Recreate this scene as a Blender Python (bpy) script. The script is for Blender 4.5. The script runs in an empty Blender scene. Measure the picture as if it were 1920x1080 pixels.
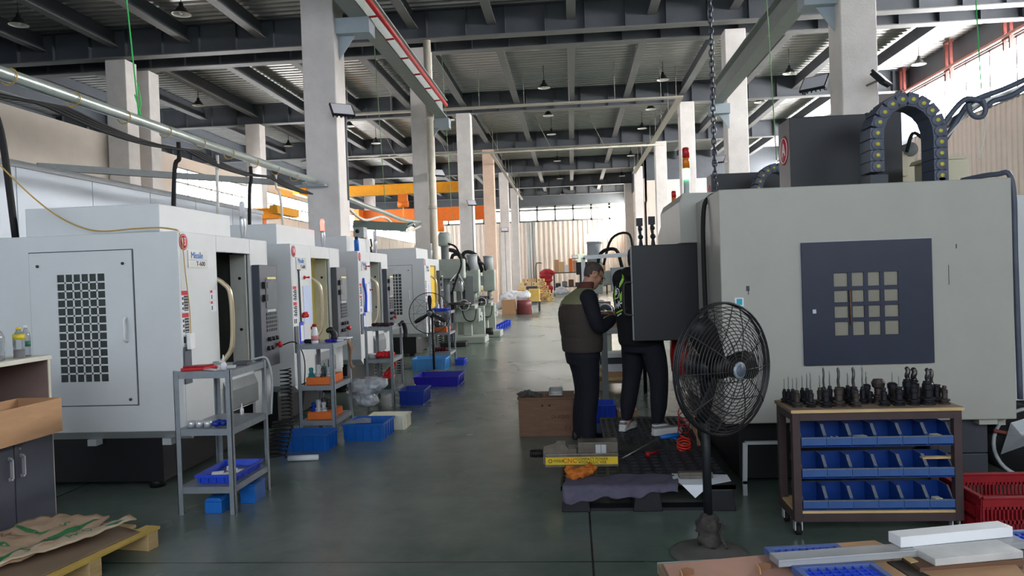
import bpy, bmesh, math, random
from mathutils import Vector, Matrix
from mathutils.bvhtree import BVHTree

R = random.Random(11)
SC = bpy.context.scene
C = SC.collection
PI = math.pi
V = Vector

# ------------------------------------------------------------------ camera
EYE = V((0, 0, 1.55))
RIGHT = V((0.99618021, 0.0804399, -0.03397649))
UP = V((0.03264615, 0.01779644, 0.99930852))
FWD = V((-0.08098894, 0.99660058, -0.01510241))
FPX = 1400.0


def at(px, py, X=None, Y=None, z=None):
    """Point of the place seen at a photo position, on one known plane."""
    d = RIGHT * ((px - 960) / FPX) + UP * ((540 - py) / FPX) + FWD
    if X is not None:
        t = X / d.x
    elif Y is not None:
        t = Y / d.y
    else:
        t = (z - EYE.z) / d.z
    return EYE + d * t


cam_d = bpy.data.cameras.new('camera')
cam_d.sensor_fit = 'HORIZONTAL'
cam_d.sensor_width = 36
cam_d.lens = FPX / 1920 * 36
cam_d.clip_start = 0.05
cam_d.clip_end = 300
cam = bpy.data.objects.new('camera', cam_d)
mw = Matrix.Identity(4)
for i in range(3):
    mw[i][0] = RIGHT[i]
    mw[i][1] = UP[i]
    mw[i][2] = -FWD[i]
    mw[i][3] = EYE[i]
cam.matrix_world = mw
C.objects.link(cam)
SC.camera = cam


# ------------------------------------------------------------------ mesh builder
class MB:
    def __init__(s):
        s.bm = bmesh.new()

    def add(s, vs, fs, mi=0, smooth=False):
        bv = [s.bm.verts.new(v) for v in vs]
        for f in fs:
            try:
                fc = s.bm.faces.new([bv[i] for i in f])
                fc.material_index = mi
                fc.smooth = smooth
            except ValueError:
                pass
        return s

    def box(s, x0, x1, y0, y1, z0, z1, mi=0, M=None):
        vs = [V((x, y, z)) for z in (z0, z1) for y in (y0, y1) for x in (x0, x1)]
        if M is not None:
            vs = [M @ v for v in vs]
        return s.add(vs, [(0, 2, 3, 1), (4, 5, 7, 6), (0, 1, 5, 4), (2, 6, 7, 3), (0, 4, 6, 2), (1, 3, 7, 5)], mi)

    def bar(s, a, b, w, h=None, mi=0, up=(0, 0, 1)):
        """square bar from a to b"""
        a, b = V(a), V(b)
        h = w if h is None else h
        t = (b - a).normalized()
        u = V(up)
        if abs(t.dot(u)) > 0.95:
            u = V((0, 1, 0))
        sd = t.cross(u).normalized()
        u = sd.cross(t)
        vs = []
        for p in (a, b):
            for i, j in ((-1, -1), (1, -1), (1, 1), (-1, 1)):
                vs.append(p + sd * (i * w / 2) + u * (j * h / 2))
        return s.add(vs, [(3, 2, 1, 0), (4, 5, 6, 7), (0, 1, 5, 4), (1, 2, 6, 5), (2, 3, 7, 6), (3, 0, 4, 7)], mi)

    def tube(s, pts, r, n=8, mi=0, closed=False, cap=True, smooth=True):
        pts = [V(p) for p in pts]
        m = len(pts)
        rs = r if isinstance(r, (list, tuple)) else [r] * m
        tans = []
        for i in range(m):
            if closed:
                t = pts[(i + 1) % m] - pts[i - 1]
            else:
                t = pts[min(i + 1, m - 1)] - pts[max(i - 1, 0)]
            tans.append(t.normalized() if t.length > 1e-9 else V((0, 0, 1)))
        u = V((0, 0, 1)) if abs(tans[0].z) < 0.9 else V((1, 0, 0))
        u = (u - tans[0] * u.dot(tans[0])).normalized()
        vs = []
        for i in range(m):
            u = u - tans[i] * u.dot(tans[i])
            u = u.normalized() if u.length > 1e-6 else V((1, 0, 0))
            w = tans[i].cross(u)
            for k in range(n):
                a = 2 * PI * k / n
                vs.append(pts[i] + (u * math.cos(a) + w * math.sin(a)) * rs[i])
        fs = []
        for i in range(m if closed else m - 1):
            j = (i + 1) % m
            for k in range(n):
                l = (k + 1) % n
                fs.append((i * n + k, i * n + l, j * n + l, j * n + k))
        if cap and not closed:
            fs.append(tuple(range(n - 1, -1, -1)))
            fs.append(tuple(range((m - 1) * n, m * n)))
        return s.add(vs, fs, mi, smooth)

    def cyl(s, a, b, r, r1=None, n=16, mi=0, smooth=True):
        return s.tube([a, b], [r, r if r1 is None else r1], n, mi, smooth=smooth)

    def lathe(s, prof, loc=(0, 0, 0), n=20, mi=0, M=None, smooth=True):
        loc = V(loc)
        vs = []
        for (r, z) in prof:
            for k in range(n):
                a = 2 * PI * k / n
                v = V((r * math.cos(a), r * math.sin(a), z))
                vs.append((M @ v if M is not None else v) + loc)
        fs = []
        for i in range(len(prof) - 1):
            for k in range(n):
                l = (k + 1) % n
                fs.append((i * n + k, i * n + l, (i + 1) * n + l, (i + 1) * n + k))
        fs.append(tuple(range(n - 1, -1, -1)))
        fs.append(tuple(range((len(prof) - 1) * n, len(prof) * n)))
        return s.add(vs, fs, mi, smooth)

    def prism(s, poly, ax, a0, a1, mi=0, M=None):
        n = len(poly)

        def mk(p, a):
            v = {'x': V((a, p[0], p[1])), 'y': V((p[0], a, p[1])), 'z': V((p[0], p[1], a))}[ax]
            return M @ v if M is not None else v
        vs = [mk(p, a0) for p in poly] + [mk(p, a1) for p in poly]
        fs = [tuple(range(n - 1, -1, -1)), tuple(range(n, 2 * n))]
        for i in range(n):
            j = (i + 1) % n
            fs.append((i, j, n + j, n + i))
        return s.add(vs, fs, mi)

    def sph(s, c, r, n=12, mi=0, sc=(1, 1, 1), M=None):
        m = max(4, n // 2 + 1)
        c = V(c)
        vs, fs = [], []
        for i in range(1, m):
            t = PI * i / m
            for k in range(n):
                a = 2 * PI * k / n
                v = V((r * sc[0] * math.sin(t) * math.cos(a), r * sc[1] * math.sin(t) * math.sin(a), r * sc[2] * math.cos(t)))
                vs.append(c + (M @ v if M is not None else v))
        top = V((0, 0, r * sc[2]))
        vs += [c + (M @ top if M is not None else top), c - (M @ top if M is not None else top)]
        a, b = len(vs) - 2, len(vs) - 1
        for k in range(n):
            l = (k + 1) % n
            fs.append((a, k, l))
            fs.append((b, (m - 2) * n + l, (m - 2) * n + k))
            for i in range(m - 2):
                fs.append((i * n + k, (i + 1) * n + k, (i + 1) * n + l, i * n + l))
        return s.add(vs, fs, mi, True)

    def loft(s, rings, mi=0):
        """rings: lists of points (same count), closed and capped"""
        n = len(rings[0])
        vs = [p for r in rings for p in r]
        fs = []
        for i in range(len(rings) - 1):
            for k in range(n):
                l = (k + 1) % n
                fs.append((i * n + k, i * n + l, (i + 1) * n + l, (i + 1) * n + k))
        fs.append(tuple(range(n - 1, -1, -1)))
        fs.append(tuple(range((len(rings) - 1) * n, len(rings) * n)))
        return s.add(vs, fs, mi, True)

    def xf(s, M):
        s.bm.transform(M)
        return s


def wm(o):
    m = Matrix.Identity(4)
    while o is not None:
        m = o.matrix_basis @ m
        o = o.parent
    return m


def obj(name, mb, mat, parent=None, bevel=0.0, seg=2, label=None):
    """Link one mesh object; its vertices were given in world coordinates."""
    bm = mb.bm
    if parent is not None:
        bm.transform(wm(parent).inverted())
    bmesh.ops.recalc_face_normals(bm, faces=bm.faces[:])
    me = bpy.data.meshes.new(name)
    bm.to_mesh(me)
    bm.free()
    for m in (mat if isinstance(mat, (list, tuple)) else [mat]):
        me.materials.append(m)
    o = bpy.data.objects.new(name, me)
    C.objects.link(o)
    if parent is not None:
        o.parent = parent
    if bevel:
        b = o.modifiers.new('edge', 'BEVEL')
        b.width = bevel
        b.segments = seg
        b.limit_method = 'ANGLE'
        b.angle_limit = math.radians(40)
    if label:
        o['label'] = label
    return o


def objs(name, mb, mat, parent, bevel=0.0, label=None):
    """like obj(), but every separate piece becomes a mesh object of its own"""
    bm = mb.bm
    bm.verts.index_update()
    bm.verts.ensure_lookup_table()
    seen, out = set(), []
    for v0 in bm.verts:
        if v0.index in seen:
            continue
        comp, st = [], [v0]
        seen.add(v0.index)
        while st:
            v = st.pop()
            comp.append(v)
            for e in v.link_edges:
                w_ = e.other_vert(v)
                if w_.index not in seen:
                    seen.add(w_.index)
                    st.append(w_)
        ix = {v.index: i for i, v in enumerate(comp)}
        fs = {f for v in comp for f in v.link_faces}
        sm = any(f.smooth for f in fs)
        q = MB().add([v.co.copy() for v in comp], [[ix[v.index] for v in f.verts] for f in fs], 0, sm)
        out.append(obj(name, q, mat, parent, bevel, label=label))
    bm.free()
    return out


def tag(o, label, cat, group=None):
    o['label'] = label
    o['category'] = cat
    if group:
        o['group'] = group
    return o


def thing(name, label, cat, loc=(0, 0, 0), rz=0.0, group=None):
    o = bpy.data.objects.new(name, None)
    C.objects.link(o)
    o.location = loc
    o.rotation_euler = (0, 0, rz)
    o.empty_display_size = 0.1
    return tag(o, label, cat, group)


def struct(name, mb, mat, parent=None, bevel=0.0):
    o = obj(name, mb, mat, parent, bevel)
    if parent is None:
        o['kind'] = 'structure'
    return o


def dup(root, loc=None, rz=None, label=None, group=None):
    def cp(o, par):
        c = o.copy()
        C.objects.link(c)
        if par is not None:
            c.parent = par
        for ch in o.children:
            cp(ch, c)
        return c
    r = cp(root, None)
    if loc is not None:
        r.location = loc
    if rz is not None:
        r.rotation_euler = (0, 0, rz)
    if label:
        r['label'] = label
    if group:
        r['group'] = group
    return r


def top_center(o, x, y, z):
    return o


# ------------------------------------------------------------------ materials
def s2l(c):
    return tuple((x / 255 / 12.92) if x / 255 <= 0.04045 else ((x / 255 + 0.055) / 1.055) ** 2.4 for x in c)


MATS = {}


def mat(name, col, rough=0.5, metal=0.0, var=0.06, scale=6.0, bump=0.0, bscale=60.0, emit=None, estr=0.0, spec=0.5,
        trans=0.0, stretch=(1, 1, 1), col2=None, ior=1.45, coat=0.0):
    if name in MATS:
        return MATS[name]
    m = bpy.data.materials.new(name)
    m.use_nodes = True
    nt = m.node_tree
    b = nt.nodes['Principled BSDF']
    c = s2l(col)
    tc = nt.nodes.new('ShaderNodeTexCoord')
    mp = nt.nodes.new('ShaderNodeMapping')
    mp.inputs['Scale'].default_value = stretch
    nt.links.new(tc.outputs['Object'], mp.inputs['Vector'])
    no = nt.nodes.new('ShaderNodeTexNoise')
    no.inputs['Scale'].default_value = scale
    no.inputs['Detail'].default_value = 4
    no.inputs['Roughness'].default_value = 0.65
    nt.links.new(mp.outputs['Vector'], no.inputs['Vector'])
    rp = nt.nodes.new('ShaderNodeValToRGB')
    rp.color_ramp.elements[0].position = 0.3
    rp.color_ramp.elements[1].position = 0.7
    if col2 is None:
        lo = tuple(x * (1 - var * 1.6) for x in c)
        hi = tuple(min(1, x * (1 + var)) for x in c)
    else:
        lo, hi = s2l(col2), c
    rp.color_ramp.elements[0].color = (*lo, 1)
    rp.color_ramp.elements[1].color = (*hi, 1)
    nt.links.new(no.outputs['Fac'], rp.inputs['Fac'])
    nt.links.new(rp.outputs['Color'], b.inputs['Base Color'])
    b.inputs['Roughness'].default_value = rough
    b.inputs['Metallic'].default_value = metal
    b.inputs['Specular IOR Level'].default_value = spec
    b.inputs['IOR'].default_value = ior
    b.inputs['Transmission Weight'].default_value = trans
    b.inputs['Coat Weight'].default_value = coat
    if bump:
        n2 = nt.nodes.new('ShaderNodeTexNoise')
        n2.inputs['Scale'].default_value = bscale
        n2.inputs['Detail'].default_value = 3
        nt.links.new(mp.outputs['Vector'], n2.inputs['Vector'])
        bp = nt.nodes.new('ShaderNodeBump')
        bp.inputs['Strength'].default_value = bump
        bp.inputs['Distance'].default_value = 0.01
        nt.links.new(n2.outputs['Fac'], bp.inputs['Height'])
        nt.links.new(bp.outputs['Normal'], b.inputs['Normal'])
    if emit is not None:
        b.inputs['Emission Color'].default_value = (*s2l(emit), 1)
        b.inputs['Emission Strength'].default_value = estr
    MATS[name] = m
    return m


def glow(name, col, strength, through=0.35):
    """A bright daylit pane: it gives off daylight and still lets the sun through."""
    m = bpy.data.materials.new(name)
    m.use_nodes = True
    nt = m.node_tree
    nt.nodes.clear()
    out = nt.nodes.new('ShaderNodeOutputMaterial')
    em = nt.nodes.new('ShaderNodeEmission')
    em.inputs['Color'].default_value = (*s2l(col), 1)
    em.inputs['Strength'].default_value = strength
    tr = nt.nodes.new('ShaderNodeBsdfTransparent')
    tr.inputs['Color'].default_value = (through, through, through, 1)
    ad = nt.nodes.new('ShaderNodeAddShader')
    nt.links.new(em.outputs[0], ad.inputs[0])
    nt.links.new(tr.outputs[0], ad.inputs[1])
    nt.links.new(ad.outputs[0], out.inputs['Surface'])
    return m


machine_white = mat('machine_white', (216, 219, 220), 0.42, var=0.02, scale=3)
machine_grey = mat('machine_grey_beige', (176, 175, 166), 0.45, var=0.03, scale=3)
machine_cream = mat('machine_cream', (214, 206, 178), 0.5, var=0.03)
pale_yellow = mat('label_yellow_and_lamplit_lining', (238, 228, 165), 0.5, var=0.03)  # label strips; also lamp glow put into a lining colour
strong_yellow = mat('strong_yellow', (236, 196, 40), 0.5, var=0.04)
navy_door = mat('navy_paint', (40, 46, 66), 0.4, var=0.08)
black_paint = mat('black_paint', (26, 28, 33), 0.45, var=0.1)
black_plastic = mat('black_plastic', (24, 24, 26), 0.5, var=0.1)
black_rubber = mat('black_rubber', (20, 20, 22), 0.7)
dark_grey = mat('dark_grey_paint', (62, 65, 72), 0.5)
panel_grey = mat('control_panel_grey', (84, 88, 98), 0.45, var=0.03)
mid_grey = mat('mid_grey_paint', (128, 132, 134), 0.5)
light_grey = mat('light_grey_paint', (180, 184, 186), 0.45)
rack_steel = mat('rack_grey_steel', (146, 153, 160), 0.4, 0.35, var=0.08, scale=12)
bare_steel = mat('bare_steel', (150, 150, 148), 0.32, 0.85, var=0.15, scale=20)
dark_steel = mat('dark_steel', (88, 86, 86), 0.35, 0.8, var=0.2, scale=20)
bright_steel = mat('bright_steel', (214, 216, 220), 0.28, 0.45, var=0.05)
galv = mat('galvanised_pipe', (196, 206, 200), 0.3, 0.55, var=0.08)
glass_dark = mat('dark_mesh_opening', (52, 60, 58), 0.3, var=0.2, scale=14)
screen_glass = mat('screen_glass', (120, 128, 134), 0.15, var=0.08)
red_plastic = mat('red_plastic', (205, 32, 36), 0.4)
red_dark = mat('red_dark_plastic', (148, 24, 34), 0.45, var=0.1)
red_badge = mat('red_badge', (206, 40, 62), 0.5, var=0.02)
white_plastic = mat('white_plastic', (240, 240, 240), 0.4, var=0.02)
white_paper = mat('white_paper', (236, 238, 244), 0.8, var=0.03)
blue_paper = mat('blue_tinted_paper', (205, 218, 246), 0.8, var=0.03)
orange_plastic = mat('orange_plastic', (226, 112, 34), 0.45, var=0.06)
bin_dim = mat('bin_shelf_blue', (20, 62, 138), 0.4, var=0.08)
bin_blue = mat('bin_blue', (18, 92, 176), 0.4, var=0.06)
bin_deep = mat('bin_deep_blue', (22, 52, 150), 0.4, var=0.06)
bin_violet = mat('bin_violet_blue', (34, 24, 168), 0.4, var=0.06)
bin_light = mat('bin_light_blue', (86, 160, 222), 0.4, var=0.06)
bin_cream = mat('bin_cream', (226, 220, 200), 0.5, var=0.05)
royal_blue = mat('royal_blue_plastic', (40, 78, 210), 0.4, var=0.05)
cardboard = mat('cardboard', (196, 154, 116), 0.85, var=0.07, scale=4, stretch=(1, 1, 6))
cardboard_pink = mat('cardboard_pinkish', (196, 152, 134), 0.8, var=0.06, scale=5)
cardboard_dark = mat('cardboard_inside', (150, 112, 84), 0.85, var=0.08)
wood_pale = mat('pale_pine', (216, 184, 132), 0.7, var=0.12, scale=5, stretch=(1, 1, 8))
wood_yellow = mat('yellow_pine_edge', (226, 190, 100), 0.7, var=0.1, scale=5)
wood_brown = mat('brown_plywood', (116, 86, 66), 0.75, var=0.14, scale=5, stretch=(1, 1, 5))
wood_grey = mat('greyed_board', (150, 128, 106), 0.75, var=0.12, scale=5)
cart_brown = mat('cart_brown_steel', (78, 62, 62), 0.5, 0.2, var=0.1)
paper_sack = mat('brown_paper_sack', (208, 178, 148), 0.8, var=0.1, scale=7, bump=0.5, bscale=18)
green_print = mat('green_print', (58, 140, 84), 0.7, var=0.1, scale=20)
violet_cloth = mat('grey_violet_cloth', (92, 88, 106), 0.9, var=0.12, scale=14, bump=0.3, bscale=200)
orange_cloth = mat('orange_rag', (200, 112, 42), 0.9, var=0.25, scale=18)
grey_rag = mat('grey_rag', (78, 74, 70), 0.95, var=0.3, scale=25)
hose_red = mat('red_hose', (222, 62, 40), 0.4)
yellow_cable = mat('yellow_cable', (196, 160, 84), 0.5)
green_string = mat('green_string', (70, 210, 110), 0.6)
white_cable = mat('white_cable', (226, 222, 214), 0.5)
plastic_film = mat('clear_plastic', (235, 240, 245), 0.12, trans=0.75, var=0.02)
acrylic = mat('clear_acrylic', (244, 247, 250), 0.12, trans=0.62, var=0.01, ior=1.49)
acrylic_dusty = mat('dusty_acrylic', (236, 236, 233), 0.35, trans=0.25, var=0.08, scale=10, ior=1.49)
pom_white = mat('white_pom', (250, 251, 253), 0.35, var=0.005)
blue_paint = mat('blue_paint', (28, 108, 196), 0.4)
green_grey = mat('milling_machine_green_grey', (176, 184, 174), 0.5, var=0.08, scale=5)
dark_oil = mat('oily_dark_metal', (58, 58, 56), 0.4, 0.5, var=0.25, scale=12)
crane_yellow = mat('crane_yellow', (238, 164, 22), 0.5, var=0.06)
crane_orange = mat('crane_orange', (232, 118, 30), 0.5, var=0.06)
runway_grey = mat('runway_grey_paint', (150, 156, 152), 0.5, var=0.06)
bracket_blue = mat('bracket_blue_grey', (164, 176, 184), 0.5, var=0.04)
pipe_red = mat('fire_pipe_red', (200, 38, 44), 0.5)
rust_red = mat('rust_red_steel', (118, 58, 52), 0.6, var=0.15)
tray_pale = mat('pale_cable_tray', (176, 170, 156), 0.5, 0.2, var=0.05)
lamp_black = mat('lamp_shade_dark', (34, 34, 36), 0.4, 0.3)
lamp_white = mat('lamp_reflector_white', (235, 232, 225), 0.4, var=0.02)
skin_m = mat('skin', (192, 142, 118), 0.55, var=0.06, scale=30)
hair_m = mat('short_black_hair', (40, 34, 33), 0.75, var=0.25, scale=120, bump=0.4, bscale=400)
stubble_m = mat('cropped_hair', (82, 68, 63), 0.7, var=0.3, scale=60)
base_black = mat('machine_base_black', (13, 14, 18), 0.55, var=0.15)
navy_cloth = mat('navy_cloth', (17, 18, 29), 0.85, var=0.15, scale=20, bump=0.2, bscale=90)
black_cloth = mat('black_cloth', (14, 14, 19), 0.85, var=0.15, scale=20, bump=0.2, bscale=90)
vest_brown = mat('vest_brown_quilt', (64, 55, 51), 0.85, var=0.14, scale=120)
vest_olive = mat('vest_olive', (122, 122, 90), 0.85, var=0.1, scale=60)
collar_brown = mat('collar_brown', (94, 54, 48), 0.9, var=0.1)
lime = mat('lime_green_print', (166, 226, 62), 0.7, var=0.04)
shoe_white = mat('shoe_white', (216, 214, 212), 0.6, var=0.06)
shoe_grey = mat('shoe_grey', (120, 118, 120), 0.7, var=0.1)
ink = mat('dark_ink', (38, 38, 40), 0.7)
ink_blue = mat('blue_lettering', (46, 120, 208), 0.6)
ink_red = mat('red_lettering', (208, 70, 30), 0.6)
ink_white = mat('white_lettering', (240, 240, 240), 0.6, var=0.01)
vise_yellow = mat('vise_yellow', (226, 192, 44), 0.5, var=0.05)
vise_steel = mat('vise_steel', (122, 114, 104), 0.4, 0.6, var=0.15, scale=14)


def font_mesh(txt, size, extr=0.0015):
    cu = bpy.data.curves.new('lettering', 'FONT')
    cu.body = txt
    cu.size = size
    cu.extrude = extr
    cu.align_x = 'CENTER'
    cu.align_y = 'CENTER'
    cu.resolution_u = 3
    o = bpy.data.objects.new('lettering', cu)
    C.objects.link(o)
    dg = bpy.context.evaluated_depsgraph_get()
    me = bpy.data.meshes.new_from_object(o.evaluated_get(dg))
    bpy.data.objects.remove(o)
    bpy.data.curves.remove(cu)
    return me


def lettering(txt, size, m, M, parent, name='lettering', sx=1.0):
    """Flat letters; local x reads left to right, y up, placed by matrix M (world)."""
    me = font_mesh(txt, size)
    mb = MB()
    mb.bm.from_mesh(me)
    bpy.data.meshes.remove(me)
    mb.xf(M @ Matrix.Diagonal((sx, 1, 1, 1)))
    return obj(name, mb, m, parent)


def frame_m(o, xdir, ydir):
    x = V(xdir).normalized()
    y = V(ydir).normalized()
    z = x.cross(y)
    m = Matrix.Identity(4)
    for i in range(3):
        m[i][0] = x[i]
        m[i][1] = y[i]
        m[i][2] = z[i]
        m[i][3] = o[i]
    return m


def arc(c, r, a0, a1, n, u, w):
    c, u, w = V(c), V(u), V(w)
    return [c + u * (r * math.cos(a0 + (a1 - a0) * i / n)) + w * (r * math.sin(a0 + (a1 - a0) * i / n)) for i in range(n + 1)]


def smooth_path(pts, n=6):
    """Catmull-Rom through the points"""
    pts = [V(p) for p in pts]
    out = []
    for i in range(len(pts) - 1):
        p0 = pts[max(i - 1, 0)]
        p1, p2 = pts[i], pts[i + 1]
        p3 = pts[min(i + 2, len(pts) - 1)]
        for k in range(n):
            t = k / n
            out.append(0.5 * ((2 * p1) + (p2 - p0) * t + (2 * p0 - 5 * p1 + 4 * p2 - p3) * t * t + (3 * p1 - p0 - 3 * p2 + p3) * t ** 3))
    out.append(pts[-1])
    return out
# ================================================================== the setting
def floor_material():
    m = bpy.data.materials.new('epoxy_floor')
    m.use_nodes = True
    nt = m.node_tree
    N, L = nt.nodes.new, nt.links.new
    b = nt.nodes['Principled BSDF']
    tc = N('ShaderNodeTexCoord')
    no = N('ShaderNodeTexNoise')
    no.inputs['Scale'].default_value = 0.55
    no.inputs['Detail'].default_value = 8
    no.inputs['Roughness'].default_value = 0.7
    L(tc.outputs['Object'], no.inputs['Vector'])
    rp = N('ShaderNodeValToRGB')
    e = rp.color_ramp.elements
    e[0].position, e[1].position = 0.32, 0.68
    e[0].color = (*s2l((80, 102, 92)), 1)
    e[1].color = (*s2l((126, 134, 126)), 1)
    L(no.outputs['Fac'], rp.inputs['Fac'])
    # fine scuffs
    n2 = N('ShaderNodeTexNoise')
    n2.inputs['Scale'].default_value = 0.7
    n2.inputs['Detail'].default_value = 2
    L(tc.outputs['Object'], n2.inputs['Vector'])
    mr = N('ShaderNodeMapRange')
    mr.inputs['From Min'].default_value = 0.2
    mr.inputs['From Max'].default_value = 0.85
    mr.inputs['To Min'].default_value = 0.23
    mr.inputs['To Max'].default_value = 0.3
    L(n2.outputs['Fac'], mr.inputs['Value'])
    L(mr.outputs['Result'], b.inputs['Roughness'])
    # control joints every four metres
    sp = N('ShaderNodeSeparateXYZ')
    L(tc.outputs['Object'], sp.inputs[0])
    fac = None
    for ax, off in (('X', 0.06), ('Y', 4.02)):
        a = N('ShaderNodeMath'); a.operation = 'SUBTRACT'
        L(sp.outputs[ax], a.inputs[0]); a.inputs[1].default_value = off - 100.0
        q = N('ShaderNodeMath'); q.operation = 'PINGPONG'
        L(a.outputs[0], q.inputs[0]); q.inputs[1].default_value = 2.0
        d = N('ShaderNodeMath'); d.operation = 'LESS_THAN'
        L(q.outputs[0], d.inputs[0]); d.inputs[1].default_value = 0.006
        if fac is None:
            fac = d
        else:
            mx = N('ShaderNodeMath'); mx.operation = 'MAXIMUM'
            L(fac.outputs[0], mx.inputs[0]); L(d.outputs[0], mx.inputs[1])
            fac = mx
    mix = N('ShaderNodeMix'); mix.data_type = 'RGBA'
    L(fac.outputs[0], mix.inputs[0])
    L(rp.outputs['Color'], mix.inputs[6])
    mix.inputs[7].default_value = (*s2l((30, 34, 34)), 1)
    L(mix.outputs[2], b.inputs['Base Color'])
    b.inputs['Specular IOR Level'].default_value = 0.6
    n3 = N('ShaderNodeTexNoise')
    n3.inputs['Scale'].default_value = 2.2
    n3.inputs['Detail'].default_value = 3
    L(tc.outputs['Object'], n3.inputs['Vector'])
    bp = N('ShaderNodeBump')
    bp.inputs['Strength'].default_value = 0.012
    bp.inputs['Distance'].default_value = 0.02
    L(n3.outputs['Fac'], bp.inputs['Height'])
    return m


wall_beige = mat('wall_beige_cladding', (226, 212, 202), 0.6, var=0.04, scale=1.5)
wall_pale = mat('wall_pale_panel', (226, 214, 202), 0.7, var=0.04, scale=1.5)
wall_white = mat('white_sandwich_panel', (222, 230, 240), 0.45, var=0.02, scale=1.0)
steel_dark = mat('roof_steel_grey', (82, 86, 92), 0.55, var=0.08, scale=1.5)
steel_flange = mat('roof_purlin_grey', (112, 112, 112), 0.55, var=0.06, scale=1.5)
deck_m = mat('roof_deck_galvanised', (190, 190, 186), 0.34, 0.6, var=0.06, scale=1.2)
column_m = mat('column_rough_plaster', (230, 224, 220), 0.85, var=0.06, scale=2.0, bump=0.35, bscale=35)
column_sunlit = mat('column_sunlit_plaster', (228, 198, 176), 0.85, var=0.06, scale=2.0, bump=0.3, bscale=35)  # same plaster with the sun's warm tint put into its colour
mullion_m = mat('window_mullion_grey', (120, 122, 120), 0.5)

XL, XR, YB, YF = -14.0, 14.0, -9.0, 66.0
ZD = 9.45                                   # underside of the roof deck
W_RIGHT = glow('daylight_right', (252, 251, 250), 28.0, 0.0)
W_FAR = glow('daylight_far', (255, 250, 240), 4.5, 0.5)
W_LEFT = glow('daylight_left', (250, 252, 255), 18.0, 0.0)
W_INNER = glow('daylight_inner', (255, 250, 238), 40.0, 0.5)
W_BACK_FILL = glow('added_fill_back', (234, 244, 255), 3.0, 0.0)  # added glow behind the camera, brightens faces turned towards it

mb = MB().box(-23.4, 14.4, -9.4, 66.4, -0.2, 0)
fl = struct('floor', mb, floor_material())


def corrugated(mb, a, b, z0, z1, nrm, pitch=0.3, depth=0.04):
    """trapezoid sheet from a to b (plan), standing z0..z1, ribs vertical, ribs rise towards nrm"""
    a, b, nrm = V((*a, 0)), V((*b, 0)), V((*nrm, 0))
    Ln = (b - a).length
    t = (b - a).normalized()
    n = int(Ln / pitch)
    p = Ln / n
    prof = []
    for i in range(n):
        for f, h in ((0, 0), (0.45, 0), (0.55, 1), (0.9, 1)):
            prof.append((i * p + f * p, h))
    prof.append((Ln, 0))
    vs = []
    for z in (z0, z1):
        for s_, h in prof:
            q = a + t * s_ + nrm * (depth * h)
            vs.append(V((q.x, q.y, z)))
    k = len(prof)
    fs = [(i, i + 1, k + i + 1, k + i) for i in range(k - 1)]
    # back skin so that the sheet has thickness
    o = len(vs)
    for z in (z0, z1):
        for q in (a, b):
            w = q - nrm * 0.08
            vs.append(V((w.x, w.y, z)))
    fs += [(o, o + 1, o + 3, o + 2), (0, k, o + 2, o), (k - 1, 2 * k - 1, o + 3, o + 1)]
    return mb.add(vs, fs)


def window_row(n, a, b, z0, z1, nrm, glass, step, rails=(), frame=0.06):
    """one long ribbon window: a frame of mullions, with one pane sheet as its child"""
    a, b, nv = V((*a, 0)), V((*b, 0)), V((*nrm, 0))
    Ln = (b - a).length
    t = (b - a).normalized()
    mb = MB()
    k = max(1, round(Ln / step))
    for i in range(k + 1):
        q = a + t * (Ln * i / k)
        mb.bar(V((q.x, q.y, z0)), V((q.x, q.y, z1)), frame, frame)
    for z in (z0 + frame / 2, z1 - frame / 2, *rails):
        mb.bar(V((a.x, a.y, z)), V((b.x, b.y, z)), frame, frame)
    o = struct('window_%d' % n, mb, mullion_m)
    c0, c1 = a - nv * 0.05, b - nv * 0.05
    d0, d1 = a - nv * 0.07, b - nv * 0.07
    g = MB().add([V((c0.x, c0.y, z0)), V((c1.x, c1.y, z0)), V((c1.x, c1.y, z1)), V((c0.x, c0.y, z1))], [(0, 1, 2, 3)])
    obj('pane', g, glass, o)
    return o


# right wall: cladding, ribbon window, header
mb = MB(); corrugated(mb, (XR, YB), (XR, 50), 0, 6.6, (-1, 0))
struct('wall_right', mb, wall_beige)
struct('trim_6', MB().box(13.9, 14.15, YB, 9.5, 6.6, 8.5), wall_beige)  # blank panel out of view, closes the ribbon window to cut near light
window_row(1, (XR, 9.5), (XR, 50), 6.6, 8.5, (-1, 0), W_RIGHT, 1.5)
struct('trim_1', MB().box(13.9, 14.15, YB, 50, 8.5, ZD + 0.1), steel_dark)
# right bay end wall and the set back right wall behind it
mb = MB().box(4.95, 14.1, 50, 50.15, 0, 7.6)
mb.box(4.95, 14.1, 50, 50.15, 7.6, ZD + .1, 1)
for i in range(8):
    mb.box(6.2 + i * 1.1, 6.24 + i * 1.1, 49.98, 50.0, 0, 7.6)
struct('wall_end', mb, [wall_pale, steel_dark])
mb = MB(); corrugated(mb, (4.95, 50), (4.95, YF), 0, 6.2, (-1, 0))
struct('wall_inner', mb, wall_pale)
window_row(2, (4.95, 60.2), (4.95, YF), 6.2, 7.75, (-1, 0), W_INNER, 2.0, rails=(7.3,))
struct('trim_7', MB().box(4.9, 5.1, 50, 60.2, 6.2, 7.75), wall_pale)
struct('trim_2', MB().box(4.9, 5.1, 50, YF, 7.75, ZD + .1), steel_dark)
# far wall
mb = MB(); corrugated(mb, (XL, YF), (5.1, YF), 0, 6.28, (0, -1), 0.42, 0.07)
struct('wall_far', mb, wall_beige)
window_row(3, (XL, YF), (5.0, YF), 6.28, 7.7, (0, -1), W_FAR, 1.6, rails=(7.35,), frame=0.16)
struct('trim_3', MB().box(XL, 5.1, YF - 0.05, YF + 0.15, 7.7, ZD + .1), steel_dark)
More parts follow.
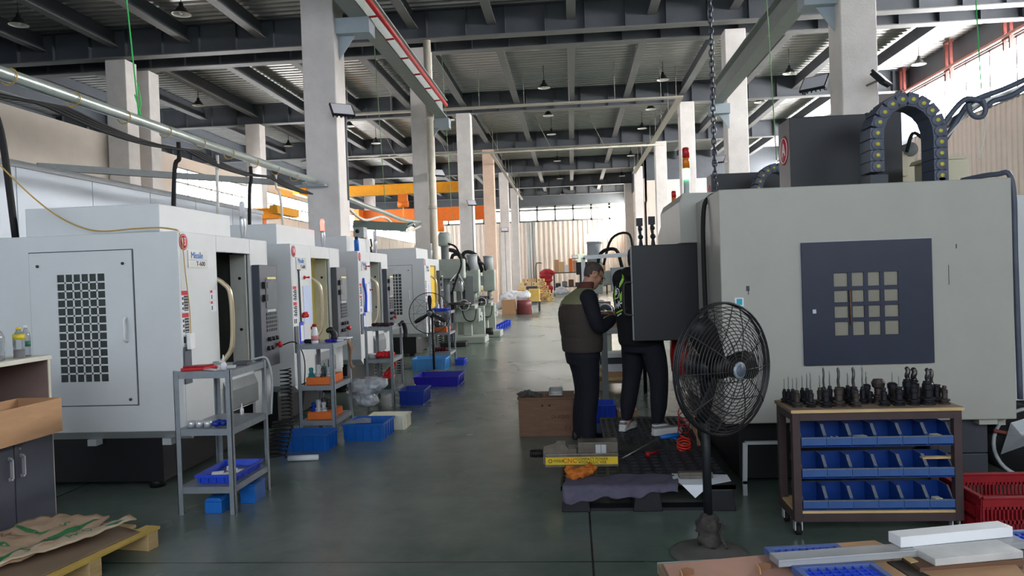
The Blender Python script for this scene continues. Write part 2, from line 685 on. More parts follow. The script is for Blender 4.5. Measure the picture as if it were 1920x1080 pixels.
# left wall
mb = MB().box(XL - 0.15, XL, YB, 25.6, 0, 6.3)
mb.box(XL - 0.15, XL, 25.6, YF, 0, 4.8)
mb.box(XL - 0.15, XL, 25.6, YF, 5.9, 6.3)
for i in range(30):
    mb.box(XL, XL + 0.015, YB + 1 + i * 2.4, YB + 1.03 + i * 2.4, 0, 4.75)
struct('wall_left', mb, wall_pale)
struct('wall_outer', MB().box(-23.2, -23, YB, YF, 0, ZD + .1), steel_dark)
struct('wall_side', MB().box(-23, XL, YB - .15, YB, 0, ZD + .1).box(-23, XL, YF, YF + .15, 0, ZD + .1), steel_dark)
window_row(4, (XL, 25.6), (XL, YF), 4.8, 5.9, (1, 0), W_LEFT, 0.9, rails=(5.35,), frame=0.05)
# unseen wall behind the camera; its glowing ribbon window is added to light near faces
mb = MB(); corrugated(mb, (XL, YB), (XR, YB), 0, 3.2, (0, 1))
struct('wall_back', mb, wall_pale)
window_row(5, (XL, YB), (XR, YB), 3.2, 8.5, (0, 1), W_BACK_FILL, 2.0, rails=(5.0, 6.7))
struct('trim_5', MB().box(XL, XR, YB - .15, YB, 8.5, ZD + .1), steel_dark)
# white partition of sandwich panels behind the left machines
mb = MB()
for i in range(14):
    y = -4.0 + i * 1.3
    mb.box(-6.08, -6.0, y, y + 1.285, 0, 2.93)
mb.box(-6.1, -5.98, -4.0, 14.2, 2.93, 3.0, 1)
struct('wall_partition', mb, [wall_white, light_grey])

# roof deck
mb = MB()
p = 0.32
n = int((YF - YB) / p)
prof = []
for i in range(n):
    for f, h in ((0, 0), (0.4, 0), (0.5, 1), (0.9, 1)):
        prof.append((YB + (i + f) * p, ZD + 0.075 * h))
k = len(prof)
vs = [V((x, y, z)) for x in (-23.1, XR + .1) for (y, z) in prof]
fs = [(i, i + 1, k + i + 1, k + i) for i in range(k - 1)]
o_ = len(vs)
vs += [V((-23.1, YB - .2, ZD + 0.3)), V((XR + .1, YB - .2, ZD + 0.3)), V((XR + .1, YF + .2, ZD + 0.3)), V((-23.1, YF + .2, ZD + 0.3))]
fs.append((o_, o_ + 1, o_ + 2, o_ + 3))
# the right bay ends at the end wall: keep its roof only up to there
mb.add(vs, fs)
bmc = mb.bm
for fset in ((V((5.1, 0, 0)), V((1, 0, 0))),):
    bmesh.ops.bisect_plane(bmc, geom=bmc.verts[:] + bmc.edges[:] + bmc.faces[:], plane_co=fset[0], plane_no=fset[1])
bmesh.ops.bisect_plane(bmc, geom=bmc.verts[:] + bmc.edges[:] + bmc.faces[:], plane_co=V((0, 50.15, 0)), plane_no=V((0, 1, 0)))
dead = [f for f in bmc.faces if f.calc_center_median().x > 5.1 and f.calc_center_median().y > 50.15]
bmesh.ops.delete(bmc, geom=dead, context='FACES')
struct('ceiling', mb, deck_m)


def ibeam_x(mb, y, x0, x1, z0, z1, fw=0.36, tf=0.03, stiff=1.15):
    mb.box(x0, x1, y - fw / 2, y + fw / 2, z0, z0 + tf, 1)
    mb.box(x0, x1, y - fw / 2, y + fw / 2, z1 - tf, z1, 0)
    mb.box(x0, x1, y - 0.012, y + 0.012, z0 + tf, z1 - tf, 0)
    x = x0 + 0.6
    while x < x1:
        mb.box(x - .01, x + .01, y - fw / 2 + .02, y + fw / 2 - .02, z0 + tf, z1 - tf, 0)
        x += stiff


ROWS = [13.1, 22.3, 31.5, 40.7, 49.9, 59.1]
BEAM_Y = [-5.3, 3.9, 13.4, 21.75, 23.05, 31.8, 41.0, 50.4, 59.4, 65.6]
for y in BEAM_Y:
    mb = MB()
    ibeam_x(mb, y, -23, XR if y < 50 else 4.9, 8.55, 9.42)
    struct('roof_beam', mb, [steel_dark, steel_flange])
for i in range(-10, 6):
    x = 0.2 + 2.3 * i
    if x > 13.8:
        continue
    mb = MB()
    y1 = 65.9 if x < 4.7 else 49.9
    mb.box(x - .13, x + .13, YB, y1, 8.9, 8.93, 1)
    mb.box(x - .01, x + .01, YB, y1, 8.93, 9.4, 0)
    struct('purlin', mb, [steel_dark, steel_flange])

# columns
for i, y in enumerate(ROWS):
    sunlit = i == 3
    mb = MB().box(-4.7, -4.1, y, y + .6, 0, 8.55)
    struct('column', mb, column_sunlit if sunlit else column_m, bevel=0.02)
    mb = MB().box(4.65, 5.25, y, y + .6, 0, 8.55) if i < 4 else MB().box(4.3, 4.85, y, y + .55, 0, 8.55)
    struct('column', mb, column_m, bevel=0.02)
for y, w in ((21.75, .6), (23.0, .6), (31.5, .6), (40.7, .6), (49.9, .6)):
    mb = MB().box(-13.95, -13.3, y, y + w, 0, 8.55)
    struct('column', mb, column_m, bevel=0.02)
for y in (13.1, 22.3, 31.5, 40.7):
    mb = MB().box(13.45, 13.85, y, y + .5, 0, 8.55)
    struct('column', mb, steel_dark)


# runway beams on brackets of the middle columns
def runway(x, xc, label):
    t = thing('runway_beam', label, 'beam', (x, 8, 6.3))
    mb = MB()
    mb.box(x - .16, x + .16, 0.5, 22.0, 6.3, 6.33)
    mb.box(x - .16, x + .16, 0.5, 22.0, 6.82, 6.85)
    mb.box(x - .012, x + .012, 0.5, 22.0, 6.33, 6.82)
    obj('girder', mb, runway_grey, t)
    sg = 1 if xc > x else -1
    for y in (13.1, 21.75):
        mb = MB().box(min(x - .2 * sg, xc), max(x - .2 * sg, xc), y + .1, y + .5, 6.02, 6.3)
        mb.prism([(xc, 6.02), (xc, 5.6), (xc - .3 * sg, 6.02)], 'y', y + .26, y + .3)
        obj('bracket', mb, bracket_blue, t)
    return t


runway(-3.68, -4.1, 'grey steel runway beam on brackets, beside the red pipe')
runway(4.3, 4.65, 'grey steel runway beam above the black cable chain, bracketed to the white columns')
mb = MB().cyl((-3.3, 9, 6.33), (-3.3, 20.4, 6.33), 0.05)
for i in range(9):
    mb.bar((-3.515, 9.4 + i * 1.3, 6.315), (-3.3, 9.4 + i * 1.3, 6.33), .03)
tag(obj('conductor_pipe', mb, pipe_red), 'red pipe running beside the lower flange of the left runway beam', 'pipe')

# white downpipe on the second left column
mb = MB().cyl((-4.0, 21.6, 0), (-4.0, 21.6, 8.5), 0.11, n=18)
for z in (1.2, 3.6, 6.2):
    mb.cyl((-4.0, 21.6, z), (-4.0, 21.6, z + .1), 0.13, n=18)
tag(obj('downpipe', mb, mat('downpipe_cream', (214, 206, 190), .5)), 'cream downpipe running up the aisle side of the second left column', 'pipe')

# cable trays below the roof
mb = MB()
a, b = V((-4.55, 28.2, 8.0)), V((4.2, 28.2, 8.0))
mb.box(-9.2, 4.3, 28.1, 28.35, 7.96, 8.02)
for i in range(8):
    x = -8.4 + i * 1.7
    mb.bar((x, 28.22, 8.0), (x, 28.22, 9.43), .018)
tag(obj('cable_tray', mb, tray_pale), 'pale cable tray hung across the aisle on thin rods', 'cable tray')
mb = MB()
mb.box(4.08, 4.32, 28.37, 49.0, 7.96, 8.02)
for i in range(9):
    mb.bar((4.2, 29.2 + i * 2.4, 8.0), (4.2, 29.2 + i * 2.4, 9.43), .018)
tag(obj('cable_tray', mb, tray_pale), 'pale cable tray running along the aisle in front of the right columns', 'cable tray')
mb = MB()
mb.box(-3.9, -3.74, 37.2, 60, 7.7, 7.75)
for i in range(9):
    mb.bar((-3.82, 38 + i * 2.4, 7.72), (-3.82, 38 + i * 2.4, 9.43), .018)
tag(obj('cable_tray', mb, tray_pale), 'narrow pale cable tray running along the left columns to the far wall', 'cable tray')
mb = MB().cyl((-13.5, 37, 7.75), (4.6, 37, 7.75), 0.05, n=8)
for i in range(6):
    mb.bar((-11.2 + i * 2.6, 37, 7.75), (-12 + i * 2.6, 37, 9.43), .018)
tag(obj('pipe', mb, tray_pale), 'thin grey pipe crossing the whole hall below the roof', 'pipe')

# red fire main along the right window head, on twin hangers
mb = MB().cyl((13.55, YB + .3, 8.45), (13.55, 49.8, 8.45), .06, n=10)
tag(obj('fire_main', mb, mat('fire_main_weathered', (188, 120, 104), .5)), 'weathered red pipe along the head of the right windows', 'pipe')
for y in (17.5, 21.0, 24.2, 27.8, 31.5, 36):
    mb = MB()
    for dy in (-.16, .16):
        mb.box(13.5, 13.6, y + dy - .04, y + dy + .04, 8.0, 8.38)
        mb.box(13.5, 13.6, y + dy - .04, y + dy + .04, 8.52, 9.4)
    mb.box(13.48, 13.62, y - .22, y + .22, 9.3, 9.4)
    mb.box(13.48, 13.62, y - .22, y + .22, 8.3, 8.38)
    tag(obj('pipe_hanger', mb, rust_red), 'rust red twin-rod pipe hanger below the roof at the right windows', 'hanger', 'pipe hangers at the right windows')
# ================================================================== left row of machining centres
X0 = -2.95
sticker_red = mat('sticker_red', (206, 44, 60), 0.6, var=0.02)
sticker_ink = mat('sticker_black_print', (60, 62, 66), 0.6, var=0.1)
plate_silver = mat('nameplate_silver', (196, 198, 194), 0.35, 0.3, var=0.03)
handle_m = mat('handle_champagne', (206, 190, 160), 0.3, 0.5, var=0.04)
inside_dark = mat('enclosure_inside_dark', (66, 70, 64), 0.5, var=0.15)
inside_pale = mat('enclosure_inside_pale', (206, 206, 196), 0.45, var=0.04)
red_lens = mat('red_lens_lit', (255, 90, 80), 0.3, emit=(255, 70, 60), estr=6.0)
lens_clear = mat('signal_lens_frosted', (230, 228, 235), 0.25, var=0.02)
lens_green = mat('green_lens_lit', (120, 255, 170), 0.3, emit=(90, 255, 150), estr=9.0)
lens_red = mat('red_lens', (190, 40, 44), 0.3)
lens_orange = mat('orange_lens', (226, 124, 30), 0.3)
FRONT = lambda y, z, x=0.004: frame_m((X0 + x, y, z), (0, 1, 0), (0, 0, 1))


def flat(mb, y0, y1, z0, z1, x=0.003, mi=0, base=None):
    b_ = X0 if base is None else base
    return mb.box(b_ - 0.001, b_ + x, y0, y1, z0, z1, mi)


def make_cnc(Y, num, label, inner, plate=True, grid_dx=0.0, lamp=lens_clear, door_shut=None, chain=False):
    t = thing('machining_centre', label, 'machine', (X0, Y, 0), 0, 'row of white machining centres')
    xb = -4.75
    mb = MB()
    mb.box(xb, X0, Y, Y + .03, .47, 1.98)
    mb.box(xb, X0, Y + 1.62, Y + 1.65, .47, 1.98)
    mb.box(X0 - .03, X0, Y + .03, Y + .61, .47, 1.98)
    mb.box(X0 - .03, X0, Y + 1.26, Y + 1.62, .30, 1.98)
    mb.box(X0 - .03, X0, Y + .61, Y + 1.26, 1.84, 1.98)
    mb.box(X0 - .03, X0, Y + .61, Y + 1.26, .47, .80)
    mb.box(xb, X0 - .03, Y + .03, Y + 1.62, 1.95, 1.98)
    mb.box(xb, xb + .03, Y + .03, Y + 1.62, .47, 1.95)
    mb.box(xb + .03, X0 - .03, Y + .03, Y + 1.62, .47, .5)
    obj('body', mb, machine_white, t, bevel=0.006)
    mb = MB().box(-4.2, -3.12, Y + .06, Y + 1.25, 1.981, 2.2)
    obj('top_cover', mb, machine_white, t, bevel=0.006)
    # inside of the enclosure
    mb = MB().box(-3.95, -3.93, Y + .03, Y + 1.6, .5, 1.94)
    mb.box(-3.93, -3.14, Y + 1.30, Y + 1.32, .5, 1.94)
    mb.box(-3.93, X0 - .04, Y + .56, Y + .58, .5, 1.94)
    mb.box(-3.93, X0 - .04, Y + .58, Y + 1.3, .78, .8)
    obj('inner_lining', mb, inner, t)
    mb = MB().box(-3.14, X0 - .035, Y + 1.25, Y + 1.29, .8, 1.84)
    mb.box(X0 - .05, X0 - .035, Y + 1.23, Y + 1.262, .8, 1.84)
    jm = obj('door_jamb', mb, inside_pale, t)
    mb = MB()
    for z in (1.15, 1.62):
        mb.cyl((-3.05, Y + 1.248, z), (-3.05, Y + 1.24, z), .014, n=10)
    objs('bumper', mb, black_rubber, jm)
    d0, d1 = (Y + .50, Y + .65) if door_shut is None else (Y + .5, Y + 1.24)
    mb = MB().box(X0 - .062, X0 - .034, d0, d1, .8, 1.83)
    dr = obj('sliding_door', mb, machine_white if door_shut is None else door_shut, t, bevel=.003)
    yh = d0 + .11 if door_shut is None else Y + .75
    pth = smooth_path([(X0 - .03, yh, 1.62), (X0 + .03, yh + .03, 1.58), (X0 + .085, yh + .05, 1.47), (X0 + .085, yh + .05, 1.08),
                       (X0 + .03, yh + .03, .95), (X0 - .03, yh, .91)], 5)
    obj('handle', MB().tube(pth, .02, 10), handle_m, dr, label='champagne coloured bow handle')
    # side door with a square mesh
    g0, g1, gz0, gz1 = -3.91 + grid_dx, -3.53 + grid_dx, .86, 1.68
    a0, a1 = -4.13 + grid_dx, -3.31 + grid_dx
    yy0, yy1 = Y - .012, Y - .001
    mb = MB()
    mb.box(a0, g0, yy0, yy1, .68, 1.85)
    mb.box(g1, a1, yy0, yy1, .68, 1.85)
    mb.box(g0, g1, yy0, yy1, .68, gz0)
    mb.box(g0, g1, yy0, yy1, gz1, 1.85)
    cw, ch = (g1 - g0) / 6, (gz1 - gz0) / 13
    for i in range(1, 6):
        mb.box(g0 + i * cw - .006, g0 + i * cw + .006, yy0 + .001, yy1, gz0, gz1)
    for i in range(1, 13):
        mb.box(g0, g1, yy0 + .001, yy1, gz0 + i * ch - .006, gz0 + i * ch + .006)
    sd = obj('side_door', mb, machine_white, t)
    obj('mesh_backing', MB().box(g0, g1, Y - .004, Y - .0015, gz0, gz1), glass_dark, sd, label='dark openings behind the square mesh')
    mb = MB()
    for x, z in ((a0 + .07, 1.75), (a1 - .07, 1.75), (a1 - .05, .72), (a0 + .06, .72)):
        mb.cyl((x, Y - .022, z), (x, Y - .011, z), .011, n=10)
    objs('screw', mb, dark_grey, sd)
    hp = smooth_path([(a1 - .06, Y - .012, 1.34), (a1 - .06, Y - .045, 1.32), (a1 - .055, Y - .05, 1.25), (a1 - .06, Y - .045, 1.18), (a1 - .06, Y - .012, 1.16)], 4)
    obj('pull_handle', MB().tube(hp, .012, 8), white_plastic, sd)
    # dark seam round the door
    mb = MB()
    for q in ((a0 - .008, a0 - .002, .675, 1.855), (a1 + .002, a1 + .008, .675, 1.855)):
        mb.box(q[0], q[1], Y - .003, Y - .0005, q[2], q[3])
    for z in (.672, 1.852):
        mb.box(a0 - .008, a1 + .008, Y - .003, Y - .0005, z, z + .006)
    obj('door_seam', mb, dark_grey, sd)
    # base
    mb = MB().box(-4.6, -3.2, Y + .12, Y + 1.55, .06, .468)
    for x in (-4.5, -3.3):
        for y in (Y + .2, Y + 1.45):
            mb.cyl((x, y, 0), (x, y, .07), .06, n=12)
    obj('base', mb, base_black, t)
    obj('underside', MB().prism([(Y + .004, .469), (Y + .14, .385), (Y + .14, .469)], 'x', -4.74, X0 - .01), machine_white, t)
    mb = MB()
    for x in (-3.75, -3.15):
        mb.box(x, x + .07, Y + .03, Y + .11, .36, .41)
    objs('foot_lug', mb, light_grey, t)
    mb = MB().prism([(X0 - .02, .79), (X0 + .035, .66), (X0 + .035, .5), (X0 - .02, .47)], 'y', Y + .64, Y + 1.25)
    obj('chip_tray', mb, mid_grey, t)
    # control panel
    p0, p1, pz0, pz1 = Y + 1.28, Y + 1.69, .78, 1.74
    cp = obj('control_panel', MB().box(X0 + .001, X0 + .075, p0, p1, pz0, pz1), panel_grey, t, bevel=.006)
    fx = X0 + .075
    sc_ = obj('screen', MB().box(fx, fx + .008, p0 + .12, p1 - .04, 1.33, 1.6), screen_glass, cp)
    obj('label_strip', MB().box(fx, fx + .01, p0 + .15, p1 - .06, 1.605, 1.625), pale_yellow, cp)
    mb = MB()
    for z in (1.52, 1.40):
        mb.box(fx, fx + .03, p0 + .05, p0 + .11, z, z + .06)
    objs('port_cover', mb, black_plastic, cp)
    mb = MB()
    for i in range(6):
        for j in range(5):
            mb.box(fx, fx + .008, p0 + .12 + i * .042, p0 + .15 + i * .042, 1.11 + j * .038, 1.136 + j * .038)
    obj('keypad', mb, [dark_grey], cp)
    obj('display_strip', MB().box(fx, fx + .005, p0 + .14, p0 + .34, 1.295, 1.318), light_grey, cp)
    mb = MB()
    for i in range(3):
        mb.cyl((fx, p0 + .15 + i * .085, 1.04), (fx + .03, p0 + .15 + i * .085, 1.04), .02, n=12)
    for i in range(2):
        mb.cyl((fx, p0 + .13 + i * .08, .955), (fx + .025, p0 + .13 + i * .08, .955), .02, n=12)
    objs('knob', mb, black_plastic, cp)
    mb = MB().cyl((fx, p1 - .06, .97), (fx + .022, p1 - .06, .97), .018, n=14).lathe([(.03, 0), (.034, .012), (.02, .022)], (0, 0, 0), M=None)
    mb = MB().cyl((fx, p1 - .06, .97), (fx + .025, p1 - .06, .97), .016, n=14).cyl((fx + .025, p1 - .06, .97), (fx + .045, p1 - .06, .97), .032, .026, n=16)
    obj('emergency_stop', mb, red_plastic, cp, label='red mushroom stop button')
    # signal pole
    sx, sy = X0 - .12, Y + 1.4
    pl = obj('signal_pole', MB().lathe([(.02, 1.978), (.02, 2.03), (.03, 2.09), (.03, 2.17), (.024, 2.2)], (sx, sy, 0), n=14), bright_steel, t)
    obj('signal_lens', MB().lathe([(.024, 2.2), (.026, 2.31), (.02, 2.34)], (sx, sy, 0), n=14), lamp, pl)
    # number badge
    by, bz = Y + .085, 1.9
    bd = obj('number_badge', MB().cyl((X0, by, bz), (X0 + .003, by, bz), .062, n=28), red_badge, t, label='red round badge with a white number')
    ring = MB().tube(arc((X0 + .003, by, bz), .053, 0, 2 * PI, 27, (0, 1, 0), (0, 0, 1))[:-1], .0022, 5, closed=True)
    obj('ring', ring, ink_white, bd)
    lettering(num, .085, ink_white, FRONT(by, bz, .0035), bd, sx=.8)
    # warning labels down the corner
    wl = MB()
    for z0, h in ((1.37, .16), (1.2, .16)):
        flat(wl, Y + .02, Y + .12, z0, z0 + h, .002, 0)
        flat(wl, Y + .022, Y + .118, z0 + h - .036, z0 + h - .002, .0028, 1)
        flat(wl, Y + .055, Y + .118, z0 + .004, z0 + h - .04, .0028, 2)
        for k in range(3):
            flat(wl, Y + .028, Y + .048, z0 + .012 + k * .038, z0 + .034 + k * .038, .0028, 2)
        for k in range(5):
            flat(wl, Y + .06, Y + .112, z0 + .012 + k * .022, z0 + .016 + k * .022, .0034, 0)
    flat(wl, Y + .02, Y + .12, 1.12, 1.19, .002, 0)
    for k in range(2):
        flat(wl, Y + .03 + k * .045, Y + .06 + k * .045, 1.13, 1.18, .0028, 2)
    obj('warning_label', wl, [white_paper, sticker_red, sticker_ink], t, label='red, white and black warning stickers')
    tb = obj('terminal_cover', MB().box(X0, X0 + .012, Y + .02, Y + .12, .82, 1.1), panel_grey, t)
    if plate:
        np_ = obj('nameplate', MB().box(X0, X0 + .006, Y + .14, Y + .44, 1.705, 1.84), plate_silver, t, label='silver nameplate with blue letters')
        lettering('Missile', .075, ink_blue, FRONT(Y + .275, 1.80, .0065), np_, sx=.95)
        lettering('T-600', .052, ink, FRONT(Y + .33, 1.735, .0065), np_, sx=1.1)
        obj('divider', MB().box(X0 + .006, X0 + .0068, Y + .15, Y + .43, 1.764, 1.767), ink_blue, np_)
    mb = MB()
    for z0 in (1.44, 1.35):
        flat(mb, Y + .47, Y + .575, z0, z0 + .085, .002, 0)
        flat(mb, Y + .475, Y + .51, z0 + .062, z0 + .082, .0028, 1)
        flat(mb, Y + .49, Y + .505, z0 + .01, z0 + .045, .0028, 2)
    obj('safety_sticker', mb, [white_paper, sticker_red, sticker_ink], t)
    if chain:
        pts = arc((-4.55, Y + 1.45, 2.06), .24, 0, PI, 14, (1, 0, 0), (0, 0, 1))
        mb = MB()
        for a_, b_ in zip(pts, pts[1:]):
            mb.bar(a_, b_, .09, .075)
        mb.box(-4.35, -4.27, Y + 1.40, Y + 1.5, 1.98, 2.07)
        mb.box(-4.83, -4.75, Y + 1.40, Y + 1.5, 1.9, 2.07)
        ch_ = obj('cable_chain', mb, black_plastic, t)
        mb = MB()
        for a_, b_ in zip(pts, pts[1:]):
            c_ = (a_ + b_) / 2
            mb.cyl((c_.x, Y + 1.405, c_.z), (c_.x, Y + 1.395, c_.z), .016, n=8)
        obj('link_pin', mb, mat('chain_pin_yellow', (214, 206, 90), .5), ch_)
    return t


MY = [5.4, 7.66, 10.14, 14.8]
m13 = make_cnc(5.4, '13', 'nearest white machining centre of the left row, red badge 13 and dark open doorway', inside_dark, chain=True)
m14 = make_cnc(7.66, '14', 'second white machining centre of the left row, red badge 14 and interior coloured as lamp-lit', pale_yellow, lamp=red_lens)  # yellow lining colour stands for the lit lamp inside
m15 = make_cnc(10.14, '15', 'third white machining centre from the left front, papers and magnets stuck by its door', inside_pale)
m16 = make_cnc(14.8, '16', 'last white machining centre of the left row, behind the black fan, bright yellow door', strong_yellow,
               grid_dx=.1, door_shut=strong_yellow)

# white switch box with its cord, stuck on the first machine
t = thing('switch_box', 'white switch box hung by a tan cord on the corner of the nearest left machine', 'switch', (X0 + .02, 5.48, 1.13))
obj('box', MB().box(X0 + .013, X0 + .045, 5.45, 5.52, 1.08, 1.2), white_plastic, t, bevel=.004)
p = [(X0 + .03, 5.485, 1.2), (X0 + .02, 5.5, 1.4), (X0 + .012, 5.47, 1.7), (X0 + .01, 5.45, 1.9), (X0 - .01, 5.43, 1.99)]
obj('cord', MB().tube(smooth_path(p, 6), .004, 6), yellow_cable, t)
p = [at(-20, 290, Y=5.34), at(60, 368, Y=5.36), at(120, 412, Y=5.37), at(180, 433, Y=5.38), at(250, 429, Y=5.385), at(300, 427, Y=5.39), V((X0 + .008, 5.39, 1.985))]
tag(obj('yellow_cable', MB().tube(smooth_path(p, 8), .006, 6), yellow_cable), 'tan yellow cord drooping across the front of the nearest left machine', 'cable')


# ------------------------------------------------------------------ magnets, papers on machine fronts
def on_front(name, label, cat, y, z, w, h, m, dx=.004, group=None, tilt=0.0):
    mb = MB().box(0, dx, -w / 2, w / 2, -h / 2, h / 2)
    # slight curl so that a sheet has depth
    mb.xf(Matrix.Translation((X0 + .0005, y, z)) @ Matrix.Rotation(tilt, 4, 'X'))
    return tag(obj(name, mb, m), label, cat, group)


on_front('paper_sheet', 'blue tinted paper sheet on the second left machine, left of its doorway', 'paper', 8.11, 1.32, .26, .42, blue_paper, tilt=.04)
on_front('paper_sheet', 'curled white paper sheet on the third left machine', 'paper', 10.5, 1.32, .13, .4, white_paper, .03, tilt=-.06)
on_front('paper_sheet', 'long blue tinted paper sheet on the third left machine, beside its door', 'paper', 10.68, 1.32, .13, .44, blue_paper, .006)
on_front('paper_sheet', 'white paper sheet on the last left machine beside its yellow door', 'paper', 15.25, 1.2, .2, .5, blue_paper, .006)


def magnet(label, y, z):
    mb = MB().cyl((X0 + .0005, y, z), (X0 + .012, y, z), .02, n=12).cyl((X0 + .012, y, z), (X0 + .05, y + .01, z), .008, n=8).sph((X0 + .05, y + .01, z), .013, 8)
    return tag(obj('magnet', mb, red_plastic), label, 'magnet')


magnet('red pin magnet above the paper on the second left machine', 8.03, 1.62)
magnet('red pin magnet on the doorway edge of the second left machine, lowest', 8.2, 1.05)
magnet('red pin magnet at the top of the third left machine, above its papers', 10.5, 1.77)
magnet('red pin magnet holding the long sheet on the third left machine', 10.66, 1.43)
mb = MB()
for i in range(5):
    mb.sph((X0 + .02, 7.92 + i * .028, 1.21 + (.012 if i % 2 else -.012)), .022, 8)
mb.cyl((X0 + .0005, 7.95, 1.21), (X0 + .02, 7.95, 1.21), .02, n=10)
tag(obj('red_clip', mb, red_plastic), 'cluster of red clips on the second left machine, below the blue paper', 'clip')
mb = MB().bar((X0 + .008, 7.87, 1.13), (X0 + .008, 7.855, 1.7), .014)
mb.bar((X0 + .008, 7.83, 1.7), (X0 + .008, 7.885, 1.7), .016)
tag(obj('hook_rod', mb, dark_grey), 'thin dark T-topped rod hung on the second left machine', 'tool')
t = thing('badge_holder', 'blue framed badge holder hanging on the second left machine', 'badge', (X0, 7.89, 1.04))
obj('frame', MB().box(X0 + .001, X0 + .008, 7.83, 7.95, .9, 1.14), royal_blue, t, bevel=.003)
obj('card', MB().box(X0 + .008, X0 + .0095, 7.85, 7.93, .93, 1.1), white_paper, t)
t = thing('badge_holder', 'blue framed badge holder hanging low on the third left machine', 'badge', (X0, 10.34, 1.0))
obj('frame', MB().box(X0 + .001, X0 + .008, 10.28, 10.4, .87, 1.11), royal_blue, t, bevel=.003)
obj('card', MB().box(X0 + .008, X0 + .0095, 10.3, 10.38, .9, 1.07), white_paper, t)
mb = MB().tube(smooth_path([(X0 + .02, 10.36, 1.12), (X0 + .03, 10.37, 1.35), (X0 + .02, 10.33, 1.5), (X0 + .01, 10.34, 1.6)], 5), .018, 8)
tag(obj('lanyard', mb, royal_blue), 'dark blue lanyard hanging down the corner of the third left machine', 'lanyard')
# blue spray can and wrench holder on top of the third machine
t = thing('spray_can', 'blue spray can standing on the front edge of the third left machine', 'can', (-3.02, 10.34, 1.98))
obj('can', MB().lathe([(.034, 1.981), (.034, 2.13), (.022, 2.155)], (-3.02, 10.34, 0), n=16), blue_paint, t)
obj('cap', MB().lathe([(.024, 2.155), (.022, 2.19)], (-3.02, 10.34, 0), n=14), black_plastic, t)
mb = MB().box(-3.1, -3.02, 11.22, 11.3, 1.981, 2.0).tube([(-3.06, 11.26, 2.0), (-3.06, 11.22, 2.07), (-3.06, 11.3, 2.1), (-3.06, 11.24, 2.2)], .014, 8)
tag(obj('gauge_stand', mb, black_paint), 'small black articulated stand on top of the third left machine', 'stand')


# ------------------------------------------------------------------ racks
def rack(x0, x1, y0, y1, h, levels, label, name='steel_rack'):
    t = thing(name, label, 'shelf', ((x0 + x1) / 2, (y0 + y1) / 2, 0), 0, 'grey steel racks along the aisle')
    w = .035
    for x, sx in ((x0, 1), (x1, -1)):
        for y, sy in ((y0, 1), (y1, -1)):
            mb = MB()
            mb.box(min(x, x + sx * w), max(x, x + sx * w), min(y, y + sy * .004), max(y, y + sy * .004), 0, h)
            mb.box(min(x, x + sx * .004), max(x, x + sx * .004), min(y, y + sy * w), max(y, y + sy * w), 0, h)
            obj('leg', mb, rack_steel, t)
    for z in levels:
        mb = MB().box(x0 + .005, x1 - .005, y0 + .005, y1 - .005, z - .012, z)
        mb.box(x0 + .005, x1 - .005, y0 + .005, y0 + .012, z - .045, z - .012)
        mb.box(x0 + .005, x1 - .005, y1 - .012, y1 - .005, z - .045, z - .012)
        mb.box(x0 + .005, x0 + .012, y0 + .012, y1 - .012, z - .045, z - .012)
        mb.box(x1 - .012, x1 - .005, y0 + .012, y1 - .012, z - .045, z - .012)
        obj('shelf', mb, rack_steel, t)
    return t


RK = [(-2.73, -2.33, 4.87, 5.47, .985, (.975, .585, .19)), (-2.68, -2.32, 7.02, 7.6, .97, (.96, .56, .22)),
      (-2.6, -2.25, 9.1, 9.65, .99, (.98, .58, .2)), (-2.58, -2.2, 13.1, 13.75, .98, (.97, .6, .24))]
rack(*RK[0], 'nearest grey three-shelf steel rack, in front of the machine with badge 13')
rack(*RK[1], 'second grey steel rack, holding two orange tool trays')
rack(*RK[2], 'third grey steel rack, holding a crumpled red cloth')
rack(*RK[3], 'farthest grey steel rack, behind the black fan, with an orange tray')


# ------------------------------------------------------------------ bins and trays
def bin_(name, label, cat, x0, x1, y0, y1, z0, h, m, rz=0.0, group=None, taper=.012, th=.006, ribs=5):
    cx, cy = (x0 + x1) / 2, (y0 + y1) / 2
    a, b = (x1 - x0) / 2, (y1 - y0) / 2
    t = thing(name, label, cat, (cx, cy, z0), rz, group)
    M = Matrix.Translation((cx, cy, z0)) @ Matrix.Rotation(rz, 4, 'Z')

    def ring(f, z):
        return [V((sx * (a - f), sy * (b - f), z)) for sx, sy in ((-1, -1), (1, -1), (1, 1), (-1, 1))]
    vs = ring(taper, 0) + ring(0, h) + ring(th, h) + ring(taper + th, th)
    fs = [(3, 2, 1, 0), (12, 13, 14, 15)]
    for k in range(4):
        l = (k + 1) % 4
        for q in range(3):
            fs.append((q * 4 + k, q * 4 + l, (q + 1) * 4 + l, (q + 1) * 4 + k))
    mb = MB().add(vs, fs)
    mb.xf(M)
    obj('tub', mb, m, t)
    mb = MB()
    e = .008
    for sx in (-1, 1):
        mb.box(min(sx * a, sx * (a + e)), max(sx * a, sx * (a + e)), -b - e, b + e, h - .018, h)
    for sy in (-1, 1):
        mb.box(-a, a, min(sy * b, sy * (b + e)), max(sy * b, sy * (b + e)), h - .018, h)
    for i in range(ribs):
        f = -1 + 2 * (i + .5) / ribs
        mb.box(f * a - .004, f * a + .004, -b - e * .7, -b + taper, .01, h - .018)
        mb.box(f * a - .004, f * a + .004, b - taper, b + e * .7, .01, h - .018)
        mb.box(-a - e * .7, -a + taper, f * b - .004, f * b + .004, .01, h - .018)
        mb.box(a - taper, a + e * .7, f * b - .004, f * b + .004, .01, h - .018)
    mb.xf(M)
    obj('rim', mb, m, t)
    return t


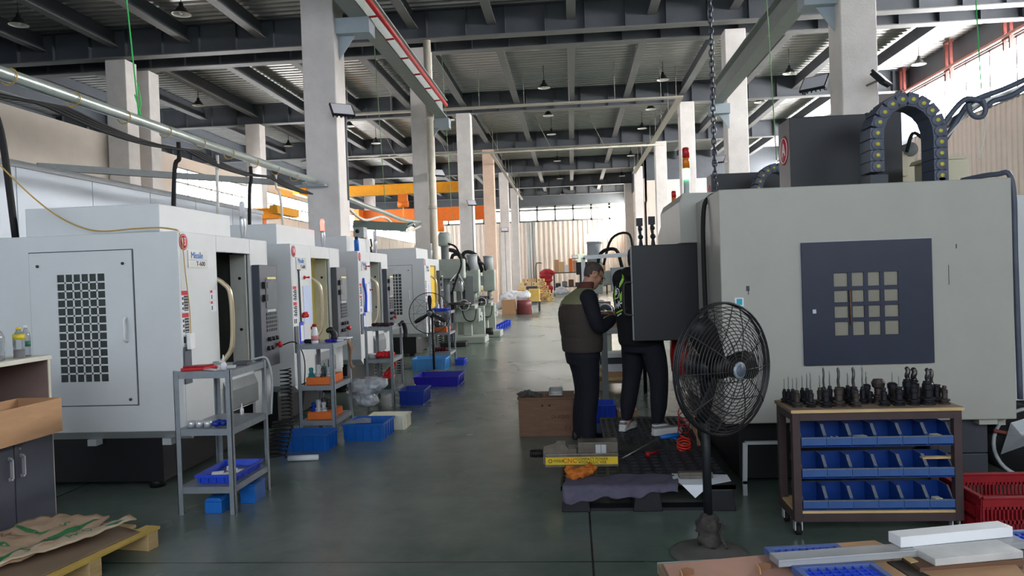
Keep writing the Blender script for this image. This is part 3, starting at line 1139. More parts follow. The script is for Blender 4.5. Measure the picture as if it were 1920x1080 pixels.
FB = 'blue bins standing on the floor along the racks'
bin_('plastic_bin', 'dark blue bin on the floor before the second rack, nearest of the floor bins', 'bin', -2.76, -2.29, 6.66, 6.97, 0, .165, bin_blue, group=FB)
bin_('plastic_bin', 'blue bin with clear film over its edge, beside the second rack', 'bin', -2.27, -1.87, 7.08, 7.5, 0, .17, bin_blue, rz=-.03, group=FB)
bin_('plastic_bin', 'cream plastic bin half behind a blue bin, on the aisle floor', 'bin', -2.17, -1.77, 7.6, 7.85, 0, .15, bin_cream, group=FB)
bin_('plastic_bin', 'deep blue bin on the floor beside the third rack', 'bin', -2.19, -1.88, 9.1, 9.55, 0, .18, bin_deep, group=FB)
bin_('plastic_bin', 'wide violet blue bin on the floor below the black fan', 'bin', -2.33, -1.68, 10.6, 11.2, 0, .15, bin_violet, group=FB)
bin_('plastic_bin', 'pale blue bin on the floor behind the black fan pole', 'bin', -2.78, -2.2, 12.55, 13.0, 0, .2, bin_light, group=FB)
bin_('plastic_bin', 'small bright blue bin on the floor beside the farthest rack', 'bin', -2.14, -1.97, 13.2, 13.5, 0, .11, royal_blue, group=FB)
mb = MB().add([at(640, 796, z=.172) + V((0, .02, 0)), V((-2.0, 7.12, .178)), V((-2.05, 7.3, .19)), V((-2.24, 7.26, .185)),
               V((-2.12, 7.2, .21))], [(0, 1, 4), (1, 2, 4), (2, 3, 4), (3, 0, 4)])
o = obj('plastic_film', mb, plastic_film)
o.modifiers.new('thick', 'SOLIDIFY').thickness = .003
tag(o, 'crumpled clear film lying over the rim of the blue bin', 'film')
mb = MB().cyl((-2.53, 6.33, .026), (-2.27, 6.36, .026), .025, n=18)
tag(obj('paper_roll', mb, white_paper), 'white paper roll lying on the floor in front of the dark blue bin', 'paper roll')

# ---- things on the nearest rack
zt = .9765
t = thing('tool_case', 'flat red tool case on the top shelf of the nearest rack', 'case', (-2.62, 4.99, zt), .2)
obj('case', MB().prism([(-2.71, 4.93), (-2.56, 4.97), (-2.52, 5.08), (-2.66, 5.05)], 'z', zt, zt + .02), red_plastic, t, bevel=.004)
obj('lid', MB().prism([(-2.70, 4.94), (-2.57, 4.975), (-2.535, 5.07), (-2.655, 5.04)], 'z', zt + .02, zt + .032), red_dark, t, bevel=.004)
for i, (x, y, w, l, h, a, m, nm, lb) in enumerate((
        (-2.5, 4.95, .05, .2, .008, .9, bright_steel, 'steel_ruler', 'steel ruler on the top shelf of the nearest rack'),
        (-2.46, 5.1, .12, .17, .006, .4, white_paper, 'paper_pad', 'white paper pad on the top shelf of the nearest rack'),
        (-2.56, 5.13, .03, .18, .012, -.5, light_grey, 'gauge_bar', 'grey gauge bar behind the ruler on the nearest rack'),
        (-2.43, 5.28, .1, .14, .02, .2, dark_grey, 'calliper_case', 'dark flat gauge case at the far end of the nearest rack'))):
    mb = MB().box(-w / 2, w / 2, -l / 2, l / 2, 0, h).xf(Matrix.Translation((x, y, zt + .0005)) @ Matrix.Rotation(a, 4, 'Z'))
    tag(obj(nm, mb, m, bevel=.002), lb, 'tool' if i != 1 else 'paper')
t = thing('glue_bottle', 'small white nozzle bottle standing on the nearest rack', 'bottle', (-2.41, 4.95, zt))
obj('bottle', MB().lathe([(.02, zt), (.021, zt + .04), (.012, zt + .055)], (-2.41, 4.95, 0), n=14), lens_clear, t)
obj('nozzle', MB().lathe([(.010, zt + .055), (.003, zt + .105)], (-2.41, 4.95, 0), n=10), white_plastic, t)
mb = MB().tube(smooth_path([(-2.42, 5.4, zt + .01), (-2.36, 5.36, zt + .03), (-2.3, 5.42, zt + .02), (-2.28, 5.45, zt - .15), (-2.3, 5.46, zt - .4)], 6), .008, 6)
tag(obj('air_hose', mb, light_grey), 'pale air hose looped over the far corner of the nearest rack', 'hose')
zm = .586
for i in range(3):
    c = V((-2.655 + i * .058, 4.95, zm))
    mb = MB().lathe([(.014, .0), (.026, 0), (.026, .045), (.014, .045), (.014, .0)], c, n=18)
    tag(obj('steel_ring', mb, bright_steel), 'machined steel ring on the middle shelf of the nearest rack', 'ring', 'steel rings on the nearest rack')
mb = MB()
for i in range(7):
    mb.sph((-2.46 + .03 * math.cos(i * 2.1), 4.96 + .03 * math.sin(i * 2.1), zm + .024), .028, 8, sc=(1, 1, .8))
tag(obj('blue_wrapped_part', mb, bin_deep), 'dark blue wrapped part beside the steel rings', 'part')
t = thing('dropper_bottle', 'tiny white dropper bottle at the back of the middle shelf of the nearest rack', 'bottle', (-2.5, 5.4, zm))
obj('bottle', MB().lathe([(.014, zm), (.014, zm + .04), (.006, zm + .05), (.003, zm + .085)], (-2.5, 5.4, 0), n=10), white_plastic, t)
bin_('parts_tray', 'blue tray of white offcuts on the lowest shelf of the nearest rack', 'tray', -2.64, -2.36, 4.95, 5.4, .192, .06, royal_blue)
for i, (x, y, a) in enumerate(((-2.56, 5.1, .5), (-2.5, 5.2, -.3), (-2.47, 5.08, 1.1), (-2.42, 5.15, .2), (-2.55, 5.28, 1.6))):
    mb = MB().prism([(-.04, -.012), (.035, -.018), (.045, .012), (-.035, .016)], 'z', 0, .014)
    mb.xf(Matrix.Translation((x, y, .22)) @ Matrix.Rotation(a, 4, 'Z') @ Matrix.Rotation(.3, 4, 'X'))
    tag(obj('offcut', mb, white_plastic, bevel=.002), 'white offcut in the blue tray of the nearest rack', 'offcut', 'white offcuts in the blue tray')
mb = MB()
for i in range(26):
    mb.box(-2.62 + R.random() * .22, -2.58 + R.random() * .2, 4.98 + R.random() * .36, 5.0 + R.random() * .36, .2, .207 + R.random() * .01)
mb = MB().box(-2.61, -2.39, 4.98, 5.37, .199, .213)
o = tag(obj('metal_swarf', mb, bare_steel), 'bed of grey metal swarf in the blue tray of the nearest rack', 'swarf')
o['kind'] = 'stuff'
t = thing('tool_box', 'blue steel tool box with a slanted lid under the nearest rack', 'box', (-2.5, 4.98, 0))
obj('box', MB().prism([(-2.56, 0), (-2.44, 0), (-2.44, .085), (-2.455, .105), (-2.545, .105), (-2.56, .085)], 'y', 4.9, 5.05), blue_paint, t, bevel=.004)
obj('lid_seam', MB().box(-2.562, -2.438, 4.898, 5.052, .078, .081), bin_deep, t)
t = thing('parts_box', 'light blue box behind the tool box under the nearest rack', 'box', (-2.34, 5.2, 0))
obj('box', MB().box(-2.41, -2.3, 5.12, 5.3, 0, .12), blue_paint, t, bevel=.004)
obj('lid', MB().box(-2.415, -2.295, 5.115, 5.305, .12, .135), bin_blue, t, bevel=.003)


def spiral_hose(name, label, c, r, h, turns, m, rad=.007, lean=(0, 0)):
    pts = []
    n = turns * 12
    for i in range(n + 1):
        a = 2 * PI * i / 12
        f = i / n
        pts.append(V((c[0] + r * math.cos(a) + lean[0] * f, c[1] + r * math.sin(a) + lean[1] * f, c[2] + h * f)))
    return tag(obj(name, MB().tube(pts, rad, 6), m), label, 'hose')


spiral_hose('coiled_hose', 'black coiled air hose hanging below the first left machine, behind the nearest rack', (-2.55, 6.1, .09), .09, .3, 9, black_rubber, .008, (.05, .1))
spiral_hose('coiled_hose', 'black coiled air hose hanging beside the panel of the first left machine', (-2.75, 6.9, .25), .05, .5, 14, black_rubber, .006)
mb = MB().tube(smooth_path([(-2.86, 7.05, .95), (-2.72, 7.1, .98), (-2.62, 7.06, .8), (-2.66, 7.1, .45), (-2.7, 7.1, .2)], 6), .006, 6)
tag(obj('control_cable', mb, black_rubber), 'thin black cable hanging from the panel of the first left machine', 'cable')

# ---- things on the second rack
zt = .9615
t = thing('milk_bottle', 'white bottle with red cap standing on the second rack', 'bottle', (-2.53, 7.12, zt))
obj('bottle', MB().lathe([(.033, zt), (.036, zt + .02), (.034, zt + .1), (.022, zt + .15), (.019, zt + .165)], (-2.53, 7.12, 0), n=18), white_plastic, t)
obj('cap', MB().lathe([(.022, zt + .165), (.022, zt + .19)], (-2.53, 7.12, 0), n=16), red_dark, t)
obj('label', MB().lathe([(.0365, zt + .03), (.0352, zt + .08)], (-2.53, 7.12, 0), n=18), mat('milk_label', (222, 150, 156), .6, var=.3, scale=60), t)
mb = MB()
for i in range(6):
    mb.sph((-2.62 + .02 * i, 7.13 + .02 * math.sin(i * 3), zt + .023), .028, 8, sc=(1, 1, .8))
tag(obj('dark_rag', mb, navy_cloth), 'dark blue bunched rag beside the white bottle on the second rack', 'rag')
mb = MB()
for i in range(5):
    mb.sph((-2.44 + .022 * i, 7.2 + .015 * math.sin(i * 2.5), zt + .018), .022, 8, sc=(1, 1, .8))
tag(obj('blue_glove', mb, bin_violet), 'small blue glove on the second rack', 'glove')
mb = MB().lathe([(.032, zt), (.03, zt + .02)], (-2.4, 7.3, 0), n=14)
mb.tube(smooth_path([(-2.4, 7.3, zt + .02), (-2.4, 7.32, zt + .07), (-2.43, 7.3, zt + .12), (-2.46, 7.27, zt + .1)], 5), [.03, .034, .036, .036, .036, .034, .034, .032, .03, .03, .03, .028, .026, .024, .02, .012], 10)
tag(obj('black_nozzle', mb, black_plastic), 'black hooked nozzle standing on the second rack', 'nozzle')
for i, (x, y, w, l, a) in enumerate(((-2.4, 7.42, .12, .2, .3), (-2.36, 7.5, .14, .12, -.2))):
    mb = MB().box(-w / 2, w / 2, -l / 2, l / 2, 0, .012).xf(Matrix.Translation((x, y, zt + .0005 + .013 * i)) @ Matrix.Rotation(a, 4, 'Z'))
    tag(obj('paper_stack', mb, white_paper), ('lower' if i == 0 else 'upper') + ' white paper stack at the far end of the second rack', 'paper')


def tool_tray(name, label, x0, x1, y0, y1, z, h=.075):
    t = thing(name, label, 'tray', ((x0 + x1) / 2, (y0 + y1) / 2, z))
    mb = MB().prism([(y0, z), (y1, z), (y1 - .008, z + h), (y0 + .008, z + h)], 'x', x0, x1)
    obj('tray', mb, orange_plastic, t, bevel=.008)
    return t


def tool_holder_mesh(kind, bmat_h=1.0):
    """profiles of cone-shank tool holders standing on their flange"""
    if kind == 0:      # slim collet chuck with a drill
        p = [(.0, 0), (.03, 0), (.03, .009), (.022, .013), (.022, .017), (.03, .021), (.03, .028), (.0165, .033), (.0155, .06), (.0175, .062), (.0175, .084), (.012, .09), (.011, .104), (.004, .106)]
    elif kind == 1:    # fat end-mill holder
        p = [(.0, 0), (.034, 0), (.034, .01), (.026, .014), (.026, .019), (.034, .023), (.034, .031), (.022, .037), (.022, .07), (.0255, .073), (.0255, .099), (.021, .103), (.021, .112), (.004, .113)]
    elif kind == 2:    # short ER chuck
        p = [(.0, 0), (.031, 0), (.031, .01), (.023, .014), (.023, .018), (.031, .022), (.031, .029), (.018, .035), (.018, .06), (.022, .063), (.022, .083), (.014, .089), (.004, .091)]
    else:              # face mill
        p = [(.0, 0), (.03, 0), (.03, .012), (.024, .016), (.024, .024), (.03, .028), (.03, .036), (.02, .04), (.02, .07), (.03, .078), (.034, .1), (.024, .118), (.004, .12)]
    return p


def tool_holder(label, x, y, z, kind, bit, group, s=1.0, m=None, cat='tool holder'):
    t = thing('tool_holder', label, cat, (x, y, z), R.random() * 6, group)
    p = [(r * s, q * s + z) for r, q in tool_holder_mesh(kind)]
    obj('holder', MB().lathe(p, (x, y, 0), n=20, smooth=False), m or dark_steel, t)
    top = z + p[-1][1] - z
    if bit:
        br, bl = bit
        pts, rr = [], []
        n = 14
        for i in range(n + 1):
            f = i / n
            a = f * 9
            pts.append(V((x + br * .22 * math.cos(a), y + br * .22 * math.sin(a), top - .004 + bl * f)))
            rr.append(br * (.9 if f < .35 else .8 if i % 2 else .95) * (1 if i < n else .3))
        obj('cutter', MB().tube(pts, rr, 8), bare_steel if br < .006 else dark_steel, t)
    return t


tool_tray('tool_tray', 'orange tool tray on the middle shelf of the second rack', -2.62, -2.38, 7.07, 7.5, .561)
tool_tray('tool_tray', 'orange tool tray on the lowest shelf of the second rack', -2.62, -2.38, 7.07, 7.45, .221)
teal = mat('teal_anodised', (40, 140, 146), .35, .4)
G = 'tool holders in the upper orange tray of the second rack'
for x, y, k, b, m_ in ((-2.58, 7.12, 2, None, teal), (-2.52, 7.15, 1, None, bright_steel), (-2.49, 7.25, 2, (.006, .03), teal), (-2.46, 7.12, 0, (.004, .05), dark_steel),
                       (-2.41, 7.14, 2, (.006, .08), bright_steel), (-2.43, 7.3, 0, (.005, .04), dark_steel)):
    tool_holder('chucked tool standing in the upper orange tray of the second rack', x, y, .637, k, b, G, m=m_)
G = 'tool holders in the lower orange tray of the second rack'
for x, y, k, b, m_ in ((-2.57, 7.13, 2, None, bin_deep), (-2.52, 7.12, 1, None, bright_steel), (-2.47, 7.13, 2, (.012, .1), bright_steel), (-2.45, 7.22, 1, None, dark_steel),
                       (-2.52, 7.28, 1, None, dark_steel)):
    tool_holder('chucked tool standing in the lower orange tray of the second rack', x, y, .297, k, b, G, m=m_)
mb = MB()
for i in range(4):
    mb.tube(smooth_path([(-2.33, 7.5 + .02 * i, .95), (-2.3, 7.52 + .02 * i, .88), (-2.31, 7.54, .78), (-2.3, 7.5 + .02 * i, .7 - .02 * i)], 4), .009, 6)
tag(obj('key_bunch', mb, cardboard_dark), 'brown straps hanging off the corner of the second rack', 'strap')
mb = MB().prism([(-2.5, 7.52), (-2.36, 7.5), (-2.36, 7.56), (-2.5, 7.57)], 'z', .561, .58)
tag(obj('calliper', mb, dark_grey, bevel=.003), 'dark calliper lying at the far end of the middle shelf of the second rack', 'tool')

# ---- things on the third rack
zt = .9815
mb = MB()
for i in range(8):
    mb.sph((-2.5 + .03 * i, 9.2 + .04 * math.sin(i * 2), zt + .025), .034, 8, sc=(1.1, 1, .7))
tag(obj('dark_glove', mb, mat('dark_maroon_glove', (58, 34, 40), .85)), 'dark maroon work glove on top of the third rack', 'glove')
mb = MB().box(-2.36, -2.27, 9.22, 9.5, zt, zt + .018)
tag(obj('plastic_plate', mb, light_grey), 'pale grey plate on top of the third rack', 'plate')
zm = .5815
mb = MB()
for i in range(16):
    mb.sph((-2.47 + .012 * i, 9.22 + .06 * math.sin(i * 2.4), zm + .03 + .024 * abs(math.sin(i * 1.3))), .04, 8, sc=(1.1, 1, .8))
tag(obj('red_cloth', mb, red_plastic), 'crumpled bright red cloth on the middle shelf of the third rack', 'cloth')
t = thing('tape_roll', 'pale grey round tin on the middle shelf of the third rack', 'tin', (-2.54, 9.2, zm))
obj('tin', MB().lathe([(.05, zm), (.05, zm + .05)], (-2.54, 9.2, 0), n=20), light_grey, t)
obj('lid', MB().lathe([(.052, zm + .05), (.052, zm + .062)], (-2.54, 9.2, 0), n=20), white_plastic, t)
zb = .2015
mb = MB()
for i in range(8):
    mb.sph((-2.38 + .015 * i, 9.3, zb + .17 + .018 * i), .045 - .003 * i, 8)
mb.box(-2.44, -2.3, 9.2, 9.4, zb + .12, zb + .15)
tag(obj('red_rag', mb, red_plastic), 'red rag piled on the green box on the lowest shelf of the third rack', 'rag')
tag(obj('green_box', MB().box(-2.47, -2.28, 9.15, 9.42, zb, zb + .12), mat('dark_green_box', (50, 62, 54), .5), bevel=.004), 'dark green box on the lowest shelf of the third rack', 'box')
tag(obj('carton', MB().box(-2.53, -2.49, 9.14, 9.24, zb, zb + .13), mat('red_white_carton', (220, 190, 180), .6, var=.3, scale=30)), 'narrow red and white carton on the lowest shelf of the third rack', 'carton')
t = thing('red_bottle', 'small pink bottle on the lowest shelf of the third rack', 'bottle', (-2.57, 9.16, zb))
obj('bottle', MB().lathe([(.02, zb), (.02, zb + .06), (.01, zb + .075)], (-2.57, 9.16, 0), n=12), mat('pink_bottle', (200, 60, 80), .4), t)
obj('cap', MB().lathe([(.011, zb + .075), (.011, zb + .09)], (-2.57, 9.16, 0), n=10), white_plastic, t)
spiral_hose('coiled_hose', 'black coiled hose hanging at the far side of the third rack', (-2.32, 9.78, .3), .045, .3, 9, black_rubber, .006)
spiral_hose('coiled_hose', 'black coiled hose hanging behind the legs of the third rack', (-2.62, 9.8, .24), .05, .3, 7, black_rubber, .006)
mb = MB().tube(smooth_path([(-2.26, 9.5, .97), (-2.22, 9.58, 1.0), (-2.2, 9.62, .9), (-2.2, 9.62, .8)], 5), [.02] * 4 + [.03] * 12, 8)
tag(obj('black_cover', mb, black_plastic), 'black cover hooked over the corner of the third rack', 'cover')
t = thing('water_bottle', 'small clear bottle with pink cap on the floor beside the violet bin', 'bottle', (-2.2, 9.95, 0))
obj('bottle', MB().lathe([(.04, 0), (.042, .03), (.042, .1), (.036, .13), (.014, .16)], (-2.2, 9.95, 0), n=16), plastic_film, t)
obj('cap', MB().lathe([(.015, .16), (.015, .18)], (-2.2, 9.95, 0), n=12), mat('pink_cap', (226, 130, 140), .4), t)
tag(obj('spray_gun', MB().tube([(-2.2, 9.7, .025), (-2.1, 9.72, .03), (-1.98, 9.75, .02)], [.02, .02, .006], 8), black_plastic), 'black nozzle tool lying on the floor between the blue bins', 'tool')

# ---- things on the farthest rack
zt = .9715
bin_('parts_tray', 'bright blue tray on top of the farthest rack', 'tray', -2.52, -2.24, 13.14, 13.5, zt, .06, royal_blue)
for i, (x, y, h, m_) in enumerate(((-2.43, 13.25, .17, white_plastic), (-2.36, 13.3, .26, white_plastic))):
    t = thing('spray_bottle', 'white bottle in the blue tray of the farthest rack' if i == 0 else 'thin white tube standing in the blue tray of the farthest rack', 'bottle', (x, y, zt + .007))
    r = .034 if i == 0 else .02
    obj('bottle', MB().lathe([(r, zt + .007), (r, zt + h * .7), (r * .5, zt + h * .85)], (x, y, 0), n=12), m_, t)
    obj('cap', MB().lathe([(r * .6, zt + h * .85), (r * .5, zt + h)], (x, y, 0), n=10), m_, t)
tool_tray('tool_tray', 'orange tool tray on the middle shelf of the farthest rack', -2.54, -2.26, 13.16, 13.6, .601, .09)
G = 'tool holders in the orange tray of the farthest rack'
for i in range(9):
    tool_holder('chucked tool standing in the orange tray of the farthest rack', -2.51 + .07 * (i % 4), 13.22 + .12 * (i // 4), .692, i % 3, (.006, .06 + .02 * (i % 3)), G, m=(bright_steel, dark_steel, bare_steel)[i % 3])
mb = MB()
for i in range(14):
    mb.sph((-2.5 + .018 * i, 13.25 + .05 * math.sin(i * 2.1), .2415 + .035 + .02 * abs(math.sin(i))), .035, 8)
tag(obj('dark_red_rag', mb, mat('dark_red_rag', (92, 30, 36), .9, var=.3, scale=30)), 'dark red rag heap on the lowest shelf of the farthest rack', 'rag')
spiral_hose('coiled_hose', 'black coiled hose hanging inside the farthest rack on the left', (-2.5, 13.85, .33), .04, .26, 6, black_rubber, .008)
spiral_hose('coiled_hose', 'black coiled hose hanging inside the farthest rack on the right', (-2.3, 13.85, .33), .045, .28, 9, black_rubber, .006)
# ================================================================== right machining centre
pin_yellow = MATS['chain_pin_yellow']
chain_blue = mat('cable_chain_slate', (84, 90, 106), .45, var=.1)
tinted_pane = mat('tinted_pane', (150, 146, 132), .2, var=.05)


def cable_chain(parent, path, y0, y1, wid, m, dots_y):
    mb = MB()
    for a_, b_ in zip(path, path[1:]):
        c = (a_ + b_) / 2
        d = b_ - a_
        d = d * (.985)
        t = d.normalized()
        u = V((-t.z, 0, t.x))
        vs = []
        for yy in (y0, y1):
            for s1, s2 in ((-1, -1), (1, -1), (1, 1), (-1, 1)):
                q = c + d * (s1 * .5) + u * (s2 * wid / 2)
                vs.append(V((q.x, yy, q.z)))
        mb.add(vs, [(3, 2, 1, 0), (4, 5, 6, 7), (0, 1, 5, 4), (1, 2, 6, 5), (2, 3, 7, 6), (3, 0, 4, 7)])
        mb.cyl((c.x, y0, c.z), (c.x, y0 - .008, c.z), wid * .42, n=14)
    o = obj('cable_chain', mb, m, parent, bevel=.004)
    mb = MB()
    for a_, b_ in zip(path, path[1:]):
        c = (a_ + b_) / 2
        mb.cyl((c.x, y0 - .008, c.z), (c.x, y0 - .014, c.z), wid * .15, n=10)
    obj('link_pin', mb, pin_yellow, o, label='yellow link pins')
    return o


def make_vmc(Y, label, detail=True):
    t = thing('vertical_machining_centre', label, 'machine', (1.03, Y, 0), 0, 'row of grey machining centres on the right')
    x0, x1 = (1.03 if detail else 1.5), 2.97
    mb = MB().box(x0, x1, Y, Y + .95, .47, 2.105)
    obj('body', mb, machine_grey, t, bevel=.008)
    mb = MB().box(1.5, 2.96, Y + .96, Y + 2.5, .47, 2.0)
    if detail:
        mb.box(1.03, 1.5, Y + .96, Y + 2.5, .47, .9)
    obj('work_enclosure', mb, machine_grey, t, bevel=.008)
    # overhead hood, carried forward over the aisle side
    mb = MB().prism([(.9, 1.78), (1.5, 1.78), (1.5, 2.19), (.93, 2.19), (.9, 2.12)], 'y', Y + .96, Y + 2.3)
    hd = obj('hood', mb, machine_grey, t, bevel=.006) if detail else None
    mb = MB().prism([(Y + 2.31, 1.8), (Y + 2.75, 1.8), (Y + 2.75, 1.93), (Y + 2.31, 2.06)], 'x', .92, 1.5)
    if detail:
        obj('rear_hood', mb, machine_grey, hd, bevel=.006)
    # spindle column cover
    c0, c1 = 1.81, 2.45
    mb = MB().box(c0, c1, Y + 1.0, Y + 1.33, 2.0, 2.775)
    mb.box(c1, 2.73, Y + 1.08, Y + 1.38, 2.0, 2.8)
    mb.box(2.42, 2.46, Y + .99, Y + 1.08, 2.0, 2.78)
    cc = obj('column_cover', mb, black_paint, t, bevel=.005)
    bx, by, bz = c0 - .002, Y + 1.17, 2.53
    bd = obj('number_badge', MB().cyl((c0, by, bz), (c0 - .004, by, bz), .12, n=28), red_badge, cc, label='red round badge with a white letter on the black cover')
    obj('ring', MB().tube(arc((c0 - .005, by, bz), .104, 0, 2 * PI, 30, (0, 1, 0), (0, 0, 1))[:-1], .004, 5, closed=True), ink_white, bd)
    lettering('A', .15, ink_white, frame_m((c0 - .005, by, bz), (0, -1, 0), (0, 0, 1)), bd)
    # dark side door with sixteen panes
    d0, d1, z0, z1 = 1.575, 2.435, .868, 1.715
    yy = Y - .02
    p0, p1, q0, q1 = 1.785, 2.21, 1.07, 1.5
    n = 4
    wv, hv = (p1 - p0) / n, (q1 - q0) / n
    bw = .014
    mb = MB()
    mb.box(d0, p0, yy, Y - .001, z0, z1)
    mb.box(p1, d1, yy, Y - .001, z0, z1)
    mb.box(p0, p1, yy, Y - .001, z0, q0)
    mb.box(p0, p1, yy, Y - .001, q1, z1)
    for i in range(1, n):
        mb.box(p0 + i * wv - bw, p0 + i * wv + bw, yy + .001, Y - .001, q0, q1)
        mb.box(p0, p1, yy + .0015, Y - .001, q0 + i * hv - bw, q0 + i * hv + bw)
    dr = obj('side_door', mb, navy_door, t)
    obj('pane', MB().box(p0, p1, Y - .008, Y - .002, q0, q1), tinted_pane, dr, label='pale tinted panes behind the lattice')
    obj('latch', MB().box(d0 + .06, d0 + .085, yy - .012, yy, 1.225, 1.255), bright_steel, dr, bevel=.003, label='small silver latch')
    obj('stay_rod', MB().cyl((p0 + wv, yy - .006, 1.14), (p0 + wv - .003, yy - .006, 1.38), .006, n=8), wood_brown, dr)
    mb = MB()
    for a_ in ((d0 - .006, d0 - .001, z0, z1), (d1 + .001, d1 + .006, z0, z1)):
        mb.box(a_[0], a_[1], Y - .004, Y - .0005, a_[2], a_[3])
    mb.box(d0 - .006, d1 + .006, Y - .004, Y - .0005, z1, z1 + .006)
    obj('door_edge', mb, light_grey, dr)
    # open operator door
    if not detail:
        return finish_vmc(t, Y, detail)
    mb = MB().box(.5, 1.05, Y + .985, Y + 1.025, .975, 1.775)
    od = obj('operator_door', mb, black_paint, t, bevel=.006)
    obj('edge_strip', MB().box(.488, .4995, Y + .985, Y + 1.025, .985, 1.765), mid_grey, od)
    hp = smooth_path([(.5, Y + 1.0, 1.47), (.44, Y + 1.0, 1.465), (.425, Y + 1.0, 1.42), (.425, Y + 1.0, 1.24), (.44, Y + 1.0, 1.2), (.5, Y + 1.0, 1.195)], 4)
    obj('door_handle', MB().tube(hp, .016, 8), black_plastic, od)
    mb = MB()
    for z in (1.05, 1.7):
        mb.cyl((1.058, Y + 1.0, z - .05), (1.058, Y + 1.0, z + .05), .016, n=10)
    objs('hinge', mb, mid_grey, od)
    mb = MB().box(1.06, 1.075, Y + .962, Y + .985, .92, 1.76)
    mb.box(1.09, 1.11, Y + .962, Y + .98, .92, 1.76)
    objs('door_rail', mb, light_grey, t)
    return finish_vmc(t, Y, detail)


def finish_vmc(t, Y, detail):
    # foot blocks and underside
    mb = MB().box(1.15 if detail else 1.6, 2.35, Y + .15, Y + 2.3, .05, .468)
    obj('base', mb, base_black, t)
    mb = MB().box(2.5, 2.83, Y + .1, Y + .5, .22, .465)
    mb.box(2.52, 2.83, Y + .1, Y + .5, 0, .215)
    objs('foot_block', mb, dark_grey, t, bevel=.006)
    mb = MB().box(2.74, 2.86, Y + .03, Y + .12, .43, .469)
    mb.box(2.9, 2.95, Y + .1, Y + .2, .41, .469)
    objs('lug', mb, machine_grey, t)
    # signal tower
    sx, sy = (1.0 if detail else 1.36), Y + 1.2
    st = obj('signal_tower', MB().lathe([(.035, 2.189 if detail else 1.9), (.035, 2.2), (.026, 2.22), (.026, 2.33)], (sx, sy, 0), n=16), light_grey, t)
    for nm, za, zb, m_ in (('green_lens', 2.33, 2.42, lens_green), ('orange_lens', 2.425, 2.51, lens_orange), ('red_lens', 2.515, 2.59, lens_red)):
        obj(nm, MB().lathe([(.03, za), (.03, zb - .004), (.026, zb)], (sx, sy, 0), n=16), m_, st)
    obj('lens_cap', MB().lathe([(.03, 2.59), (.022, 2.602)], (sx, sy, 0), n=16), red_dark, st)
    # hoses on the near corner, stickers and marks
    if not detail:
        return vmc_chain(t, Y)
    mb = MB().box(1.12, 1.18, Y - .004, Y - .0005, 1.29, 1.35)
    sk = obj('sticker', mb, white_paper, t, label='small white and turquoise sticker')
    obj('sticker_print', MB().box(1.132, 1.17, Y - .0055, Y - .004, 1.3, 1.343), mat('turquoise', (40, 170, 190), .5), sk)
    mb = MB()
    mb.box(1.2, 1.222, Y - .003, Y - .0005, 1.395, 1.43)
    mb.box(1.212, 1.217, Y - .003, Y - .0005, 1.37, 1.4)
    mb.box(2.548, 2.551, Y - .003, Y - .0005, 1.395, 1.53)
    mb.box(2.6, 2.606, Y - .003, Y - .0005, 1.64, 1.67)
    obj('scuff', mb, dark_grey, t)
    vmc_chain(t, Y)
    pth = smooth_path([(1.32, Y + .9, 2.13), (1.2, Y + .6, 2.13), (1.05, Y + .45, 2.1), (.995, Y + .42, 1.95), (.99, Y + .42, 1.4), (1.0, Y + .42, .7)], 6)
    obj('corner_cable', MB().tube(pth, .017, 8), black_rubber, t)
    pth = smooth_path([(2.8, Y + .3, 2.13), (2.92, Y + .1, 2.14), (2.99, Y + .03, 2.08), (3.0, Y + .03, 1.5), (3.01, Y + .03, .6)], 6)
    obj('corner_hose', MB().tube(pth, .018, 8), chain_blue, t)
    return t


def vmc_chain(t, Y):
    # cable chain over the machine
    yy0 = Y + .33
    pts = [V((2.235, yy0, 2.22)), V((2.235, yy0, 2.3)), V((2.235, yy0, 2.38)), V((2.235, yy0, 2.46)), V((2.24, yy0, 2.54)), V((2.268, yy0, 2.615)), V((2.315, yy0, 2.68)),
           V((2.38, yy0, 2.725)), V((2.455, yy0, 2.74)), V((2.53, yy0, 2.72)), V((2.595, yy0, 2.675)), V((2.645, yy0, 2.61)), V((2.67, yy0, 2.535)),
           V((2.678, yy0, 2.455)), V((2.678, yy0, 2.375)), V((2.678, yy0, 2.295)), V((2.678, yy0, 2.215)), V((2.678, yy0, 2.135)), V((2.678, yy0, 2.11))]
    cable_chain(t, pts, yy0, yy0 + .2, .1, chain_blue, 0)
    obj('chain_bracket', MB().box(2.17, 2.3, yy0 - .02, yy0 + .2, 2.106, 2.2), dark_grey, t, bevel=.004)
    return t


make_vmc(5.3, 'nearest grey machining centre, dark side door with sixteen panes, behind the tool cart')
make_vmc(8.75, 'second grey machining centre on the right, mostly behind the first, its cable chain showing above', False)

# white cabinet machine to the right of it
t = thing('electrical_enclosure', 'white machine enclosure at the right edge of the photo, beside the grey machining centre', 'machine', (3.2, 6.1, 0))
obj('body', MB().box(3.2, 4.5, 6.1, 8.2, .45, 2.05), machine_white, t, bevel=.008)
obj('base', MB().box(3.3, 4.4, 6.2, 8.1, 0, .449), black_paint, t)
obj('warning_plate', MB().box(3.28, 3.36, 6.085, 6.099, 1.35, 1.5), dark_grey, t)
mb = MB().box(2.72, 3.08, 5.75, 5.95, 2.106, 2.3)
t = thing('coolant_box', 'cream box on top of the nearest grey machining centre, right of its cable chain', 'box', (2.95, 5.9, 2.106))
obj('box', MB().box(2.74, 3.0, 5.88, 6.2, 2.107, 2.32), machine_cream, t, bevel=.006)
obj('lid', MB().prism([(2.70, 2.32), (2.95, 2.32), (2.97, 2.335), (2.72, 2.35)], 'y', 5.87, 6.2), machine_cream, t)
t = thing('spindle_motor', 'small grey motor housing behind the black cable chain on the grey machine', 'motor', (2.6, 6.8, 2.0))
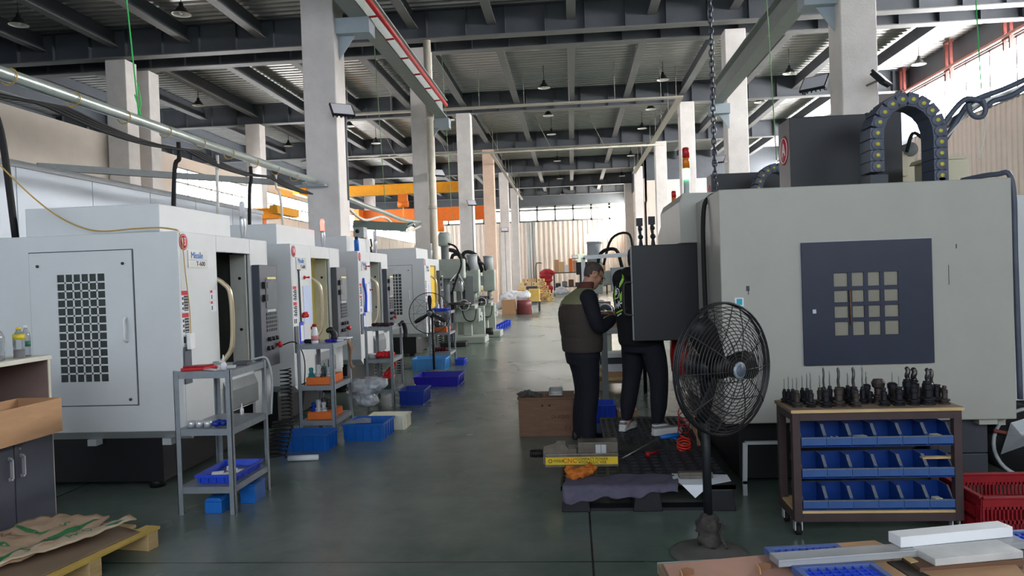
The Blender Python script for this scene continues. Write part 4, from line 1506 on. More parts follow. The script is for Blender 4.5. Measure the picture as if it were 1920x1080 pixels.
mb = MB().box(2.74, 2.98, 6.72, 6.9, 2.001, 2.52).box(2.78, 2.9, 6.68, 6.72, 2.3, 2.48)
obj('housing', mb, machine_cream, t, bevel=.006)
obj('motor_cap', MB().cyl((2.94, 6.7, 2.53), (2.94, 6.86, 2.53), .06, n=18), mid_grey, t)

# cables that hang at the right, from a steel arm
t = thing('cable_boom', 'steel arm carrying thick dark cables at the upper right, before the bright windows', 'cable arm', (3.0, 6.4, 2.6))
a_, b_ = at(1772, 236, Y=6.4), at(1852, 184, Y=6.4)
mb = MB().bar(a_, b_, .07, .05).bar(b_ + V((0, 0, -.02)), at(1925, 160, Y=6.4), .03, .03)
obj('arm', mb, bare_steel, t)
for i, pl in enumerate(([(1772, 262), (1795, 225), (1815, 195), (1840, 182), (1880, 168), (1925, 148)],
                        [(1765, 240), (1790, 205), (1812, 186), (1838, 190), (1850, 200), (1862, 190), (1895, 180), (1925, 162)],
                        [(1842, 188), (1848, 204), (1842, 218), (1828, 219), (1818, 208), (1816, 194)])):
    obj('cable', MB().tube(smooth_path([at(px, py, Y=6.32 - .05 * i) for px, py in pl], 6), .022 if i < 2 else .02, 8), chain_blue, t)
obj('white_cord', MB().tube(smooth_path([at(px, py, Y=6.3) for px, py in ((1775, 258), (1800, 230), (1835, 197), (1846, 215), (1846, 250), (1835, 300))], 6), .007, 6), white_cable, t)
tag(obj('power_cable', MB().tube(smooth_path([at(px, py, Y=6.0) for px, py in ((1700, 285), (1712, 250), (1735, 262), (1752, 262))], 6), .014, 8), black_rubber), 'black cable looped between the black cover and the cable chain', 'cable')

# chain of the hoist
mb = MB()
a_, b_ = V((1.45, 7.6, 2.2)), V((1.45, 7.6, 8.55))
n = 116
for i in range(n):
    z = 2.2 + (8.55 - 2.2) * (i + .5) / n
    pts = []
    for k in range(12):
        a = 2 * PI * k / 12
        q = (math.cos(a) * .021, math.sin(a) * .038)
        pts.append((1.45 + (q[0] if i % 2 else 0), 7.6 + (0 if i % 2 else q[0]), z + q[1]))
    mb.tube(pts, .0075, 5, closed=True)
tag(obj('hoist_chain', mb, mat('dark_chain', (70, 74, 84), .35, .7, var=.15, scale=20)), 'dark link chain hanging from the roof beside the signal tower', 'chain')

# ------------------------------------------------------------------ under and beside the right machine
t = thing('belt_wheel', 'black drum with a pale rim on the floor at the right edge of the photo', 'drum', (3.0, 5.55, 0))
M_ = Matrix.Rotation(PI / 2, 4, 'X')
obj('drum', MB().cyl((3.16, 5.5, .26), (3.16, 5.75, .26), .25, n=32), black_rubber, t)
obj('rim', MB().tube(arc((3.16, 5.5, .26), .24, 0, 2 * PI, 32, (1, 0, 0), (0, 0, 1))[:-1], .014, 6, closed=True), light_grey, t)
obj('red_tube', MB().tube(smooth_path([(2.9, 5.46, .36), (3.05, 5.45, .34), (3.2, 5.45, .4), (3.35, 5.46, .5)], 5), .014, 8), rust_red, t)
t = thing('clear_sheet', 'torn clear plastic hanging by the black drum at the right', 'film', (3.1, 5.44, .2))
mb = MB().add([V((3.0, 5.43, .42)), V((3.28, 5.43, .5)), V((3.2, 5.42, .3)), V((2.93, 5.43, .2)), V((3.06, 5.40, .33))], [(0, 4, 3), (0, 1, 4), (1, 2, 4), (2, 3, 4)])
o = obj('film', mb, plastic_film, t)
o.modifiers.new('thick', 'SOLIDIFY').thickness = .002
# picture-frame like steel frame standing below the machine
mb = MB()
fa = [V((1.13, 5.2, .08)), V((1.14, 5.2, .36)), V((1.4, 5.2, .36)), V((1.4, 5.2, .03))]
for a_, b_ in zip(fa, fa[1:]):
    mb.bar(a_, b_, .03, .02)
mb.bar(V((1.13, 5.2, .0)), V((1.13, 5.2, .1)), .03, .02)
mb.bar(V((1.4, 5.2, .0)), V((1.4, 5.2, .1)), .03, .02)
tag(obj('steel_stand', mb, light_grey), 'pale steel frame standing on the floor below the grey machine, left of the cart', 'frame')
tag(obj('red_cover', MB().lathe([(.02, .62), (.075, .66), (.085, .8), (.08, .96), (.03, 1.0)], (.93, 6.75, 0), n=14), red_plastic), 'red plastic cover hanging below the open black door', 'cover')

# red basket
t = thing('red_basket', 'red slatted plastic basket on the floor right of the tool cart', 'basket', (2.55, 4.5, 0))
x0, x1, y0, y1, h = 2.2, 2.95, 4.27, 4.75, .25
obj('bottom', MB().box(x0 + .02, x1 - .02, y0 + .02, y1 - .02, .005, .015), red_dark, t)


def slat_wall(a, b):
    mb = MB()
    a, b = V(a), V(b)
    L_ = (b - a).length
    u = (b - a).normalized()
    n_ = int(L_ / .022)
    for z0, z1 in ((.005, .05), (.105, .125), (.185, .25)):
        mb.bar(a + V((0, 0, (z0 + z1) / 2)), b + V((0, 0, (z0 + z1) / 2)), .012, z1 - z0)
    for i in range(n_ + 1):
        q = a + u * (L_ * i / n_)
        wd = .012 if i % 12 > 2 else .024
        mb.bar(q + V((0, 0, .04)), q + V((0, 0, .2)), wd, .008, up=u)
    return mb


for a_, b_ in (((x0, y0, 0), (x1, y0, 0)), ((x0, y1, 0), (x1, y1, 0)), ((x0, y0, 0), (x0, y1, 0)), ((x1, y0, 0), (x1, y1, 0))):
    obj('slatted_side', slat_wall(a_, b_), red_dark, t)
mb = MB()
for a_, b_ in (((x0, y0, h), (x1, y0, h)), ((x0, y1, h), (x1, y1, h)), ((x0, y0, h), (x0, y1, h)), ((x1, y0, h), (x1, y1, h))):
    mb.bar(a_, b_, .03, .016)
obj('rim', mb, red_dark, t, bevel=.004)

# ------------------------------------------------------------------ tool cart
CX0, CX1, CY0, CY1, CZ = 1.225, 2.155, 4.37, 4.7, .735
t = thing('tool_cart', 'brown steel cart on casters with a wooden top full of tool holders and blue bins', 'cart', ((CX0 + CX1) / 2, 4.53, 0))
w = .045
for x in (CX0, CX1 - w):
    for y in (CY0, CY1 - w):
        obj('post', MB().box(x, x + w, y, y + w, .09, CZ - .02), cart_brown, t, bevel=.003)
mb = MB()
for z0, z1 in ((CZ - .065, CZ - .021), (.09, .135)):
    for y in (CY0, CY1 - w):
        mb.box(CX0 + w, CX1 - w, y + .001, y + w - .001, z0, z1)
    for x in (CX0, CX1 - w):
        mb.box(x + .001, x + w - .001, CY0 + w, CY1 - w, z0, z1)
objs('rail', mb, cart_brown, t)
obj('worktop', MB().box(CX0 - .008, CX1 + .008, CY0 - .01, CY1 + .01, CZ - .02, CZ), wood_grey, t, bevel=.003)
obj('top_edging', MB().box(CX0 - .008, CX1 + .008, CY0 - .013, CY0 - .0102, CZ - .019, CZ - .002), wood_pale, t)
obj('bottom_board', MB().box(CX0 + .01, CX1 - .01, CY0 + .006, CY1 - .01, .136, .15), wood_pale, t)
mb = MB()
for z in (.165, .335, .505):
    mb.box(CX0 + w, CX1 - w, CY0 + .206, CY0 + .22, z + .06, z + .1)
for x in (CX0 + .06, CX1 - .075):
    mb.box(x, x + .015, CY0 + .221, CY0 + .235, .15, CZ - .07)
objs('bin_rail', mb, dark_grey, t)
for x in (CX0 + .03, CX1 - .03):
    for y in (CY0 + .05, CY1 - .05):
        mb = MB().cyl((x - .012, y, .032), (x + .012, y, .032), .032, n=16)
        wh = obj('caster', mb, black_rubber, t)
        mb = MB().box(x - .022, x - .016, y - .02, y + .02, .03, .09).box(x + .016, x + .022, y - .02, y + .02, .03, .09).box(x - .022, x + .022, y - .02, y + .02, .082, .09)
        obj('caster_fork', mb, bright_steel, wh)


def pick_bin(label, x, y, z, m, group):
    W, D, H = .146, .19, .115
    t = thing('picking_bin', label, 'bin', (x + W / 2, y + D / 2, z), 0, group)
    side = [(y, z), (y + D, z), (y + D, z + H), (y + .08, z + H), (y + .025, z + .06), (y, z + .05)]
    mb = MB().prism(side, 'x', x, x + .004).prism(side, 'x', x + W - .004, x + W)
    mb.box(x + .004, x + W - .004, y, y + D, z, z + .004)
    mb.box(x + .004, x + W - .004, y + D - .004, y + D, z, z + H)
    obj('tub', mb, m, t)
    mb = MB().box(x, x + W, y - .006, y, z + .012, z + .052)
    mb.bar((x + .002, y + .002, z + .05), (x + .002, y + .026, z + .062), .012, .006)
    mb.bar((x + W - .002, y + .002, z + .05), (x + W - .002, y + .026, z + .062), .012, .006)
    obj('front_lip', mb, mat('bin_lip_blue', (58, 92, 150), .45, var=.1), t)
    mb = MB()
    for xx in (x + .003, x + W - .003):
        mb.bar((xx, y + .023, z + .062), (xx, y + .079, z + H + .001), .01, .006)
    mb.box(x, x + W, y - .008, y + .004, z + .0525, z + .058)
    objs('rim_edge', mb, mat('bin_dusty_edge', (118, 122, 132), .6, var=.15, scale=30), t)
    return t


RN = ('top', 'middle', 'bottom')
for r, z in enumerate((.515, .335, .153)):
    for i in range(6):
        x = CX0 + w + .002 + i * .1395 * (CX1 - CX0 - 2 * w) / .84
        W_ = .1385
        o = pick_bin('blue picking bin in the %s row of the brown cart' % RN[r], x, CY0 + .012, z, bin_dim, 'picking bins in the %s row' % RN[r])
        o.scale = (.94, 1, 1)
cream_part = mat('cream_part', (226, 220, 196), .6, var=.05)
for i, (bx, r, w_, l_, a, m_, nm, lb) in enumerate((
        (0, 0, .05, .03, .1, cream_part, 'cream_strip', 'single cream strip in the first bin of the top row'),
        (1, 0, .03, .05, .5, wood_pale, 'wood_strip', 'short strip in the second bin of the top row, leftmost of the strips there'),
        (1, 0, .06, .02, -.5, cream_part, 'cream_strip', 'cream strip in the second bin of the top row, leaning on the others'),
        (1, 0, .06, .025, -.4, cream_part, 'cream_strip', 'cream strip in the second bin of the top row, rightmost and highest'),
        (2, 0, .07, .04, .2, light_grey, 'grey_block', 'grey block in the third bin of the top row'),
        (5, 0, .05, .05, .1, cream_part, 'cream_block', 'cream block in the last bin of the top row'),
        (3, 1, .05, .03, .2, bright_steel, 'bright_part', 'bright metal part in a middle row bin'),
        (5, 2, .04, .05, .15, cream_part, 'cream_block', 'cream block in the last bin of the bottom row'),
        (0, 2, .035, .035, .8, wood_brown, 'brown_bead', 'brown round bead in the first bin of the bottom row'),
        (4, 2, .06, .04, .1, dark_steel, 'steel_fitting', 'dark steel fitting in the fifth bin of the bottom row'))):
    z = (.515, .335, .153)[r] + .0045
    x = CX0 + w + .002 + (bx + .5) * .139 + (.03 * (i - 2) if bx == 1 else 0)
    hh = .05 if 'block' in nm else .014
    hh += .02 if i in (2, 3) else 0
    mb = MB().box(-w_ / 2, w_ / 2, -l_ / 2, l_ / 2, 0, hh if i not in (2, 3) else .014)
    if i in (2, 3):
        mb.xf(Matrix.Translation((0, 0, .022)) @ Matrix.Rotation(.35, 4, 'Y'))
    mb.xf(Matrix.Translation((x, CY0 + .06, z)) @ Matrix.Rotation(a, 4, 'Z'))
    tag(obj(nm, mb, m_, bevel=.002), lb, 'part')
mb = MB().box(1.96, 2.14, CY0 + .05, CY0 + .09, .43, .438).xf(Matrix.Identity(4))
tag(obj('wood_offcut', mb, wood_pale), 'thin wooden slat lying across the right end of the middle row of bins', 'slat')

# tool holders on the cart, in three rows
tool_black = mat('tool_holder_black', (52, 52, 58), .35, .6, var=.15, scale=18)
tool_warm = mat('tool_holder_worn', (84, 76, 72), .4, .6, var=.2, scale=18)
GT = 'tool holders standing on the brown cart'
row = []
px0 = lambda zx: 1440 + zx / 5.333
spec = [  # zoom x, row, kind, bit(r,len), scale
    (165, 2, 0, (.0025, .05), .8), (207, 1.6, 0, (.003, .06), .85), (250, 1, 0, (.0035, .05), .95), (290, .2, 0, (.004, .06), 1.0),
    (345, 2, 0, (.003, .06), .85), (392, 1.2, 0, (.0035, .07), .95), (428, .2, 0, (.0045, .08), 1.0), (520, 1, 0, (.003, .06), 1.0),
    (560, .9, 0, (.006, .09), 1.05), (580, .1, 1, None, .95), (620, 1.6, 0, (.0035, .07), 1.0), (708, .2, 1, (.008, .09), 1.05),
    (742, 1.4, 2, None, 1.1), (800, 1.6, 0, (.004, .06), 1.0), (858, .6, 1, (.009, .09), 1.0), (880, 0, 1, None, .85),
    (948, 1.0, 0, (.005, .1), 1.0), (985, 1.8, 2, (.005, .06), 1.2), (1020, 1.2, 2, None, .8), (1105, 1.5, 3, None, 1.2),
    (1160, .2, 0, None, 1.05), (1245, 1.4, 2, (.0025, .05), 1.35), (1310, .2, 1, (.0025, .05), 1.0), (1275, .9, 1, None, .9), (1400, 1.6, 1, (.014, .06), 1.2),
    (1460, .3, 1, None, 1.05), (1465, 1.5, 1, (.016, .06), 1.15), (1500, .9, 2, None, 1.1), (1600, .4, 1, (.013, .06), 1.25), (1640, 1.4, 2, (.01, .07), 1.2),
    (1690, .8, 1, None, 1.0), (1765, .4, 0, None, 1.05), (1530, 1.9, 2, None, .9), (690, 1.9, 2, None, .9)]
for k, (zx, rr, kind, bit, s_) in enumerate(spec):
    y = CY0 + .055 + rr * .1
    p_ = at(1440 + zx / 5.333, 745, Y=y)
    tl = tool_holder('dark tool holder standing upright on the wooden top of the brown cart', p_.x, y, CZ + .0005, kind, (bit[0] * 1.1, bit[1] * 1.3) if bit else None, GT, s=s_ * .95, m=tool_warm if k % 4 == 3 else tool_black)
    obj('taper_shank', MB().lathe([(.012 * s_, CZ - .021), (.008, CZ - .06), (.011, CZ - .063), (.008, CZ - .078)], (p_.x, y, 0), n=10), tool_black, tl)


# ------------------------------------------------------------------ fans
guard_wire = mat('guard_wire', (58, 56, 58), .35, .3)
def ring_pts(r, z, n=56):
    return [V((r * math.cos(2 * PI * k / n), r * math.sin(2 * PI * k / n), z)) for k in range(n)]


def make_fan(name, label, base, head, nrm, rad, rings_f, rings_r, wire, dome, blade, dark=True, spokes=10, badge_r=.045, base_r=.21):
    t = thing(name, label, 'fan', base)
    bz = V(base)
    obj('base', MB().lathe([(base_r, 0), (base_r, .012), (base_r * .8, .03), (.05, .045), (.03, .06)], bz, n=36), mat('fan_base_grey', (104, 102, 98), .5, var=.1), t)
    head = V(head)
    n_ = V(nrm).normalized()
    back = head - n_ * .17
    obj('pole', MB().cyl(bz + V((0, 0, .05)), V((bz.x, bz.y, head.z - .02)), .024 if rad > .34 else .02, n=16), black_paint, t)
    mb = MB().cyl(head - n_ * .22, head - n_ * .05, .06, n=20).bar(V((bz.x, bz.y, head.z - .08)), head - n_ * .16, .05)
    obj('motor', mb, black_paint, t)
    u = V((0, 0, 1)).cross(n_).normalized()
    M = frame_m(head, u, n_.cross(u))
    # frame_m's third axis is u x (n x u) = n
    mb = MB()
    for i in range(rings_f):
        f = i / (rings_f - 1)
        r = badge_r + (rad - badge_r) * f
        mb.tube(ring_pts(r, .03 + dome * (1 - f * f)), wire, 5, closed=True)
    for k in range(spokes):
        a = 2 * PI * k / spokes
        pts = []
        for i in range(9):
            f = i / 8
            r = badge_r * .8 + (rad - badge_r * .8) * f
            pts.append(V((r * math.cos(a), r * math.sin(a), .034 + dome * (1 - f * f))))
        mb.tube(pts, wire * 1.2, 5)
    mb.xf(M)
    obj('front_guard', mb, guard_wire, t)
    mb = MB()
    for i in range(rings_r):
        f = i / (rings_r - 1)
        r = .09 + (rad - .09) * f
        mb.tube(ring_pts(r, -.01 - dome * 1.3 * (1 - f * f)), wire, 5, closed=True)
    for k in range(spokes + 4):
        a = 2 * PI * k / (spokes + 4)
        pts = []
        for i in range(9):
            f = i / 8
            r = .09 + (rad - .09) * f
            aa = a + .8 * f
            pts.append(V((r * math.cos(aa), r * math.sin(aa), -.013 - dome * 1.3 * (1 - f * f))))
        mb.tube(pts, wire * 1.2, 5)
    mb.xf(M)
    obj('rear_guard', mb, guard_wire, t)
    mb = MB().tube(ring_pts(rad + .004, .022), .0065, 8, closed=True).tube(ring_pts(rad + .004, -.004), .0055, 8, closed=True)
    mb.xf(M)
    obj('guard_rim', mb, black_paint, t)
    hub = MB().lathe([(.05, -.06), (.055, .0), (.05, .02), (.02, .03)], (0, 0, 0), n=20)
    hub.xf(M)
    obj('hub', hub, black_plastic, t)
    for k in range(3):
        a = PI / 2 + 2 * PI * k / 3 + blade[2]
        r0, r1, w0, w1 = .045, rad * .88, blade[0], blade[1]
        vs = []
        ns = 8
        for i in range(ns + 1):
            f = i / ns
            r = r0 + (r1 - r0) * f
            wd = w0 + (w1 - w0) * min(1, f * 1.5)
            wd *= (1 - max(0, f - .8) * 2.2)
            tw = .55 - .25 * f
            for e in (-1, 1):
                x, y = r, e * wd / 2
                z = -.02 - math.sin(tw) * y
                y *= math.cos(tw)
                vs.append(V((x * math.cos(a) - y * math.sin(a), x * math.sin(a) + y * math.cos(a), z)))
        mb = MB().add(vs, [(2 * i, 2 * i + 1, 2 * i + 3, 2 * i + 2) for i in range(ns)], smooth=True)
        mb.xf(M)
        b_ = obj('blade', mb, black_plastic, t)
        sm = b_.modifiers.new('thick', 'SOLIDIFY')
        sm.thickness = .004
    bd = MB().lathe([(badge_r, .028 + dome), (badge_r, .036 + dome), (badge_r * .8, .042 + dome)], (0, 0, 0), n=28)
    bd.xf(M)
    b_ = obj('badge', bd, mat('fan_badge_grey', (150, 158, 170), .4, .3), t, label='grey round badge at the centre of the guard')
    bd = MB().lathe([(badge_r * .72, .042 + dome), (badge_r * .7, .0445 + dome)], (0, 0, 0), n=28)
    bd.xf(M)
    c_ = obj('badge_face', bd, mat('fan_badge_slate', (92, 102, 118), .4), b_)
    return t


make_fan('pedestal_fan', 'big black pedestal fan standing in the foreground before the grey machine', (.695, 4.12, 0), (.775, 4.03, 1.025), (.6, -.8, .0), .345,
         18, 13, .0024, .085, (.11, .16, -PI / 2), spokes=10)
make_fan('pedestal_fan', 'distant black pedestal fan with three slim blades in front of the last white machine', (-2.33, 12.2, 0), (-2.34, 12.05, 1.0), (.12, -.99, .0), .33,
         14, 3, .0016, .05, (.05, .075, .0), spokes=8, badge_r=.04)
# dark cloth wrapped round the pole
rings = []
for i, (z, r) in enumerate(((.05, .05), (.07, .068), (.1, .062), (.118, .046), (.135, .06), (.17, .066), (.2, .05), (.225, .034))):
    rg = []
    for k in range(18):
        a = 2 * PI * k / 18
        rr = r * (1 + .16 * math.sin(a * 3 + i * 1.3) + .1 * math.sin(a * 5 - i * 2.1))
        rg.append(V((.695 + rr * math.cos(a), 4.12 + rr * math.sin(a), z + .008 * math.sin(a * 2 + i))))
    rings.append(rg)
mb = MB().loft(rings)
mb.tube(smooth_path([(.74, 4.06, .2), (.77, 4.05, .19), (.765, 4.05, .17), (.75, 4.06, .12), (.78, 4.05, .055)], 4), .008, 6)
tag(obj('wrapped_rag', mb, grey_rag), 'dark grey rag tied round the foot of the big black fan', 'rag')

# ------------------------------------------------------------------ black plastic pallets with things on them
pallet_black = mat('pallet_black_plastic', (30, 31, 36), .5, var=.15)


def plastic_pallet(label, x0, x1, y0, y1, h):
    t = thing('plastic_pallet', label, 'pallet', ((x0 + x1) / 2, (y0 + y1) / 2, 0), 0, 'black pallets by the grey machine')
    mb = MB()
    nx, ny = 14, 12
    for i in range(nx + 1):
        x = x0 + (x1 - x0) * i / nx
        mb.box(max(x0, x - .012), min(x1, x + .012), y0, y1, h - .03, h)
    for j in range(ny + 1):
        y = y0 + (y1 - y0) * j / ny
        mb.box(x0, x1, max(y0, y - .014), min(y1, y + .014), h - .028, h - .001)
    mb.box(x0, x1, y0, y0 + .08, h - .029, h - .0005).box(x0, x1, y1 - .08, y1, h - .029, h - .0005)
    obj('deck', mb, pallet_black, t)
    for fx in (0, .5, 1):
        for fy in (0, .5, 1):
            a, b = x0 + (x1 - x0 - .19) * fx, y0 + (y1 - y0 - .15) * fy
            mb = MB().prism([(a, a * 0 + .0), (a + .19, .0), (a + .17, h - .03), (a + .02, h - .03)], 'y', b, b + .15)
            obj('foot', mb, pallet_black, t, bevel=.006)
    mb = MB()
    for fy in (0, .5, 1):
        b = y0 + (y1 - y0 - .15) * fy
        mb.box(x0 + .19, x1 - .19, b + .02, b + .13, 0.001, .02)
    obj('runner', mb, pallet_black, t)
    return t


PH = .17
plastic_pallet('nearer black plastic pallet, carrying the yellow vise and a violet cloth', -.12, 1.0, 4.86, 5.96, PH)
plastic_pallet('black plastic pallet the person in the printed hoodie stands on', .22, 1.0, 6.02, 7.3, .15)

# violet cloth draped over the front edge
nx, ny = 40, 22
vs = []
for j in range(ny + 1):
    for i in range(nx + 1):
        f, g = i / nx, j / ny
        x = -.1 + .74 * f
        L_ = .37 * g
        ytop = 5.1 - .03 * math.sin(f * 7)
        edge = 4.852
        if ytop - L_ > edge:
            y, z = ytop - L_, PH + .004 + .010 * abs(math.sin(9 * f + 4 * g)) * (1 - .6 * g)
        else:
            d = L_ - (ytop - edge)
            d = min(d, .098 - .062 * f + .012 * math.sin(f * 13) + .006 * math.sin(f * 31))
            y, z = edge - .012 - .014 * (1 + math.sin(f * 22 + 2 * math.sin(f * 9))) * min(1, d * 12), PH + .002 - d
        vs.append(V((x + .012 * math.sin(g * 6), y, z)))
fs = [(j * (nx + 1) + i, j * (nx + 1) + i + 1, (j + 1) * (nx + 1) + i + 1, (j + 1) * (nx + 1) + i) for j in range(ny) for i in range(nx)]
o = obj('cloth', MB().add(vs, fs, smooth=True), violet_cloth)
o.modifiers.new('thick', 'SOLIDIFY').thickness = .003
tag(o, 'grey violet cloth draped over the front edge of the black pallet', 'cloth')


def blob_cloth(name, label, cat, pts, r, m, seed, fold=1.3):
    """crumpled cloth: merged lumps, remeshed and roughened"""
    rr = random.Random(seed)
    mb = MB()
    for p in pts:
        mb.sph(p, r * (.7 + .5 * rr.random()), 10, sc=(1.2 + .4 * rr.random(), 1.1, .7))
    bm = mb.bm
    me = bpy.data.meshes.new(name)
    bm.to_mesh(me); bm.free()
    me.materials.append(m)
    o = bpy.data.objects.new(name, me)
    C.objects.link(o)
    rm = o.modifiers.new('remesh', 'REMESH')
    rm.mode = 'VOXEL'
    rm.voxel_size = r * .16
    rm.use_smooth_shade = True
    tx = bpy.data.textures.new(name + '_folds', 'CLOUDS')
    tx.noise_scale = r * .75
    d = o.modifiers.new('folds', 'DISPLACE')
    d.texture = tx
    d.strength = r * fold
    d.mid_level = .5
    d.texture_coords = 'LOCAL'
    return tag(o, label, cat)


blob_cloth('orange_rag', 'crumpled orange rag lying on the violet cloth', 'rag',
           [(-.06, 5.1, .215), (.0, 5.07, .22), (.05, 5.03, .225), (.02, 5.0, .22), (.08, 5.08, .23), (-.02, 5.02, .21)], .042, orange_cloth, 3)
mb = MB().add([V((.63, 5.13, .176)), V((.99, 5.08, .176)), V((.985, 4.93, .176)), V((.84, 4.853, .174)), V((.74, 4.847, .09)), V((.66, 4.853, .174)), V((.62, 5.0, .178))],
              [(0, 6, 5, 3, 2, 1), (5, 4, 3)])
o = obj('paper_sheet', mb, white_paper)
o.modifiers.new('thick', 'SOLIDIFY').thickness = .002
tag(o, 'white paper corner hanging over the right end of the black pallet', 'paper')
mb = MB().box(.66, .88, 4.99, 5.05, .181, .215).box(.66, .88, 4.975, 4.99, .181, .195)
tag(obj('ground_bar', mb, vise_steel, bevel=.002), 'ground steel bar lying on the white paper', 'bar')

# hydraulic vise
t = thing('machine_vise', 'steel machine vise with a yellow lettered side, lying on the black pallet', 'vise', (.02, 5.42, PH))
z0 = PH + .0005
obj('bed', MB().box(-.24, .285, 5.34, 5.5, z0, z0 + .098), vise_steel, t, bevel=.004)
sp_ = obj('side_plate', MB().box(-.235, .28, 5.333, 5.34, z0 + .022, z0 + .075), vise_yellow, t, label='yellow plate with black and red lettering')
lettering('CNC', .046, ink_red, frame_m((-.06, 5.332, z0 + .049), (1, 0, 0), (0, 0, 1)), sp_)
lettering('COMPACT POWER', .026, ink, frame_m((.1, 5.332, z0 + .06), (1, 0, 0), (0, 0, 1)), sp_)
lettering('HYDRAULIC VISE', .026, ink, frame_m((.1, 5.332, z0 + .037), (1, 0, 0), (0, 0, 1)), sp_)
lettering('VOGUE', .028, ink, frame_m((-.14, 5.332, z0 + .049), (1, 0, 0), (0, 0, 1)), sp_, sx=.8)
mb = MB().tube(arc((-.2, 5.3322, z0 + .049), .012, 0, 2 * PI, 16, (1, 0, 0), (0, 0, 1))[:-1], .002, 5, closed=True)
obj('emblem', mb, ink, sp_)
obj('fixed_jaw', MB().box(.0, .283, 5.345, 5.495, z0 + .0985, z0 + .175), vise_steel, t, bevel=.003)
obj('jaw_plate', MB().box(.125, .162, 5.338, 5.345, z0 + .1, z0 + .16).box(.166, .2, 5.338, 5.345, z0 + .1, z0 + .16), bright_steel, t, label='bright jaw plate')
mb = MB().prism([(-.25, z0 + .02), (-.25, z0 + .12), (-.17, z0 + .14), (-.15, z0 + .16), (-.09, z0 + .16), (-.07, z0 + .13), (-.01, z0 + .13), (-.01, z0 + .0985), (-.24, z0 + .0985), (-.24, z0 + .02)][:8] + [(-.241, z0 + .0985), (-.241, z0 + .02)], 'y', 5.35, 5.49)
obj('moving_jaw', mb, vise_steel, t)
mb = MB()
for i in range(7):
    mb.cyl((-.255 - i * .013, 5.42, z0 + .085), (-.264 - i * .013, 5.42, z0 + .085), .03, n=18)
mb.cyl((-.25, 5.42, z0 + .085), (-.35, 5.42, z0 + .085), .024, n=16)
obj('spindle_knob', mb, black_plastic, t, label='ribbed black spindle end')

# air gun with red coil
t = thing('air_gun', 'blue air gun with a long steel nozzle lying across the black pallets', 'air gun', (.6, 5.7, PH))
a_, b_, c_ = at(1165, 860, Y=5.6), at(1238, 820, Y=5.85), at(1273, 815, Y=5.9)
obj('nozzle', MB().tube([a_, b_], .006, 8), bare_steel, t)
mb = MB().tube([b_, b_ * .6 + c_ * .4, c_], [.012, .02, .017], 10).bar(b_ * .4 + c_ * .6 + V((0, 0, -.012)), c_ + V((-.01, 0, -.04)), .014)
obj('grip', mb, blue_paint, t)
pts = []
for i in range(8 * 12 + 1):
    a = 2 * PI * i / 12
    f = i / 96
    q = at(1282 + 2 * f, 826 + 42 * f, Y=5.88)
    pts.append(q + V((.05 * math.cos(a), .05 * math.sin(a) * .8, .018 * math.sin(a))))
tag(obj('air_hose', MB().tube([c_] + pts, .007, 7), hose_red), 'red coiled air hose hanging beside the big fan', 'hose')
pts = []
for i in range(4 * 14 + 1):
    a = 2 * PI * i / 14
    f = i / 56
    q = at(1282, 770 + 45 * f, Y=6.1)
    pts.append(q + V((.045 * math.cos(a), .02 * math.sin(a), .045 * math.sin(a))))
tag(obj('air_hose', MB().tube(pts, .005, 6), red_dark), 'dark red hose loops behind the big fan guard', 'hose')
mb = MB().lathe([(.012, PH), (.022, PH + .015), (.018, PH + .04)], (.52, 5.62, 0), n=12).cyl((.5, 5.62, PH + .02), (.6, 5.68, PH + .025), .012, n=8)
tag(obj('hose_coupling', mb, red_dark), 'dark red hose coupling on the black pallet', 'coupling')
mb = MB()
for i in range(3):
    mb.tube(smooth_path([at(1298 + i * 4, 770, Y=6.1), at(1305 - i * 3, 800, Y=6.05), at(1308 + i * 2, 830, Y=6.0), at(1312, 855 - i * 5, Y=5.95)], 5), .006, 6)
tag(obj('cable_loop', mb, cardboard_dark), 'tangle of brown cables hanging behind the big fan', 'cable')

# wooden crate and things on and behind it
t = thing('wooden_crate', 'brown wooden crate on the floor behind the vise, left of the man in the vest', 'crate', (-.3, 7.35, 0))
obj('box', MB().box(-.56, -.03, 7.17, 7.55, .0, .36), wood_brown, t, bevel=.004)
obj('lid', MB().box(-.57, -.02, 7.16, 7.56, .36, .378), wood_brown, t, bevel=.003)
lettering('SY-PZ02', .05, mat('crate_stencil', (92, 40, 32), .8), frame_m((-.16, 7.168, .185), (1, 0, 0), (0, 0, 1)), t)
lettering('T-2', .045, MATS['crate_stencil'], frame_m((-.09, 7.168, .08), (1, 0, 0), (0, 0, 1)), t)
obj('nail_hole', MB().cyl((-.33, 7.167, .3), (-.33, 7.172, .3), .01, n=10).cyl((-.26, 7.167, .3), (-.26, 7.172, .3), .01, n=10), ink, t)
blob_cloth('grey_rag', 'dark grey rag on the left end of the wooden crate', 'rag', [(-.52, 7.2, .41), (-.46, 7.22, .415), (-.41, 7.2, .4), (-.36, 7.2, .395)], .035, grey_rag, 5)
mb = MB().box(-.26, -.14, 7.25, 7.37, .379, .385).box(-.265, -.255, 7.25, 7.37, .379, .455).box(-.14, -.13, 7.25, 7.37, .379, .46).box(-.255, -.14, 7.35, 7.36, .385, .45)
tag(obj('steel_bracket', mb, bare_steel, bevel=.002), 'grey steel channel bracket on the wooden crate', 'bracket')
bin_('plastic_basket', 'blue basket on the floor behind the legs of the man in the vest', 'basket', .13, .4, 7.75, 8.1, 0, .19, royal_blue)
t = thing('cardboard_box', 'low cardboard box on the floor between the two people, beside the blue basket', 'box', (.5, 7.9, 0))
obj('box', MB().box(.42, .63, 7.8, 8.05, 0, .11), cardboard, t, bevel=.003)
obj('flap', MB().prism([(.44, .11), (.5, .11), (.49, .18), (.47, .18)], 'y', 7.82, 7.86), white_paper, t)

